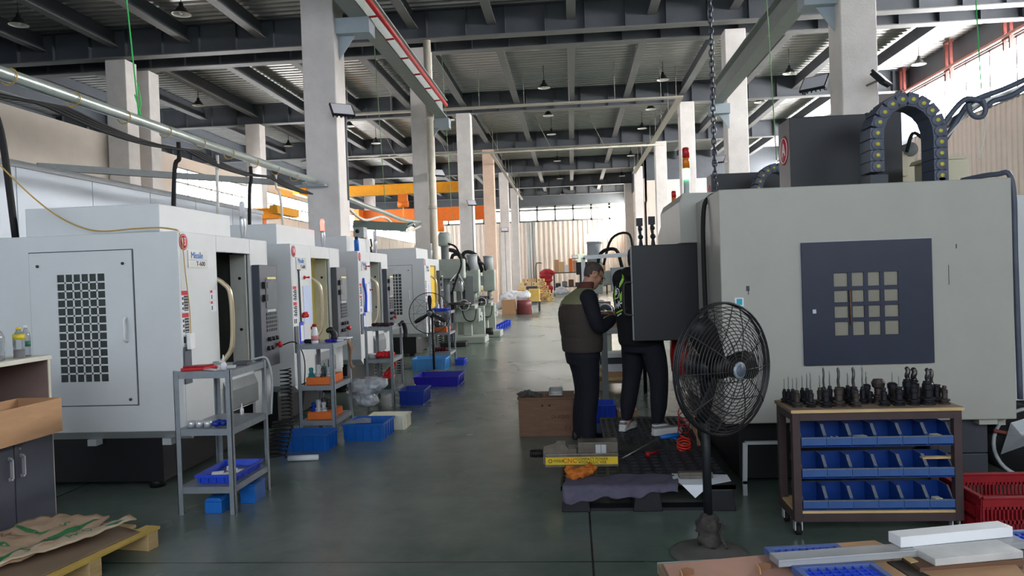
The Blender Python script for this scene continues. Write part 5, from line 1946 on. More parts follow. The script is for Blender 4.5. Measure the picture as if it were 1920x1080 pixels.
# ------------------------------------------------------------------ cabinet, box and bottles at the left
FX, FY1 = -3.53, 4.755
t = thing('storage_cabinet', 'grey two-door cabinet with an open top shelf at the left edge', 'cabinet', (-3.75, 4.1, 0))
mb = MB()
yb = 3.2
mb.box(-3.98, FX, FY1 - .02, FY1, .0, 1.1)
mb.box(-3.98, FX, yb, yb + .02, 0, 1.1)
mb.box(-3.98, FX, yb + .02, FY1 - .02, .62, .64)
mb.box(-3.98, FX - .01, yb + .02, FY1 - .02, .03, .05)
mb.box(-3.98, -3.96, yb + .02, FY1 - .02, .05, 1.1)
obj('carcass', mb, mat('cabinet_inner_brown', (142, 122, 118), .6, var=.05), t)
obj('top_board', MB().box(-4.0, FX + .012, yb - .01, FY1 + .012, 1.1, 1.13), mat('cabinet_white_top', (226, 222, 208), .5, var=.03), t, bevel=.003)
obj('end_edging', MB().box(FX, FX + .006, FY1 - .02, FY1, .0, 1.1), bin_cream, t)
cab_grey = mat('cabinet_door_grey', (92, 94, 106), .5, var=.04)
for i in range(4):
    y1 = FY1 - .024 - i * .355
    d = obj('door', MB().box(FX + .001, FX + .019, y1 - .345, y1, .04, .615), cab_grey, t, bevel=.002)
    hy = y1 - .345 + .045 if i % 2 == 0 else y1 - .045
    hp = [V((FX + .019, hy, .53)), V((FX + .042, hy, .525)), V((FX + .042, hy, .405)), V((FX + .019, hy, .4))]
    mb = MB()
    for a_, b_ in zip(hp, hp[1:]):
        mb.bar(a_, b_, .02, .01, up=(0, 1, 0))
    obj('handle', mb, bright_steel, d, label='bright bow handle')
    if i % 2 == 0:
        obj('lock', MB().cyl((FX + .019, hy, .57), (FX + .023, hy, .57), .008, n=10), light_grey, d)
# cardboard box on the open shelf
t = thing('cardboard_box', 'open cardboard box sticking out of the cabinet shelf at the left', 'box', (-3.55, 4.2, .641))
bx0, bx1, by0, by1, z0, z1 = -3.68, -3.37, 3.95, 4.63, .641, .86
M_ = Matrix.Translation((-3.5, 4.35, 0)) @ Matrix.Rotation(-.03, 4, 'Z') @ Matrix.Translation((3.5, -4.35, 0))
mb = MB()
mb.box(bx0, bx1, by0, by1, z0, z0 + .005)
mb.box(bx1 - .005, bx1, by0, by1, z0 + .005, z1)
mb.box(bx0, bx0 + .005, by0, by1, z0 + .005, z1)
mb.box(bx0 + .005, bx1 - .005, by1 - .005, by1, z0 + .005, z1)
mb.box(bx0 + .005, bx1 - .005, by0, by0 + .005, z0 + .005, z1)
mb.box(bx0 + .005, bx1 - .005, 4.16, 4.165, z0 + .005, z1 - .005)
mb.xf(M_)
obj('box', mb, cardboard, t)
mb = MB().box(bx0 + .006, bx1 - .006, by0 + .006, by1 - .006, z0 + .0055, z0 + .007)
mb.xf(M_)
obj('inner_bottom', mb, cardboard_dark, t)
# bottles
liquid_red = mat('dark_red_drink', (140, 30, 40), .15, trans=.4, var=.03)
liquid_orange = mat('orange_drink', (236, 120, 50), .3, var=.12, scale=30)


def pet_bottle(label, x, y, r, h, cap, fill, fillm, band=None):
    z = 1.1305
    t = thing('drink_bottle', label, 'bottle', (x, y, z), 0, None)
    prof = [(r * .9, z), (r, z + h * .03), (r * .94, z + h * .12), (r, z + h * .2), (r * .93, z + h * .3), (r, z + h * .42), (r, z + h * .62), (r * .8, z + h * .76), (r * .42, z + h * .88), (r * .38, z + h * .93)]
    obj('bottle', MB().lathe(prof, (x, y, 0), n=20), plastic_film, t)
    obj('cap', MB().lathe([(r * .45, z + h * .93), (r * .45, z + h), (r * .36, z + h * 1.005)], (x, y, 0), n=16), cap, t)
    obj('drink', MB().lathe([(r * .84, z + .004), (r * .9, z + h * .05), (r * .88, z + h * fill)], (x, y, 0), n=18), fillm, t)
    if band:
        obj('label', MB().lathe([(r * 1.015, z + h * band[0]), (r * 1.015, z + h * band[1])], (x, y, 0), n=20), band[2], t)
    return t


pet_bottle('big clear bottle with a little dark red drink, leftmost on the cabinet', -3.64, 4.41, .06, .235, white_plastic, .12, liquid_red)
pet_bottle('yellow-capped bottle with orange drink on the cabinet', -3.6, 4.575, .034, .2, mat('yellow_cap', (236, 214, 60), .4), .28, liquid_orange, (.6, .78, mat('yellow_label', (238, 214, 70), .5, var=.15, scale=40)))
pet_bottle('slim clear bottle with a green label and white cap on the cabinet', -3.62, 4.665, .027, .205, white_plastic, .06, liquid_red, (.33, .5, mat('green_label', (60, 130, 110), .5, var=.2, scale=40)))

# ------------------------------------------------------------------ wooden pallet with paper sacks, bottom left
t = thing('wooden_pallet', 'pine pallet on the floor at the bottom left, under brown paper sacks', 'pallet', (-3.1, 3.85, 0), .1)
Mp = Matrix.Translation((-2.53, 4.3, 0)) @ Matrix.Rotation(-.16, 4, 'Z')
# local: x to the left is negative, y towards the camera is negative; corner at the far right
for k in range(3):
    y = -.02 - k * .44
    mb = MB().box(-.8, 0, y - .085, y, 0.0, .1).xf(Mp)
    obj('bearer', mb, wood_pale, t, bevel=.003)
for k in range(5):
    x = -.1 - k * .17
    mb = MB().box(x - .0, x + .1, -1.1, 0, .1, .118).xf(Mp)
    obj('deck_board', mb, wood_yellow if k == 0 else wood_pale, t, bevel=.002)


def sheet(name, label, cat, outline, z, m, thick=.004, wav=.006, parent=None, res=.03, seed=1):
    """a lying sheet with real relief: outline in pallet coordinates, gently waved"""
    bm = bmesh.new()
    f = bm.faces.new([bm.verts.new((p[0], p[1], 0)) for p in outline])
    bmesh.ops.triangulate(bm, faces=[f])
    for _ in range(4):
        es = [e for e in bm.edges if e.calc_length() > res * 2]
        if es:
            bmesh.ops.subdivide_edges(bm, edges=es, cuts=1, use_grid_fill=False)
            bmesh.ops.triangulate(bm, faces=bm.faces[:])
    for v in bm.verts:
        v.co.z = z + wav * (1 + .6 * math.sin(v.co.x * 23 + seed) * math.sin(v.co.y * 17 + seed * 2) + .4 * math.sin(v.co.x * 51 + v.co.y * 37))
    for f in bm.faces:
        f.smooth = True
    mb = MB()
    mb.bm.free()
    mb.bm = bm
    mb.xf(Mp)
    o = obj(name, mb, m, parent)
    o.modifiers.new('thick', 'SOLIDIFY').thickness = thick
    if parent is None:
        tag(o, label, cat)
    return o


sheet('cardboard_sheet', 'brown cardboard sheet lying on the pine pallet below the sacks', 'cardboard', [(-.04, -.12), (-.06, -1.08), (-.79, -1.08), (-.79, -.06), (-.3, -.03)], .121, wood_grey, .004, .002, seed=4)
s1 = sheet('paper_sack', 'large brown paper sack with green stripes lying on the pine pallet', 'sack', [(-.34, -.02), (-.22, -.3), (-.3, -.75), (-.42, -1.0), (-.8, -1.0), (-.8, -.12), (-.7, -.04)], .142, paper_sack, .012, .018, seed=2)
s2 = sheet('paper_sack', 'folded paper sack end with a green logo, lying at the right on the pallet', 'sack', [(-.12, -.05), (-.2, -.02), (-.28, -.3), (-.42, -.86), (-.3, -.8), (-.16, -.4)], .168, mat('pale_paper_sack', (220, 198, 168), .8, var=.08, bump=.3, bscale=20), .008, .012, seed=7)


def conform(mb, target, up=.0015, axis=2):
    """drop points onto a surface along -z"""
    dg = bpy.context.evaluated_depsgraph_get()
    ev = target.evaluated_get(dg)
    me = ev.to_mesh()
    m = wm(target)
    bvh = BVHTree.FromPolygons([m @ v.co for v in me.vertices], [tuple(p.vertices) for p in me.polygons])
    for v in mb.bm.verts:
        h = bvh.ray_cast(V((v.co.x, v.co.y, 5)), V((0, 0, -1)))
        if h[0] is not None:
            v.co.z = h[0].z + up
    ev.to_mesh_clear()
    return mb


def stripe(a, b, w_, n=14):
    mb = MB()
    vs = []
    a, b = V(a), V(b)
    d = (b - a)
    s_ = V((-d.y, d.x, 0)).normalized() * w_ / 2
    for i in range(n + 1):
        q = a + d * (i / n)
        vs += [q - s_, q + s_]
    mb.add(vs, [(2 * i, 2 * i + 1, 2 * i + 3, 2 * i + 2) for i in range(n)])
    return mb.xf(Mp)


bpy.context.view_layer.update()
for a_, b_, w_ in (((-.78, -.3, 0), (-.45, -.36, 0), .035), ((-.78, -.52, 0), (-.5, -.58, 0), .035), ((-.78, -.66, 0), (-.52, -.7, 0), .02), ((-.36, -.1, 0), (-.36, -.8, 0), .05),
                   ((-.78, -.75, 0), (-.66, -.9, 0), .03)):
    obj('stripe', conform(stripe(a_, b_, w_), s1, .003), green_print, s1)
for txt, x, y, sz, rot in (('HIGH QUALITY', -.72, -.42, .05, 0), ('S', -.5, -.2, .09, 0)):
    me = font_mesh(txt, sz, 0)
    mb = MB(); mb.bm.from_mesh(me)
    mb.xf(Mp @ Matrix.Translation((x, y, 0)))
    obj('lettering', conform(mb, s1, .003), mat('sack_brown_print', (120, 78, 58), .8) if sz < .08 else green_print, s1)
for txt, x, y, sz in (('PKO', -.235, -.36, .075), ('S', -.33, -.62, .08)):
    me = font_mesh(txt, sz, 0)
    mb = MB(); mb.bm.from_mesh(me)
    mb.xf(Mp @ Matrix.Translation((x, y, 0)) @ Matrix.Rotation(1.3, 4, 'Z'))
    obj('lettering', conform(mb, s2, .003), green_print, s2)
mb = MB().prism([(-.2, -.12), (-.17, -.1), (-.16, -.2), (-.2, -.22)], 'z', 0, .0001).xf(Mp)
obj('logo_patch', conform(mb, s2, .003), mat('jade_print', (52, 168, 130), .7), s2)

# ------------------------------------------------------------------ table in the foreground, bottom right
TZ = .7
Mt = Matrix.Translation((.22, 2.19, 0)) @ Matrix.Rotation(.13, 4, 'Z')   # local x along the far edge, y away from the camera
t = thing('packing_table', 'low table edge at the bottom right, covered with cardboard, blue trays and acrylic blocks', 'table', (.9, 2.1, 0), .13)
obj('tabletop', MB().box(0, 1.75, -.95, 0, TZ - .03, TZ).xf(Mt), wood_grey, t, bevel=.003)
obj('edge_strip', MB().box(0, 1.75, .0005, .004, TZ - .03, TZ + .002).xf(Mt), galv, t)
for x in (.05, 1.65):
    for y in (-.9, -.1):
        obj('leg', MB().box(x, x + .05, y, y + .05, 0, TZ - .03).xf(Mt), dark_grey, t)


def slab(name, label, cat, x0, x1, y0, y1, z0, h, m, rz=0.0, bevel=.002, poly=None):
    cx, cy = (x0 + x1) / 2, (y0 + y1) / 2
    mb = MB()
    if poly:
        mb.prism(poly, 'z', 0, h)
        mb.xf(Mt @ Matrix.Translation((0, 0, z0)))
    else:
        mb.box(x0 - cx, x1 - cx, y0 - cy, y1 - cy, 0, h)
        mb.xf(Mt @ Matrix.Translation((cx, cy, z0)) @ Matrix.Rotation(rz, 4, 'Z'))
    return tag(obj(name, mb, m, bevel=bevel), label, cat)


def T(px, py, z):
    """table coordinates of a photo position on the plane z"""
    return Mt.inverted() @ at(px, py, z=z)


# pink cardboard with torn openings
c1_ = [T(1244, 1058, .705), T(1440, 1040, .705), T(1475, 1062, .705), T(1520, 1085, .705), T(1262, 1095, .705)]
slab('cardboard_sheet', 'pinkish cardboard sheet with two torn openings at the left end of the table', 'cardboard', 0, 1, 0, 1, TZ + .0005, .006, cardboard_pink, poly=[(p.x, p.y) for p in c1_])
for i, (px, py) in enumerate(((1288, 1076), (1432, 1066))):
    c = T(px, py, .71)
    t2 = thing('torn_flap', ('left' if i == 0 else 'right') + ' torn cardboard flap standing up from the pinkish sheet', 'cardboard', Mt @ V((c.x, c.y, TZ + .0066)), .2)
    mb = MB().prism([(-.02, 0), (.02, 0), (.018, .018), (0, .024), (-.02, .02)], 'y', 0, .003)
    mb.xf(Mt @ Matrix.Translation((c.x, c.y, TZ + .0068)) @ Matrix.Rotation(.35, 4, 'X'))
    obj('flap', mb, cardboard_dark, t2)
    mb = MB().prism([(-.02, 0), (.008, 0), (.005, .02), (-.015, .015)], 'x', 0, .003)
    mb.xf(Mt @ Matrix.Translation((c.x - .022, c.y - .01, TZ + .0068)))
    obj('flap', mb, cardboard, t2)


def grid_tray(label, x0, x1, y0, y1, z0, h, nx, ny, rz=0.0):
    cx, cy = (x0 + x1) / 2, (y0 + y1) / 2
    t = thing('divided_tray', label, 'tray', Mt @ V((cx, cy, z0)), .13 + rz)
    M = Mt @ Matrix.Translation((cx, cy, z0)) @ Matrix.Rotation(rz, 4, 'Z')
    a, b = (x1 - x0) / 2, (y1 - y0) / 2
    mb = MB().box(-a, a, -b, b, 0, .003)
    bw_ = .018
    mb.box(-a, a, -b, -b + bw_, .003, h).box(-a, a, b - bw_, b, .003, h).box(-a, -a + bw_, -b + bw_, b - bw_, .003, h).box(a - bw_, a, -b + bw_, b - bw_, .003, h)
    mb.xf(M)
    obj('rim', mb, mat('tray_rim_slate_blue', (86, 108, 168), .45, var=.05), t, bevel=.002)
    mb = MB()
    for i in range(1, nx):
        x = -a + bw_ + (2 * a - 2 * bw_) * i / nx
        mb.box(x - .0015, x + .0015, -b + bw_, b - bw_, .003, h - .004)
    for j in range(1, ny):
        y = -b + bw_ + (2 * b - 2 * bw_) * j / ny
        mb.box(-a + bw_, a - bw_, y - .0015, y + .0015, .003, h - .005)
    mb.box(-a + bw_, a - bw_, -b + bw_, b - bw_, .003, .006)
    mb.xf(M)
    obj('divider', mb, royal_blue, t)
    return t


q = [T(1432, 1025, .7225), T(1557, 1019, .7225)]
grid_tray('blue divided tray at the far edge of the table, partly under the clear acrylic bar', q[0].x, q[1].x + .02, q[0].y - .12, q[0].y, TZ + .0005, .022, 9, 6)
q = [T(1478, 1064, .723), T(1640, 1052, .723)]
grid_tray('bright blue divided tray at the very bottom of the photo, before the acrylic bar', q[0].x + .01, q[1].x - .01, q[0].y - .2, q[0].y + .005, TZ + .007, .02, 8, 8)
q = [T(1890, 1003, .7225)]
grid_tray('blue divided tray at the right edge of the table', q[0].x, q[0].x + .25, q[0].y - .2, q[0].y + .04, TZ + .0005, .022, 10, 9)
# cardboard pieces
p_ = [T(1560, 1020, .703), T(1640, 1014, .703), T(1700, 1040, .703), T(1600, 1046, .703)]
slab('cardboard_piece', 'small cardboard piece behind the acrylic bar, left of the white block', 'cardboard', 0, 1, 0, 1, TZ + .0006, .005, cardboard, poly=[(p.x, p.y) for p in p_][::-1])
p_ = [T(1600, 1058, .71), T(1660, 1054, .71), T(1720, 1092, .71), T(1650, 1092, .71)]
slab('cardboard_piece', 'cardboard piece right of the bright blue tray at the bottom edge', 'cardboard', 0, 1, 0, 1, TZ + .001, .01, cardboard, poly=[(p.x, p.y) for p in p_][::-1])
p_ = [T(1662, 1052, .712), T(1690, 1050, .712), T(1770, 1090, .712), T(1722, 1092, .712)]
o = slab('dark_card', 'dark printed card strip lying between cardboard pieces', 'card', 0, 1, 0, 1, TZ + .001, .011, mat('dark_printed_card', (70, 62, 54), .7, var=.2, scale=30), poly=[(p.x, p.y) for p in p_][::-1])
p_ = [T(1722, 1068, .713), T(1905, 1058, .713), T(1935, 1095, .713), T(1776, 1095, .713)]
slab('cardboard_piece', 'printed cardboard flap at the bottom right edge', 'cardboard', 0, 1, 0, 1, TZ + .0015, .012, cardboard, poly=[(p.x, p.y) for p in p_][::-1])
p_ = [T(1690, 1040, .722), T(1905, 1022, .722), T(1920, 1050, .722), T(1725, 1066, .722)]
slab('brown_board', 'brown board under the dusty acrylic block', 'board', 0, 1, 0, 1, TZ + .0022, .0215, wood_brown, poly=[(p.x, p.y) for p in p_][::-1])
p_ = [T(1680, 1036, .727), T(1692, 1034, .727), T(1722, 1052, .727), T(1708, 1055, .727)]
slab('wood_strip', 'pale wooden strip beside the brown board', 'strip', 0, 1, 0, 1, TZ + .024, .003, wood_pale, poly=[(p.x, p.y) for p in p_][::-1])
# acrylic and white blocks
def block(name, label, m, a, b, zt, dep, h, ext=0.0):
    q0, q1 = T(*a, zt), T(*b, zt)
    mb = MB().box(0, (V((q1.x, q1.y)) - V((q0.x, q0.y))).length + ext, -dep, 0, -h, 0)
    mb.xf(Mt @ Matrix.Translation((q0.x, q0.y, zt)) @ Matrix.Rotation(math.atan2(q1.y - q0.y, q1.x - q0.x), 4, 'Z'))
    tag(obj(name, mb, m, bevel=.002), label, 'block')


block('acrylic_bar', 'long clear acrylic bar lying across the blue trays', acrylic, (1442, 1036), (1891, 1003), .7432, .06, .02)
block('white_block', 'solid white plastic block on top of the pile on the table', pom_white, (1665, 995.5), (1871, 976), .7745, .055, .0305)
block('acrylic_block', 'dusty scratched acrylic block lying in front of the white block', acrylic_dusty, (1710, 1025), (1869, 1011), .7445, .095, .02)
# ================================================================== people
def organic(name, mb, m, parent, voxel=.012, smooth=4, pick=None, label=None):
    """merge overlapping closed shapes into one continuous surface"""
    me = bpy.data.meshes.new(name + '_raw')
    bmesh.ops.recalc_face_normals(mb.bm, faces=mb.bm.faces[:])
    mb.bm.to_mesh(me)
    mb.bm.free()
    o = bpy.data.objects.new(name + '_raw', me)
    C.objects.link(o)
    rm = o.modifiers.new('r', 'REMESH')
    rm.mode = 'VOXEL'
    rm.voxel_size = voxel
    if smooth:
        s_ = o.modifiers.new('s', 'SMOOTH')
        s_.factor = .5
        s_.iterations = smooth
    dg = bpy.context.evaluated_depsgraph_get()
    out = bpy.data.meshes.new_from_object(o.evaluated_get(dg))
    bpy.data.objects.remove(o)
    bpy.data.meshes.remove(me)
    out.name = name
    ms = m if isinstance(m, (list, tuple)) else [m]
    out.materials.clear()
    for q in ms:
        out.materials.append(q)
    for p in out.polygons:
        p.use_smooth = True
        p.material_index = pick(p.center) if pick else 0
    if parent is not None:
        out.transform(wm(parent).inverted())
    r = bpy.data.objects.new(name, out)
    C.objects.link(r)
    r.parent = parent
    if label:
        r['label'] = label
    return r


def limb(mb, pts, rad, n=14, sub=5):
    """rounded tapering limb through joints"""
    P_ = smooth_path(pts, sub)
    rr = []
    m = len(pts) - 1
    for i in range(len(P_)):
        f = i / (len(P_) - 1) * m
        k = min(int(f), m - 1)
        t = f - k
        rr.append(rad[k] * (1 - t) + rad[k + 1] * t)
    mb.tube(P_, rr, n)
    mb.sph(P_[0], rr[0] * .98, n)
    mb.sph(P_[-1], rr[-1] * .98, n)
    return mb


class Fig:
    def __init__(s, O, ang):
        a = math.radians(ang)
        s.O = V(O)
        s.f = V((math.cos(a), math.sin(a), 0))
        s.r = V((math.sin(a), -math.cos(a), 0))

    def P(s, f, r, z):
        return s.O + s.f * f + s.r * r + V((0, 0, z))

    def section(s, z, fc, rf, rr, rc=0.0, n=24, pw=1.0):
        out = []
        for k in range(n):
            a = 2 * PI * k / n
            c, q = math.cos(a), math.sin(a)
            c = math.copysign(abs(c) ** pw, c)
            q = math.copysign(abs(q) ** pw, q)
            out.append(s.P(fc + rf * c, rc + rr * q, z))
        return out

    def torso(s, mb, secs, pw=.85):
        return mb.loft([s.section(*q, pw=pw) for q in secs])


HEAD = [(-.118, .05, .026, .022), (-.105, .042, .046, .038), (-.08, .026, .066, .053), (-.05, .012, .082, .064), (-.02, .002, .092, .07), (.02, -.005, .098, .074),
        (.06, -.01, .095, .073), (.088, -.012, .078, .061), (.106, -.012, .052, .042), (.117, -.012, .022, .018)]


def head_rings(s=1.0):
    out = []
    for z, c, d, w in HEAD:
        out.append([V(((c + d * s * math.cos(2 * PI * k / 28)), w * s * math.sin(2 * PI * k / 28), z * s)) for k in range(28)])
    return out


def head_shape(mb, M):
    q = MB().loft(head_rings())
    limb(q, [(.088, 0, .028), (.104, 0, -.004), (.114, 0, -.026)], [.008, .011, .014], 10, 3)
    limb(q, [(.098, .014, -.03), (.1, 0, -.03), (.098, -.014, -.03)], [.008, .01, .008], 8, 3)
    limb(q, [(.078, .045, .032), (.09, .02, .036), (.092, 0, .03), (.09, -.02, .036), (.078, -.045, .032)], [.008, .01, .009, .01, .008], 8, 3)
    limb(q, [(.078, .022, -.062), (.088, 0, -.06), (.078, -.022, -.062)], [.006, .009, .006], 8, 3)
    limb(q, [(.076, .018, -.074), (.084, 0, -.074), (.076, -.018, -.074)], [.006, .009, .006], 8, 3)
    for sy in (-1, 1):
        q.sph((-.012, sy * .076, -.006), .032, 12, sc=(.6, .35, 1.0), M=Matrix.Rotation(sy * .25, 3, 'Z'))
        q.sph((.05, sy * .042, -.02), .03, 10)
    q.xf(M)
    me = bpy.data.meshes.new('tmp')
    q.bm.to_mesh(me)
    q.bm.free()
    mb.bm.from_mesh(me)
    bpy.data.meshes.remove(me)


def hand(mb, wrist, direc, palm_n, s=1.0, curl=.5, thumb_side=1):
    """palm, five bent fingers of unequal length; direc along the forearm, palm_n out of the palm"""
    d = V(direc).normalized()
    n = (V(palm_n) - d * V(palm_n).dot(d)).normalized()
    w = d.cross(n) * thumb_side
    wrist = V(wrist)
    L = .09 * s
    rings = []
    for f, hw, hh in ((-.1, .026, .02), (.2, .034, .018), (.6, .042, .016), (1.0, .041, .012)):
        c = wrist + d * (L * f)
        rings.append([c + w * (hw * s * math.cos(2 * PI * k / 14)) + n * (hh * s * math.sin(2 * PI * k / 14)) for k in range(14)])
    mb.loft(rings)
    for i, (o_, ln) in enumerate(((.03, .07), (.0105, .079), (-.0095, .074), (-.028, .058))):
        b = wrist + d * (L * .93) + w * (o_ * s)
        pts, a = [b], .25 * curl
        for k, fr in enumerate((.45, .32, .23)):
            a += curl * (.55, .8, .5)[k]
            pts.append(pts[-1] + (d * math.cos(a) + n * math.sin(a)) * (ln * s * fr * 1.15) + w * (.002 * (1.5 - i)))
        limb(mb, pts, [.0095 * s, .009 * s, .0085 * s, .007 * s], 8, 3)
    b = wrist + d * (L * .22) + w * (.028 * s)
    p1 = b + (d * .6 + w * .8 + n * .25).normalized() * .036 * s
    p2 = p1 + (d * .85 + w * .3 + n * .4).normalized() * .03 * s
    p3 = p2 + (d * .9 + n * .5).normalized() * .024 * s
    limb(mb, [b, p1, p2, p3], [.014 * s, .0115 * s, .0105 * s, .008 * s], 8, 3)


def shoe(mb, F, fr, r, z, yaw, ln=.275, h=.085):
    """sole outline lofted upward into a low shoe; fr/r heel position"""
    prof = [(0, .03), (.03, .036), (.09, .034), (.15, .04), (.2, .045), (.25, .036), (.275, .014)]
    ca, sa = math.cos(yaw), math.sin(yaw)

    def Q(x, y, zz):
        return F.P(fr + x * ca - y * sa, r + x * sa + y * ca, z + zz)
    rings = []
    for x, w in prof:
        x_ = x * ln / .275
        t = x / .275
        hh = h * (1.0 if t < .35 else 1 - (t - .35) * .95)
        hh = max(hh, .035)
        rings.append([Q(x_, -w, .004), Q(x_, -w * 1.04, hh * .45), Q(x_, -w * .7, hh * .9), Q(x_, 0, hh), Q(x_, w * .7, hh * .9), Q(x_, w * 1.04, hh * .45), Q(x_, w, .004), Q(x_, 0, .002)])
    mb.loft(rings)


# ------------------------------------------------------------------ man in the quilted vest
F1 = Fig((.07, 6.95, 0), 24)
P = F1.P
man = thing('person', 'man in a brown and olive padded vest, standing bent over beside the open black door', 'person', F1.O, 0)
Hm = Matrix.Translation(P(.135, 0, 1.54)) @ frame_m((0, 0, 0), F1.f, -F1.r) @ Matrix.Rotation(math.radians(32), 4, 'Y')
mb = MB()
F1.torso(mb, [(.86, 0, .115, .16), (1.0, -.01, .12, .165), (1.15, -.02, .125, .175), (1.28, -.02, .12, .18), (1.36, -.005, .09, .15), (1.41, .02, .06, .07)])
limb(mb, [P(.03, 0, 1.36), P(.06, 0, 1.42), P(.105, 0, 1.49)], [.062, .058, .062])
head_shape(mb, Hm)
RA = [P(-.01, .19, 1.335), P(.0, .265, 1.19), P(.045, .275, 1.075), P(.15, .235, 1.1), P(.24, .175, 1.135)]
LA = [P(.0, -.165, 1.3), P(.03, -.235, 1.17), P(.07, -.245, 1.065), P(.17, -.2, 1.11), P(.27, -.13, 1.15)]
for A in (RA, LA):
    limb(mb, A, [.055, .048, .042, .038, .028])
for s_ in (-1, 1):
    limb(mb, [P(0, s_ * .085, .9), P(.015, s_ * .095, .66), P(.02, s_ * .095, .46), P(-.01, s_ * .095, .25), P(-.02, s_ * .095, .08)], [.09, .072, .055, .048, .038])
body = organic('body', mb, skin_m, man, .0085, 2)
mb = MB()
hand(mb, RA[-1], (RA[-1] - RA[-2]), V((0, 0, -1)) + F1.r * -.4, 1.0, .55, 1)
hand(mb, LA[-1], (LA[-1] - LA[-2]), V((0, 0, -1)) + F1.r * .4, 1.0, .55, -1)
organic('hand', mb, skin_m, body, .0045, 1)
# vest
mb = MB()
F1.torso(mb, [(.835, .0, .165, .215), (.86, .0, .172, .222), (.96, .0, .178, .228), (.975, .0, .170, .222), (.99, -.002, .178, .23), (1.08, -.012, .18, .234), (1.095, -.013, .172, .228),
              (1.11, -.014, .18, .236), (1.2, -.022, .178, .236), (1.215, -.022, .17, .23), (1.23, -.02, .174, .232), (1.3, -.012, .152, .222), (1.35, .0, .122, .195), (1.395, .025, .085, .125),
              (1.425, .045, .07, .08)])
mb2 = []
vest = organic('vest', mb, [vest_brown, vest_olive], man, .011, 2, pick=lambda c: 1 if c.z > 1.262 + .02 * (1 if c.y < 6.92 else 0) else 0,
               label='padded vest, brown below and olive at the shoulders')
mb = MB()
for k, (z, fc, rf, rr) in enumerate(((1.405, .04, .076, .088), (1.43, .05, .074, .08), (1.455, .062, .072, .074), (1.475, .07, .068, .07))):
    pass
mb.loft([F1.section(z, fc, rf, rr) for z, fc, rf, rr in ((1.395, .035, .074, .09), (1.43, .05, .078, .082), (1.46, .066, .075, .076), (1.48, .074, .07, .072))])
organic('collar', mb, collar_brown, vest, .009, 2, label='dark brown stand-up collar')
# black sleeves
mb = MB()
for A in (RA, LA):
    limb(mb, A[:4] + [A[3] * .15 + A[4] * .85], [.084, .07, .064, .056, .046])
organic('sleeve', mb, navy_cloth, man, .01, 3)
# trousers
mb = MB()
F1.torso(mb, [(.72, .0, .135, .175), (.8, .0, .15, .19), (.9, .0, .145, .185)])
for s_, ff in ((-1, .02), (1, -.0)):
    limb(mb, [P(.0, s_ * .085, .8), P(ff + .015, s_ * .09, .62), P(ff + .02, s_ * .095, .45), P(ff - .01, s_ * .095, .25), P(ff - .01, s_ * .095, .07)], [.118, .1, .084, .08, .082])
organic('trousers', mb, navy_cloth, man, .011, 3)
mb = MB()
shoe(mb, F1, -.08, -.1, 0, .1)
organic('shoe', mb, black_plastic, man, .007, 2)
mb = MB()
shoe(mb, F1, -.1, .1, 0, -.15)
organic('shoe', mb, black_plastic, man, .007, 2)
# hair, eyes, glasses
mb = MB().loft(head_rings(1.022))
dead = [v for v in mb.bm.verts if v.co.z < -.072 + .9 * max(v.co.x + .06, 0) + (.02 if abs(v.co.y) > .06 and v.co.x > -.03 else 0)]
bmesh.ops.delete(mb.bm, geom=dead, context='VERTS')
bmesh.ops.subdivide_edges(mb.bm, edges=mb.bm.edges[:], cuts=1)
mb.xf(Hm)
hr = obj('hair', mb, stubble_m, man, label='closely cropped hair')
hr.modifiers.new('thick', 'SOLIDIFY').thickness = .002
for p in hr.data.polygons:
    p.use_smooth = True
mb = MB()
for sy in (-1, 1):
    mb.sph((.083, sy * .031, .01), .0115, 10)
mb.xf(Hm)
obj('eye', mb, mat('eye_dark', (60, 48, 44), .2), man)
mb = MB()
for sy in (-1, 1):
    mb.tube([V((.103, sy * .033 + .024 * math.cos(a), .008 + .017 * math.sin(a))) for a in [2 * PI * k / 18 for k in range(18)]], .0018, 5, closed=True)
    mb.tube(smooth_path([(.103, sy * .057, .012), (.06, sy * .076, .014), (-.02, sy * .082, .012), (-.035, sy * .082, -.01)], 4), .002, 5)
mb.tube([V((.103, -.009, .012)), V((.105, 0, .016)), V((.103, .009, .012))], .0018, 5)
mb.xf(Hm)
obj('glasses', mb, black_plastic, man, label='thin dark-rimmed glasses')

# ------------------------------------------------------------------ person in the printed hoodie, behind the open door
F2 = Fig((.58, 6.62, .15), 48)
P = F2.P
per = thing('person', 'person in a black hoodie with lime green print, half hidden behind the open black door', 'person', F2.O, 0)
Hm = Matrix.Translation(P(-.01, .0, 1.5)) @ frame_m((0, 0, 0), F2.f, -F2.r) @ Matrix.Rotation(math.radians(18), 4, 'Y')
mb = MB()
F2.torso(mb, [(.84, 0, .115, .155), (1.0, -.01, .12, .16), (1.15, -.015, .125, .17), (1.3, -.01, .12, .175), (1.34, .0, .09, .14), (1.39, .0, .06, .07)])
limb(mb, [P(.0, 0, 1.33), P(-.01, 0, 1.39), P(-.02, 0, 1.45)], [.062, .058, .06])
head_shape(mb, Hm)
RA = [P(.0, .19, 1.35), P(.09, .25, 1.2), P(.2, .24, 1.1), P(.32, .2, 1.1), P(.42, .15, 1.1)]
LA = [P(.0, -.19, 1.35), P(.09, -.23, 1.2), P(.2, -.2, 1.12), P(.32, -.15, 1.15), P(.42, -.1, 1.18)]
for A in (RA, LA):
    limb(mb, A, [.055, .048, .042, .038, .028])
LL = [P(.0, -.085, .88), P(.03, -.115, .62), P(.02, -.13, .45), P(-.03, -.135, .25), P(-.06, -.135, .08)]
RL = [P(.0, .085, .88), P(.02, .14, .62), P(.02, .165, .45), P(-.0, .17, .25), P(-.03, .175, .08)]
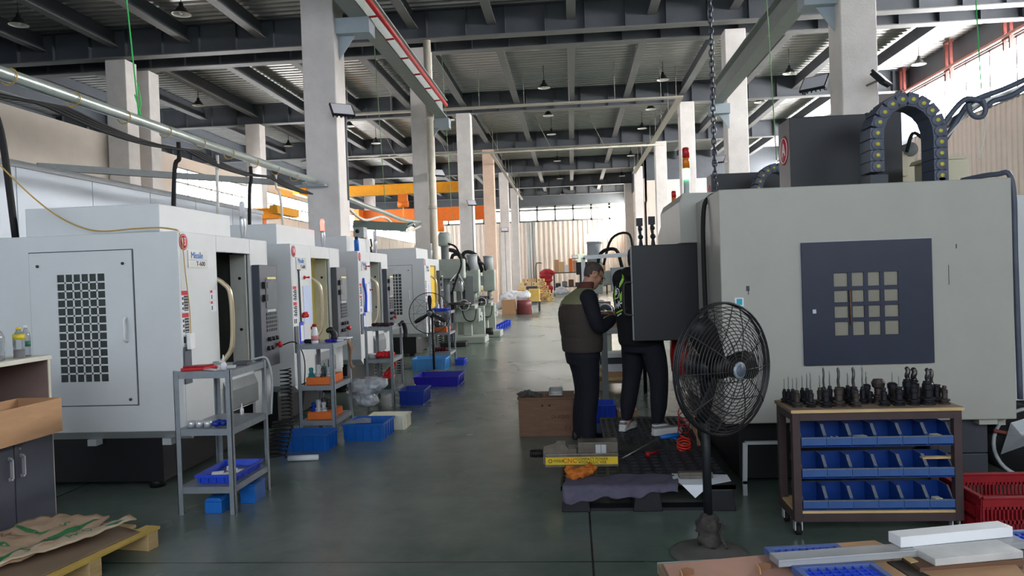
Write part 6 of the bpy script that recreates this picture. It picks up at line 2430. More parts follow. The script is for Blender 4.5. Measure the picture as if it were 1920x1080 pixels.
for A in (LL, RL):
    limb(mb, A, [.09, .072, .055, .046, .036])
body = organic('body', mb, skin_m, per, .0085, 2)
mb = MB()
hand(mb, RA[-1], RA[-1] - RA[-2], V((0, 0, -1)), 1.0, .6, 1)
hand(mb, LA[-1], LA[-1] - LA[-2], V((0, 0, -1)), 1.0, .6, -1)
organic('hand', mb, skin_m, body, .0045, 1)
mb = MB()
F2.torso(mb, [(.76, .0, .15, .185), (.79, .0, .165, .2), (.9, .0, .17, .205), (1.05, -.015, .172, .212), (1.2, -.03, .172, .222), (1.28, -.025, .155, .215), (1.35, -.01, .12, .17), (1.4, .0, .085, .1)])
for A in (RA, LA):
    limb(mb, A[:4] + [A[3] * .1 + A[4] * .9], [.088, .075, .068, .06, .048])
limb(mb, [P(-.06, -.09, 1.4), P(-.11, 0, 1.39), P(-.06, .09, 1.4)], [.05, .065, .05])
hood = organic('hoodie', mb, black_cloth, per, .011, 3)
mb = MB()
F2.torso(mb, [(.7, .0, .13, .17), (.8, .0, .145, .18), (.88, .0, .14, .175)])
for A in (LL, RL):
    limb(mb, A[:4] + [A[4] + V((0, 0, .045))], [.115, .1, .082, .074, .05])
organic('trousers', mb, navy_cloth, per, .011, 3)
for nm, a, r, yaw in (('l', -.13, -.135, -.25), ('r', -.1, .175, .45)):
    mb = MB()
    shoe(mb, F2, a, r, .02, yaw)
    sh = organic('shoe', mb, [shoe_white, shoe_grey], per, .007, 1, pick=lambda c: 1 if .066 < c.z - .15 < .085 or c.z > .247 else 0)
    mb = MB()
    shoe(mb, F2, a - .006, r, .0, yaw, .288, .045)
    organic('sole', mb, shoe_white, sh, .007, 1)
mb = MB().loft(head_rings(1.09))
dead = [v for v in mb.bm.verts if v.co.z < -.09 + 1.0 * max(v.co.x + .05, 0)]
bmesh.ops.delete(mb.bm, geom=dead, context='VERTS')
bmesh.ops.subdivide_edges(mb.bm, edges=mb.bm.edges[:], cuts=1)
mb.xf(Hm)
hr = obj('hair', mb, hair_m, per, label='short black hair')
hr.modifiers.new('thick', 'SOLIDIFY').thickness = .008
for p in hr.data.polygons:
    p.use_smooth = True
mb = MB()
for sy in (-1, 1):
    mb.sph((.083, sy * .031, .01), .0115, 10)
mb.xf(Hm)
obj('eye', mb, MATS['eye_dark'], per)

# print on the back of the hoodie, laid onto its surface
bpy.context.view_layer.update()
_m = wm(hood)
_bvh = BVHTree.FromPolygons([_m @ v.co for v in hood.data.vertices], [tuple(p.vertices) for p in hood.data.polygons])


def on_hood(mb, off=.004):
    bmesh.ops.triangulate(mb.bm, faces=mb.bm.faces[:])
    for _ in range(3):
        es = [e for e in mb.bm.edges if e.calc_length() > .022]
        if not es:
            break
        bmesh.ops.subdivide_edges(mb.bm, edges=es, cuts=1)
        bmesh.ops.triangulate(mb.bm, faces=mb.bm.faces[:])
    kill = []
    dirv = V((.35, .94, 0)).normalized()
    for v in mb.bm.verts:
        h = _bvh.ray_cast(v.co - dirv * 1.0, dirv)
        if h[0] is None:
            kill.append(v)
        else:
            v.co = h[0] + h[1] * (off if h[1].dot(dirv) < 0 else -off)
    if kill:
        bmesh.ops.delete(mb.bm, geom=kill, context='VERTS')
    return mb


def patch(pts):
    """outline given on the photo, read at the depth of the hoodie's back"""
    return MB().add([at(1000 + x / 6, 460 + y / 6, Y=6.5) for x, y in pts], [tuple(range(len(pts)))])


for pts in (((945, 420), (985, 320), (1012, 345), (990, 420), (960, 480), (945, 470)), ((965, 560), (1005, 500), (1027, 540), (1020, 590), (985, 635), (965, 600)),
            ((882, 460), (896, 470), (898, 560), (892, 640), (880, 630)), ((1000, 600), (1026, 590), (1026, 625), (1000, 632))):
    obj('print', on_hood(patch(pts), .003), lime, hood, label='lime green print')
for a_, b_, m_ in (((898, 770), (1058, 703), lime), ((968, 655), (1030, 640), white_paper), ((915, 800), (985, 765), shoe_white)):
    w_ = 9
    obj('print', on_hood(patch(((a_[0], a_[1] - w_), (b_[0], b_[1] - w_), (b_[0], b_[1] + w_), (a_[0], a_[1] + w_))), .003), m_, hood)


def stroke(pts, w_=5):
    mb = MB()
    P_ = [V((x, y, 0)) for x, y in pts]
    for a_, b_ in zip(P_, P_[1:]):
        d = (b_ - a_).normalized()
        n_ = V((-d.y, d.x, 0)) * w_
        q = [a_ + n_ - d * w_, b_ + n_ + d * w_, b_ - n_ + d * w_, a_ - n_ - d * w_]
        mb.add([at(1000 + p.x / 6, 460 + p.y / 6, Y=6.5) for p in q], [(0, 1, 2, 3)])
    return mb


for pts in (((900, 520), (920, 488), (950, 500), (962, 545), (945, 590), (895, 605)), ((908, 525), (922, 515), (928, 545), (908, 560), (908, 525)),
            ((892, 640), (902, 712), (922, 660), (940, 706), (948, 630)), ((945, 625), (975, 690)), ((972, 625), (945, 690)), ((950, 440), (975, 380))):
    obj('lettering', on_hood(stroke(pts), .005), ink_white, hood)
# ================================================================== lamps, overhead lines, far things
def high_bay(px, py, z, label, s=1.0, white=False):
    c = at(px, py, z=z)
    root = (c.x, c.y, z)
    t = thing('high_bay_lamp', label, 'lamp', root, 0, 'bell-shaped lamps below the roof')
    k = s
    prof = [(.035, .3), (.05, .28), (.06, .2), (.12, .14), (.2, .02), (.235, .0)]
    mb = MB()
    n = 22
    outer = prof
    inner = [(.228, .003), (.192, .02), (.112, .135), (.05, .18)]
    vs, fs = [], []
    allp = outer + inner
    for r, q in allp:
        for j in range(n):
            a = 2 * PI * j / n
            vs.append(V((c.x + r * k * math.cos(a), c.y + r * k * math.sin(a), z + q * k)))
    for i in range(len(allp) - 1):
        for j in range(n):
            l = (j + 1) % n
            fs.append((i * n + j, i * n + l, (i + 1) * n + l, (i + 1) * n + j))
    bm = mb
    bm.add(vs, fs, 0, True)
    for f in mb.bm.faces:
        r_ = f.calc_center_median()
    o = obj('shade', mb, [lamp_white if white else lamp_black, lamp_white], t)
    for i, f in enumerate(o.data.polygons):
        if i >= (len(outer)) * n - n:
            f.material_index = 1
    obj('bulb', MB().lathe([(.03, .16), (.06, .1), (.06, .05), (.03, .01)], c, n=14), lamp_white, t)
    obj('rod', MB().cyl((c.x, c.y, z + .29 * k), (c.x, c.y, ZD + .02), .012, n=8), lamp_black, t)
    return t


LAMPS = [((35, 47), 8.35, 'lamp at the top left corner of the photo'), ((340, 27), 8.35, 'lamp at the top, left of the green string'), ((477, 120), 8.7, 'lamp right of the green string, against the deck'),
         ((372, 198), 8.5, 'lamp beside the green string, lower'), ((655, 237), 8.5, 'lamp right of the first column, by its floodlight'), ((541, 274), 8.5, 'lamp left of the first column, low'),
         ((705, 269), 8.5, 'lamp left of the second column'), ((1003, 90), 8.9, 'lamp flush under the deck before the aisle tray'), ((1278, 68), 8.9, 'lamp high at the right of the aisle, near the chain'),
         ((1020, 165), 8.6, 'nearest lamp hanging over the middle of the aisle'), ((1243, 150), 8.75, 'lamp over the right of the aisle above the tray corner'),
         ((1028, 217), 8.6, 'second lamp over the middle of the aisle'), ((1220, 205), 8.7, 'lamp over the right of the aisle just below the tray'), ((1034, 252), 8.6, 'third lamp over the middle of the aisle'),
         ((1204, 241), 8.6, 'lamp over the right of the aisle, third along'), ((1045, 302), 8.6, 'fourth lamp over the middle of the aisle'), ((1183, 292), 8.6, 'lamp over the right of the aisle, fourth along'),
         ((1050, 335), 8.6, 'fifth lamp over the middle of the aisle'), ((1166, 330), 8.6, 'lamp over the right of the aisle, farthest but one'), ((1480, 138), 8.55, 'lamp left of the nearest right column'),
         ((1723, 121), 8.5, 'lamp before the bright right windows'), ((1425, 192), 8.55, 'lamp between the two nearest right columns, low'), ((1632, 182), 8.6, 'lamp right of the nearest right column, above the cable chain'),
         ((475, 241), 8.6, 'lamp by the far left column'), ((843, 225), 8.7, 'lamp between the second and third left columns'), ((1055, 364), 8.6, 'farthest lamp over the middle of the aisle')]
for (px, py), z, lb in LAMPS:
    high_bay(px, py, z, 'bell-shaped ' + lb)


def floodlight(px, py, X, Y, z, yaw, label, s=1.0, post=None):
    c = at(px, py, X=X, Y=None) if X is not None else at(px, py, Y=Y)
    t = thing('floodlight', label, 'lamp', c, 0, 'floodlights on the columns')
    M = Matrix.Translation(c) @ Matrix.Rotation(yaw, 4, 'Z') @ Matrix.Rotation(-.7, 4, 'X')
    mb = MB().box(-.2 * s, .2 * s, -.04 * s, .0, -.15 * s, .15 * s)
    for k in range(6):
        x = -.17 * s + k * .068 * s
        mb.box(x - .008 * s, x + .008 * s, .0, .05 * s, -.13 * s, .13 * s)
    mb.xf(M)
    obj('housing', mb, black_paint, t)
    mb = MB().box(-.18 * s, .18 * s, -.046 * s, -.041 * s, -.13 * s, .13 * s)
    mb.xf(M)
    obj('lens', mb, lens_clear, t)
    mb = MB().bar((c.x, c.y + .04, c.z), (c.x + (-.1 if yaw > .3 else .3 if yaw < 0 else 0), c.y + .34, c.z - .02), .03 * s)
    if post is not None:
        mb.cyl((c.x, c.y + .2, c.z), (c.x, c.y + .2, post), .02, n=8)
    obj('bracket', mb, mid_grey, t)
    return t


floodlight(641, 208, None, 12.75, 0, .6, 'floodlight on the right edge of the nearest left column', 1.0, 3.0)
floodlight(822, 325, None, 22.05, 0, .7, 'floodlight beside the cream downpipe', .9)
floodlight(884, 381, None, 31.12, 0, .5, 'floodlight on the third left column', 1.0, 2.0)
floodlight(946, 431, None, 49.5, 0, .2, 'small floodlight on a post by the far left columns', 1.2, .2)
floodlight(1528, 158, None, 13.0, 0, -.7, 'floodlight on the left of the nearest right column', 1.1)
floodlight(1652, 148, None, 12.7, 0, .9, 'thin floodlight on the right of the nearest right column', 1.0)
floodlight(1348, 300, None, 22.0, 0, -.5, 'floodlight on the second right column by the chain', .9)
floodlight(1078, 482, None, 60, 0, .2, 'farthest small floodlight by the far wall', 1.2)

# silver service pipe over the left machines, with its cable bundle
PX = -4.5
PZ = 3.3
t = thing('service_pipe', 'silver pipe carrying black cables above the left machines, ending at the first column', 'pipe', (PX, 8.5, PZ))
obj('pipe', MB().cyl((PX, 2.5, PZ), (PX, 12.9, PZ + .06), .055, n=18), galv, t)
mb = MB()
for k in range(4):
    pts = []
    for i in range(60):
        y = 3 + i * .165
        pts.append((PX + .02 * k - .03, y, PZ - .075 - .02 * k - .085 * abs(math.sin((y - 4.1) * PI / 2.4 + k * .2))))
    mb.tube(pts, .015, 7)
obj('cable_bundle', mb, black_rubber, t)
mb = MB()
for i in range(12):
    y = 3.4 + i * .78
    mb.tube(arc((PX, y, PZ + .01), .07, 0, 2 * PI, 14, (1, 0, .0), (0, .15, 1))[:-1], .006, 5, closed=True)
objs('tie', mb, yellow_cable, t)
obj('end_bracket', MB().box(PX - .35, -4.3, 12.9, 13.08, PZ - .03, PZ + .0), bracket_blue, t)
tag(obj('green_string', MB().cyl((PX + .01, 7.55, PZ + .05), (PX - .35, 7.55, 8.9), .008, n=6)
        .tube([(PX - .02, 7.55, PZ + .02), (PX + .04, 7.55, PZ + .2), (PX + .0, 7.56, PZ + .45)], .007, 5)
        .tube([(PX + .05, 7.55, PZ + .02), (PX - .02, 7.54, PZ + .3)], .007, 5), green_string),
    'bright green string tying the silver pipe up to the roof', 'string')
for (px, y0, Y, m_, lb) in ((27, 395, 5.55, black_rubber, 'thick black supply cable dropping from the silver pipe at the left edge'),
                            (321, 382, 8.35, black_rubber, 'black supply cable dropping to the second left machine'),
                            (466, 420, 10.3, black_rubber, 'black supply cable dropping to the third left machine'),
                            (406, 330, 9.3, white_cable, 'white supply hose dropping from the silver pipe, half way'),
                            (534, 420, 11.2, white_cable, 'white supply hose dropping from the silver pipe near the first column')):
    b = at(px, y0, Y=Y)
    mb = MB().tube(smooth_path([(PX, Y, PZ - .06), (PX + .0, Y, PZ - .25), (b.x * .5 + PX * .5, Y, (PZ + b.z) / 2), (b.x, Y, max(b.z - .5, 1.99))], 5), .026 if m_ is black_rubber else .02, 8)
    tag(obj('supply_cable', mb, m_), lb, 'cable')
t = thing('service_pipe', 'silver pipe bending down between the first and second left columns, behind the machines', 'pipe', (-4.4, 17, 3.2))
pts = [at(640, 366, Y=14.0), at(680, 384, Y=15.8), at(720, 398, Y=17.8), at(755, 412, Y=19.8), at(788, 417, Y=21.6)]
obj('pipe', MB().tube(smooth_path(pts, 5), .055, 12), galv, t)
pl2 = [p + V((0, 0, -.12 - .2 * (i % 2))) for i, p in enumerate(pts)]
obj('cable_bundle', MB().tube(smooth_path(pl2, 6), .03, 8), white_cable, t)
for px, py0, py1, Y in ((711, 0, 392, 17.2), (842, 150, 470, 24.0), (1447, 0, 300, 12.0), (1835, 0, 170, 10.0)):
    a_, b_ = at(px, py0, Y=Y), at(px + (py1 - py0) * .03, py1, Y=Y)
    a_.z = min(a_.z, 9.4) if a_.z > 0 else 9.4
    mb = MB().cyl(b_, V((b_.x - .2, b_.y, 9.45)), .008, n=6)
    tag(obj('green_string', mb, mat('pale_green_string', (130, 170, 120), .6) if px != 1835 else green_string),
        {711: 'thin green string left of the second column', 842: 'thin string hanging beside the cream downpipe', 1447: 'thin green string between the right columns', 1835: 'green string hanging before the right windows'}[px], 'string')
# slanting grey steel section behind the left machines
a_, b_ = at(70, 312, Y=10.2), at(565, 345, Y=13.6)
tag(obj('steel_section', MB().bar(a_, b_, .08, .1), mid_grey), 'grey steel section crossing above the white partition', 'steel section')


# ------------------------------------------------------------------ overhead cranes in the left bay
def crane(Y, x0, x1, z, h, m, label):
    t = thing('overhead_crane', label, 'crane', ((x0 + x1) / 2, Y, z), 0, 'yellow cranes in the left bay')
    mb = MB().box(x0, x1, Y - .2, Y + .2, z, z + .04).box(x0, x1, Y - .2, Y + .2, z + h - .04, z + h).box(x0, x1, Y - .1, Y + .1, z + .04, z + h - .04)
    obj('girder', mb, m, t)
    objs('end_truck', MB().box(x1, x1 + .3, Y - 1.1, Y + 1.1, z + .1, z + h).box(x0 - .3, x0, Y - 1.1, Y + 1.1, z + .1, z + h), m, t)
    xm = x0 + (x1 - x0) * .62
    obj('hoist', MB().box(xm - .22, xm + .22, Y - .38, Y - .1, z - .4, z - .03).cyl((xm - .25, Y - .25, z - .5), (xm + .25, Y - .25, z - .5), .16, n=16), crane_orange, t)
    obj('hook', MB().cyl((xm, Y - .25, z - .6), (xm, Y - .25, z - 1.2), .03, n=8).box(xm - .09, xm + .09, Y - .33, Y - .17, z - 1.45, z - 1.2), crane_yellow, t)
    return t


crane(36.0, -12.9, -5.1, 5.75, .5, crane_yellow, 'yellow overhead crane girder, highest of the three, behind the second left column')
crane(46, -12.9, -5.1, 5.15, .85, crane_orange, 'orange crane girder, farther and lower, left of the third left column')
crane(27.5, -12.9, -10.9, 4.05, .4, crane_yellow, 'short yellow crane arm low at the left windows')

# green steel arm behind the third machine
a_, b_ = at(662, 421, Y=17.5), at(762, 426, Y=17.8)
mb = MB().bar(a_, b_, .16, .2).bar(b_, at(775, 418, Y=18), .06)
tag(obj('jib_crane', mb, mat('jib_green_grey', (110, 124, 116), .5)), 'grey green jib arm behind the third left machine', 'arm')
t = thing('camera_box', 'pale grey camera box with a dark lens below the jib arm', 'box', at(672, 430, Y=16.5))
c = at(672, 431, Y=16.5)
obj('box', MB().box(c.x - .12, c.x + .12, c.y, c.y + .3, c.z - .18, c.z + .06), light_grey, t, bevel=.01)
obj('lens', MB().cyl((c.x - .02, c.y, c.z - .03), (c.x - .02, c.y - .03, c.z - .03), .045, n=14), black_plastic, t)


# ------------------------------------------------------------------ knee mills along the aisle
def knee_mill(x, y, face, label, big=True, light=False):
    """face = +1 looks towards +x (the aisle), -1 towards -x"""
    t = thing('milling_machine', label, 'machine', (x, y, 0), 0, 'knee milling machines along the aisle')
    m_ = green_grey
    f = face

    def B(mb, x0, x1, y0, y1, z0, z1):
        a, b = x + f * x0, x + f * x1
        return mb.box(min(a, b), max(a, b), y + y0, y + y1, z0, z1)

    def Q(a, b, c):
        return V((x + f * a, y + b, c))
    mb = MB()
    B(mb, -.45, .85, -.38, .38, 0, .16)
    B(mb, -.4, .1, -.28, .28, .16, 1.35)
    obj('column', mb, m_, t, bevel=.02)
    mb = MB(); B(mb, .12, .7, -.2, .2, .5, .82); B(mb, .3, .5, -.08, .08, .16, .5)
    obj('knee', mb, m_, t, bevel=.015)
    mb = MB(); B(mb, .2, .62, -.26, .26, .82, .9)
    obj('saddle', mb, m_, t, bevel=.01)
    mb = MB(); B(mb, .28, .58, -.75, .75, .9, .985)
    tb = obj('table', mb, dark_oil, t, bevel=.006)
    mb = MB()
    for k in range(8):
        pts = [Q(.585, -.6 + k * .15, .9), Q(.62, -.53 + k * .15, .97), Q(.585, -.46 + k * .15, .9)]
        mb.add([pts[0], pts[1], pts[2]], [(0, 1, 2)])
    obj('way_cover', mb, bright_steel, tb)
    mb = MB(); B(mb, -.45, .55, -.14, .14, 1.35, 1.6)
    obj('ram', mb, m_, t, bevel=.02)
    mb = MB()
    B(mb, .42, .72, -.16, .16, 1.2, 1.75)
    mb.cyl(Q(.57, 0, 1.2), Q(.57, 0, 1.05), .07, n=16).cyl(Q(.57, 0, 1.05), Q(.57, 0, .99), .03, n=12)
    hd = obj('head', mb, m_, t, bevel=.02)
    obj('motor', MB().cyl(Q(.55, 0, 1.75), Q(.55, 0, 2.08), .13, n=20).cyl(Q(.55, 0, 2.08), Q(.55, 0, 2.12), .14, n=20), light_grey, hd)
    mb = MB()
    for yy in (-.78, .78):
        mb.tube([Q(.43 + .12 * math.cos(a), yy, .93 + .12 * math.sin(a)) for a in [2 * PI * k / 20 for k in range(20)]], .012, 6, closed=True)
        mb.bar(Q(.31, yy, .93), Q(.55, yy, .93), .014)
        mb.cyl(Q(.43, yy * .95, .93), Q(.43, yy * 1.04, .93), .025, n=10)
    mb.tube([Q(.74, .1 * math.cos(a), .62 + .1 * math.sin(a)) for a in [2 * PI * k / 20 for k in range(20)]], .012, 6, closed=True)
    mb.cyl(Q(.7, 0, .62), Q(.76, 0, .62), .025, n=10)
    objs('handwheel', mb, bright_steel, t)
    mb = MB(); B(mb, .0, .3, -.5, -.3, 1.25, 1.65)
    obj('control_box', mb, light_grey, t, bevel=.01)
    mb = MB()
    for k in range(6):
        mb.cyl(Q(.06 + .1 * (k % 2), -.5, 1.32 + .1 * (k // 2)), Q(.06 + .1 * (k % 2), -.525, 1.32 + .1 * (k // 2)), .025, n=10)
    obj('dial', mb, black_plastic, t)
    mb = MB().tube(smooth_path([Q(.1, -.35, 1.65), Q(.2, -.4, 1.95), Q(.45, -.2, 1.9), Q(.5, -.1, 1.6)], 5), .03, 8)
    mb.tube(smooth_path([Q(.3, -.4, 1.0), Q(.4, -.45, .6), Q(.6, -.4, .55), Q(.65, -.3, .8)], 5), .014, 6)
    mb.tube(smooth_path([Q(-.1, -.3, 1.7), Q(-.05, -.3, 2.2), Q(.25, -.2, 2.15), Q(.4, -.1, 1.7)], 5), .05 if f > 0 else .022, 8)
    objs('cable', mb, black_rubber, t)
    mb = MB(); B(mb, -.1, .12, -.33, -.29, .5, 1.25)
    obj('coolant_guard', mb, dark_grey, t)
    mb = MB(); B(mb, .3, .56, -.1, .1, .986, 1.06); B(mb, .33, .53, -.5, -.36, .986, 1.04)
    objs('work_vise', mb, dark_steel, t)
    mb = MB(); B(mb, -.38, -.02, -.285, -.281, .25, 1.0)
    obj('side_cover', mb, light_grey, t)
    return t


k1 = knee_mill(-2.95, 17.9, 1, 'nearest green grey knee mill of the left row, behind the dark pillar drill')
k2 = knee_mill(-2.75, 19.6, 1, 'second green grey knee mill of the left row, its dark table towards the aisle')
k3 = knee_mill(-3.3, 21.2, 1, 'third green grey knee mill of the left row, by the second column')
knee_mill(.95, 13.2, -1, 'green grey mill on the right behind the man in the vest, cables on its head')
t = thing('drill_press', 'dark pillar drill with a pale round motor, right behind the last white machine', 'machine', (-2.8, 17.0, 0))
obj('base', MB().box(-3.05, -2.45, 16.75, 17.25, 0, .1), dark_oil, t, bevel=.02)
obj('pillar', MB().cyl((-2.9, 17.0, .1), (-2.9, 17.0, 2.3), .09, n=18), mid_grey, t)
hd = obj('drill_head', MB().box(-3.05, -2.45, 16.85, 17.15, 1.55, 2.0), green_grey, t, bevel=.03)
obj('motor', MB().lathe([(.12, 2.3), (.15, 2.33), (.15, 2.55), (.11, 2.62)], (-2.9, 17.0, 0), n=20), green_grey, hd)
obj('spindle', MB().cyl((-2.55, 17.0, 1.55), (-2.55, 17.0, 1.25), .045, n=14), bright_steel, hd)
obj('drill_table', MB().cyl((-2.6, 17.0, .95), (-2.6, 17.0, 1.0), .26, n=24), dark_steel, t)
obj('feed_lever', MB().bar((-2.6, 16.83, 1.7), (-2.45, 16.7, 1.45), .025).bar((-2.6, 16.83, 1.7), (-2.75, 16.7, 1.5), .025), bright_steel, hd)
obj('cable', MB().tube(smooth_path([(-2.8, 16.9, 2.35), (-2.6, 16.8, 2.25), (-2.5, 16.82, 1.9), (-2.6, 16.8, 1.6), (-2.75, 16.82, 1.2)], 5), .022, 7), black_rubber, t)
obj('splash_guard', MB().box(-2.5, -2.3, 17.26, 17.29, .95, 1.6), mid_grey, t)
# grinder base with slanted white front
t = thing('surface_grinder', 'long pale green grinder on a broad base, in the left row beyond the fan', 'machine', (-2.75, 18.9, 0))
obj('base', MB().box(-3.4, -2.35, 18.5, 19.0, 0, .62), green_grey, t, bevel=.02)
obj('pedestal', MB().box(-2.5, -2.2, 18.35, 18.5, 0, .85).box(-2.35, -2.15, 20.4, 20.6, 0, .85), green_grey, t, bevel=.01)
obj('cover', MB().box(-3.3, -2.8, 18.38, 18.5, 1.0, 1.75), light_grey, t, bevel=.01)
obj('chute', MB().prism([(-2.9, 1.35), (-2.75, 1.35), (-2.72, .95), (-2.9, 1.05)], 'y', 18.2, 18.3), mid_grey, t)
obj('motor', MB().cyl((-2.2, 18.6, .2), (-2.02, 18.6, .2), .09, n=14), black_plastic, t)
for i in range(6):
    bin_('parts_bin', 'small blue bin in the slanting row on the floor beyond the grinder', 'bin', -2.3 + .02 * i, -2.12 + .02 * i, 20.6 + i * .6, 21.0 + i * .6, 0, .16, royal_blue, group='row of small blue bins on the aisle edge', ribs=2)
# bottles and rack bits beyond
t = thing('tool_shelf', 'pale open shelf with bottles beyond the knee mills', 'shelf', (-2.9, 22.6, 0))
for x in (-3.3, -2.5):
    for y in (22.3, 22.8):
        obj('leg', MB().box(x - .02, x + .02, y - .02, y + .02, 0, 1.9), white_plastic, t)
obj('shelf', MB().box(-3.3, -2.5, 22.3, 22.8, .5, .53).box(-3.3, -2.5, 22.3, 22.8, 1.1, 1.13).box(-3.3, -2.5, 22.3, 22.8, 1.87, 1.9), white_plastic, t)
for i in range(5):
    col = (bin_deep, bright_steel, teal, strong_yellow, white_plastic)[i]
    tag(obj('container', MB().lathe([(.06, 1.131), (.06, 1.27), (.03, 1.32)], (-3.2 + .15 * i, 22.4, 0), n=10), col), 'small container on the pale open shelf beyond the knee mills', 'container', 'containers on the pale shelf')
tag(obj('blue_can', MB().lathe([(.13, .531), (.13, .85), (.05, .92)], (-2.6, 22.45, 0), n=14), royal_blue), 'blue can on the lower board of the pale open shelf', 'can')
tag(obj('drum', MB().lathe([(.3, 0), (.32, .02), (.3, .3), (.31, .32), (.3, .58)], (-2.0, 30.5, 0), n=24), mat('maroon_drum', (128, 64, 66), .5)), 'maroon drum standing on the floor of the far aisle at the left', 'drum')
tag(obj('carton', MB().box(-2.9, -2.35, 30.2, 30.8, 0, .62), cardboard, bevel=.01), 'brown carton left of the maroon drum', 'carton')
blob_cloth('white_sack', 'white sacks heaped behind the maroon drum', 'sack', [(-2.95 + .09 * i, 31.5 + .1 * math.sin(i * 2), .35 + .1 * (i % 5)) for i in range(10)], .3, white_paper, 8, .7)
t = thing('work_table', 'low table with a yellow box at the left of the far aisle', 'table', (-1.9, 33.2, 0))
obj('top', MB().box(-2.6, -1.45, 32.8, 33.6, .42, .46), wood_pale, t)
for x in (-2.55, -1.5):
    for y in (32.85, 33.55):
        obj('leg', MB().box(x - .03, x + .03, y - .03, y + .03, 0, .42), dark_grey, t)
tag(obj('yellow_box', MB().box(-1.95, -1.48, 32.9, 33.4, .461, .98), wood_yellow, bevel=.01), 'yellow box on the low table in the far aisle', 'box')
tag(obj('brown_box', MB().box(-2.55, -2.0, 32.9, 33.4, .461, .95), cardboard, bevel=.01), 'brown box on the low table in the far aisle, left of the yellow box', 'box')
tag(obj('grey_bin', MB().prism([(-2.7, 0), (-2.05, 0), (-2.05, .95), (-2.7, .95)], 'y', 43.3, 44.3), dark_grey, bevel=.02), 'dark grey cabinet in front of the wooden heap', 'cabinet')
# heap of wooden blocks
rr = random.Random(5)
for lv in range(6):
    for i in range(11 - lv):
        for j in range(2 if lv < 2 else 1):
            x = -3.6 + i * .235 + lv * .12 + rr.uniform(-.02, .02)
            M = Matrix.Translation((x, 46 + j * .4 + rr.uniform(-.06, .06), .12 + lv * .235)) @ Matrix.Rotation(rr.uniform(-.12, .12), 4, 'Z')
            a_ = rr.uniform(.085, .105)
            mb = MB().box(-a_, a_, -.16, .16, -.11, .1 + rr.uniform(-.03, .01)).box(-.035, .035, -.165, -.16, -.045, .025, 1 if rr.random() < .5 else 0).xf(M)
            tag(obj('wooden_block', mb, [(wood_pale, wood_yellow, cardboard)[rr.randrange(3)], ink]), 'wooden block in the heap at the left end of the far aisle', 'block', 'heap of wooden blocks')
blob_cloth('red_bag', 'tall red bag standing before the far wall', 'bag', [(-1.95 + .1 * (i % 2), 55.3, .3 + .3 * i) for i in range(6)] + [(-2.1, 55.3, 1.75), (-1.7, 55.3, 1.75)], .36, mat('red_sack', (170, 34, 44), .6, var=.2, scale=4), 12, .4)
blob_cloth('clear_bag', 'pale grey bag beside the tall red bag', 'bag', [(-1.05 + .1 * i, 54.5, .32 + .12 * i * (i < 3)) for i in range(5)], .3, mat('pale_grey_bag', (176, 182, 190), .4), 9, .6)
t = thing('storage_rack', 'long dark rack with cartons on top before the far wall', 'shelf', (1.2, 57.5, 0))
for x in (-1.4, .6, 2.6):
    obj('post', MB().box(x - .04, x + .04, 57, 57.08, 0, 1.75).box(x - .04, x + .04, 57.9, 57.98, 0, 1.75), dark_grey, t)
obj('shelf', MB().box(-1.45, 2.65, 57, 58, 1.68, 1.75).box(-1.45, 2.65, 57, 58, .6, .66), dark_grey, t)
x = -1.35
for i in range(11):
    w_, h_ = .28 + .12 * rr.random(), .3 + .75 * rr.random() * (1 if i < 5 else .5)
    tag(obj('carton', MB().box(x, x + w_, 57.1, 57.8, 1.751, 1.751 + h_), (cardboard, wood_pale, white_paper, crane_orange, cardboard_pink)[i % 5], bevel=.01), 'carton on top of the long rack before the far wall', 'carton', 'cartons on the far rack')
    x += w_ + .03
for i in range(7):
    mb = MB().box(-1.3 + i * .5, -.9 + i * .5, 57.15, 57.7, .661, .95 + .12 * (i % 3))
    tag(obj('bundle', mb, (dark_grey, mid_grey, wood_brown)[i % 3], bevel=.05), 'dark bundle on the lower board of the long rack before the far wall', 'bundle', 'bundles in the far rack')
t = thing('pallet_truck', 'small dark trolley on the floor of the far aisle', 'trolley', (0, 38, 0))
obj('fork', MB().box(-.62, -.05, 37.6, 38.2, .05, .12), dark_grey, t)
obj('mast', MB().box(-.05, .1, 37.7, 38.1, .05, .5), dark_grey, t)
tag(obj('notice', MB().box(.35, 1.2, 65.8, 65.84, 2.2, 3.3).box(.3, 1.25, 65.84, 65.86, 2.15, 3.35), mat('notice_pale_green', (206, 222, 208), .6)), 'pale notice board on the corrugated far wall', 'notice')
mb = MB().cyl((-3.0, 62, 0), (-3.0, 62, 2.2), .06, n=8).tube(smooth_path([(-3.0, 62, 2.2), (-2.9, 62, 2.6), (-2.5, 62, 2.6)], 4), .05, 6)
tag(obj('stand_pipe', mb, wood_brown), 'brown stand pipe with a bent top by the far left column', 'pipe')
for i in range(4):
    x = -3.75 + .22 * i
    tag(obj('wall_pipe', MB().cyl((x, 64.6, 0), (x, 64.6, 6.2), .07, n=10), (light_grey, bracket_blue, mid_grey, light_grey)[i]), 'vertical service pipe at the left end of the far wall', 'pipe', 'service pipes at the far wall')

blob_cloth('plastic_bag', 'bulging cloudy plastic bag hanging at the far end of the second rack', 'bag',
           [(-2.24 + .05 * math.sin(i * 1.7), 7.72 + .05 * math.cos(i * 2.3), .28 + .026 * i) for i in range(9)] + [(-2.12, 7.72, .47)], .09, mat('cloudy_film', (196, 202, 208), .25, trans=.35, var=.05), 21, .9)
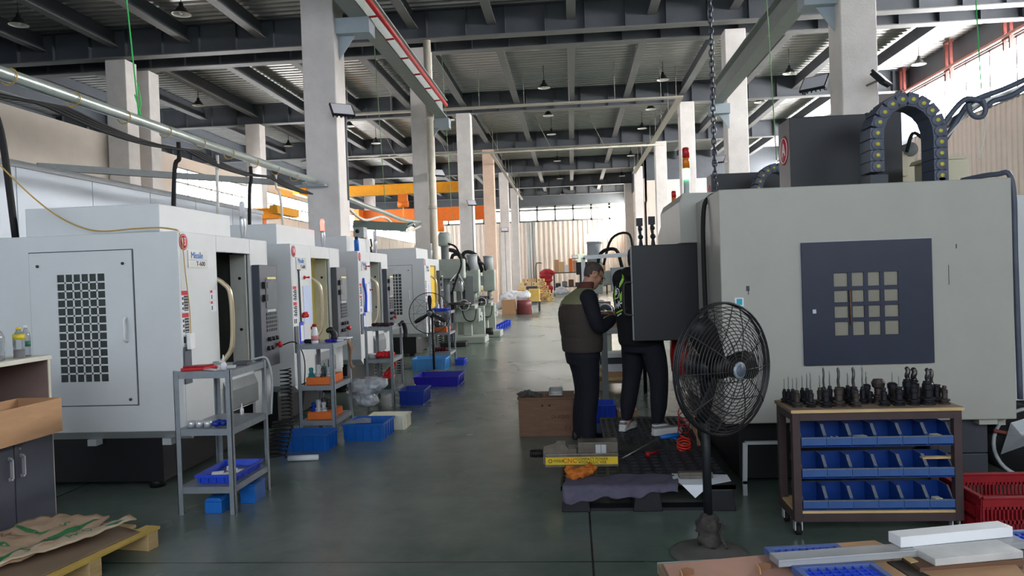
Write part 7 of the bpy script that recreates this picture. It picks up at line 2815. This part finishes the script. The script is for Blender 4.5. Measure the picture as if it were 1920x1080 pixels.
# gantry and bits on the right, behind the man
t = thing('gantry', 'white steel frame rail behind the head of the man in the vest', 'frame', (.75, 11.5, 0))
a_, b_, c_ = at(1093, 483, Y=11.5), at(1196, 476, Y=11.5), at(1097, 600, Y=11.5)
mb = MB().bar(a_, b_, .06).bar(a_, V((a_.x, a_.y, .0)), .06).bar(b_, V((b_.x, b_.y, 0)), .06)
obj('frame', mb, white_plastic, t)
c = at(1092, 503, Y=12)
tag(obj('black_monitor', MB().box(c.x - .1, c.x + .08, 12, 12.15, c.z - .1, c.z + .1).cyl((c.x - .01, 12.08, c.z - .1), (c.x - .01, 12.08, 0), .02, n=8), black_plastic), 'small black box on a post beside the head of the man in the vest', 'monitor')
t = thing('white_bench', 'white bench with parts between the two people', 'bench', (.72, 9.0, 0))
obj('top', MB().box(.3, 1.0, 8.6, 9.3, .88, .93), light_grey, t, bevel=.01)
for x in (.35, .95):
    for y in (8.65, 9.25):
        obj('leg', MB().box(x - .025, x + .025, y - .025, y + .025, 0, .88), mid_grey, t)
tag(obj('wood_block', MB().box(.33, .48, 8.65, 8.85, .931, 1.0), wood_pale, bevel=.004), 'pale wooden block on the white bench between the two people', 'block')
tag(obj('steel_part', MB().box(.5, .62, 8.7, 8.95, .931, 1.04).cyl((.56, 8.8, 1.04), (.56, 8.8, 1.14), .03, n=10), dark_steel, bevel=.004), 'dark steel part on the white bench between the two people', 'part')
for i, (m_, z, h) in enumerate(((wood_pale, .12, .05), (cardboard, .171, .06), (white_paper, .232, .1), (dark_grey, .333, .08), (white_plastic, .414, .05))):
    tag(obj('board', MB().box(.36 - .03 * (i % 2), .74, 10.0 + .03 * i, 10.5, z, z + h), m_, bevel=.003), ('lowest', 'second', 'middle', 'fourth', 'topmost')[i] + ' board in the stack on the floor between the two people', 'board')
t = thing('low_pallet', 'low wooden pallet below the board stack between the two people', 'pallet', (.55, 10.25, 0))
obj('deck', MB().box(.3, .8, 9.95, 10.6, .09, .119), wood_grey, t)
obj('bearer', MB().box(.32, .4, 9.95, 10.6, 0, .09).box(.7, .78, 9.95, 10.6, 0, .09), wood_grey, t)
for px, pt, Y, lb in ((1200, 415, 9.7, 'left black articulated arm standing above the open door'), (1223, 412, 9.4, 'right black articulated arm standing above the open door, with a hooked head')):
    c = at(px, pt, Y=Y)
    b = at(px + 2, 464, Y=Y)
    mb = MB().tube([V((b.x, Y, 1.2)), b, b * .6 + c * .4, b * .3 + c * .7 + V((-.01, 0, 0)), c], [.02, .03, .014, .022, .02], 8).sph(b * .6 + c * .4, .035, 8).sph(b * .3 + c * .7, .03, 8).box(c.x - .05, c.x + .03, Y - .03, Y + .03, c.z - .06, c.z + .04)
    mb.cyl(V((b.x, Y, 0)), V((b.x, Y, 1.25)), .025, n=8)
    tag(obj('gauge_stand', mb, black_paint), lb, 'stand')

# ================================================================== light
w = bpy.data.worlds.new('sky')
SC.world = w
w.use_nodes = True
bg = w.node_tree.nodes['Background']
bg.inputs['Color'].default_value = (.85, .93, 1.0, 1)
bg.inputs['Strength'].default_value = 3.0
sun_d = bpy.data.lights.new('sun', 'SUN')
sun_d.energy = 60
sun_d.color = (1.0, .95, .86)
sun_d.angle = math.radians(.6)
sun = bpy.data.objects.new('sun', sun_d)
C.objects.link(sun)
sun.rotation_euler = V((-1, 1.5, -.76)).to_track_quat('-Z', 'Y').to_euler()
sun.location = (30, -20, 30)

SC.view_settings.view_transform = 'Standard'
SC.view_settings.look = 'None'
SC.view_settings.gamma = 1.0
SC.view_settings.use_curve_mapping = False
SC.view_settings.exposure = 0.64
cy = SC.cycles
cy.use_denoising = True
cy.max_bounces = 6
cy.diffuse_bounces = 4
cy.glossy_bounces = 3
cy.transmission_bounces = 6
cy.transparent_max_bounces = 8
cy.caustics_reflective = False
cy.caustics_refractive = False
cy.sample_clamp_indirect = 6.0
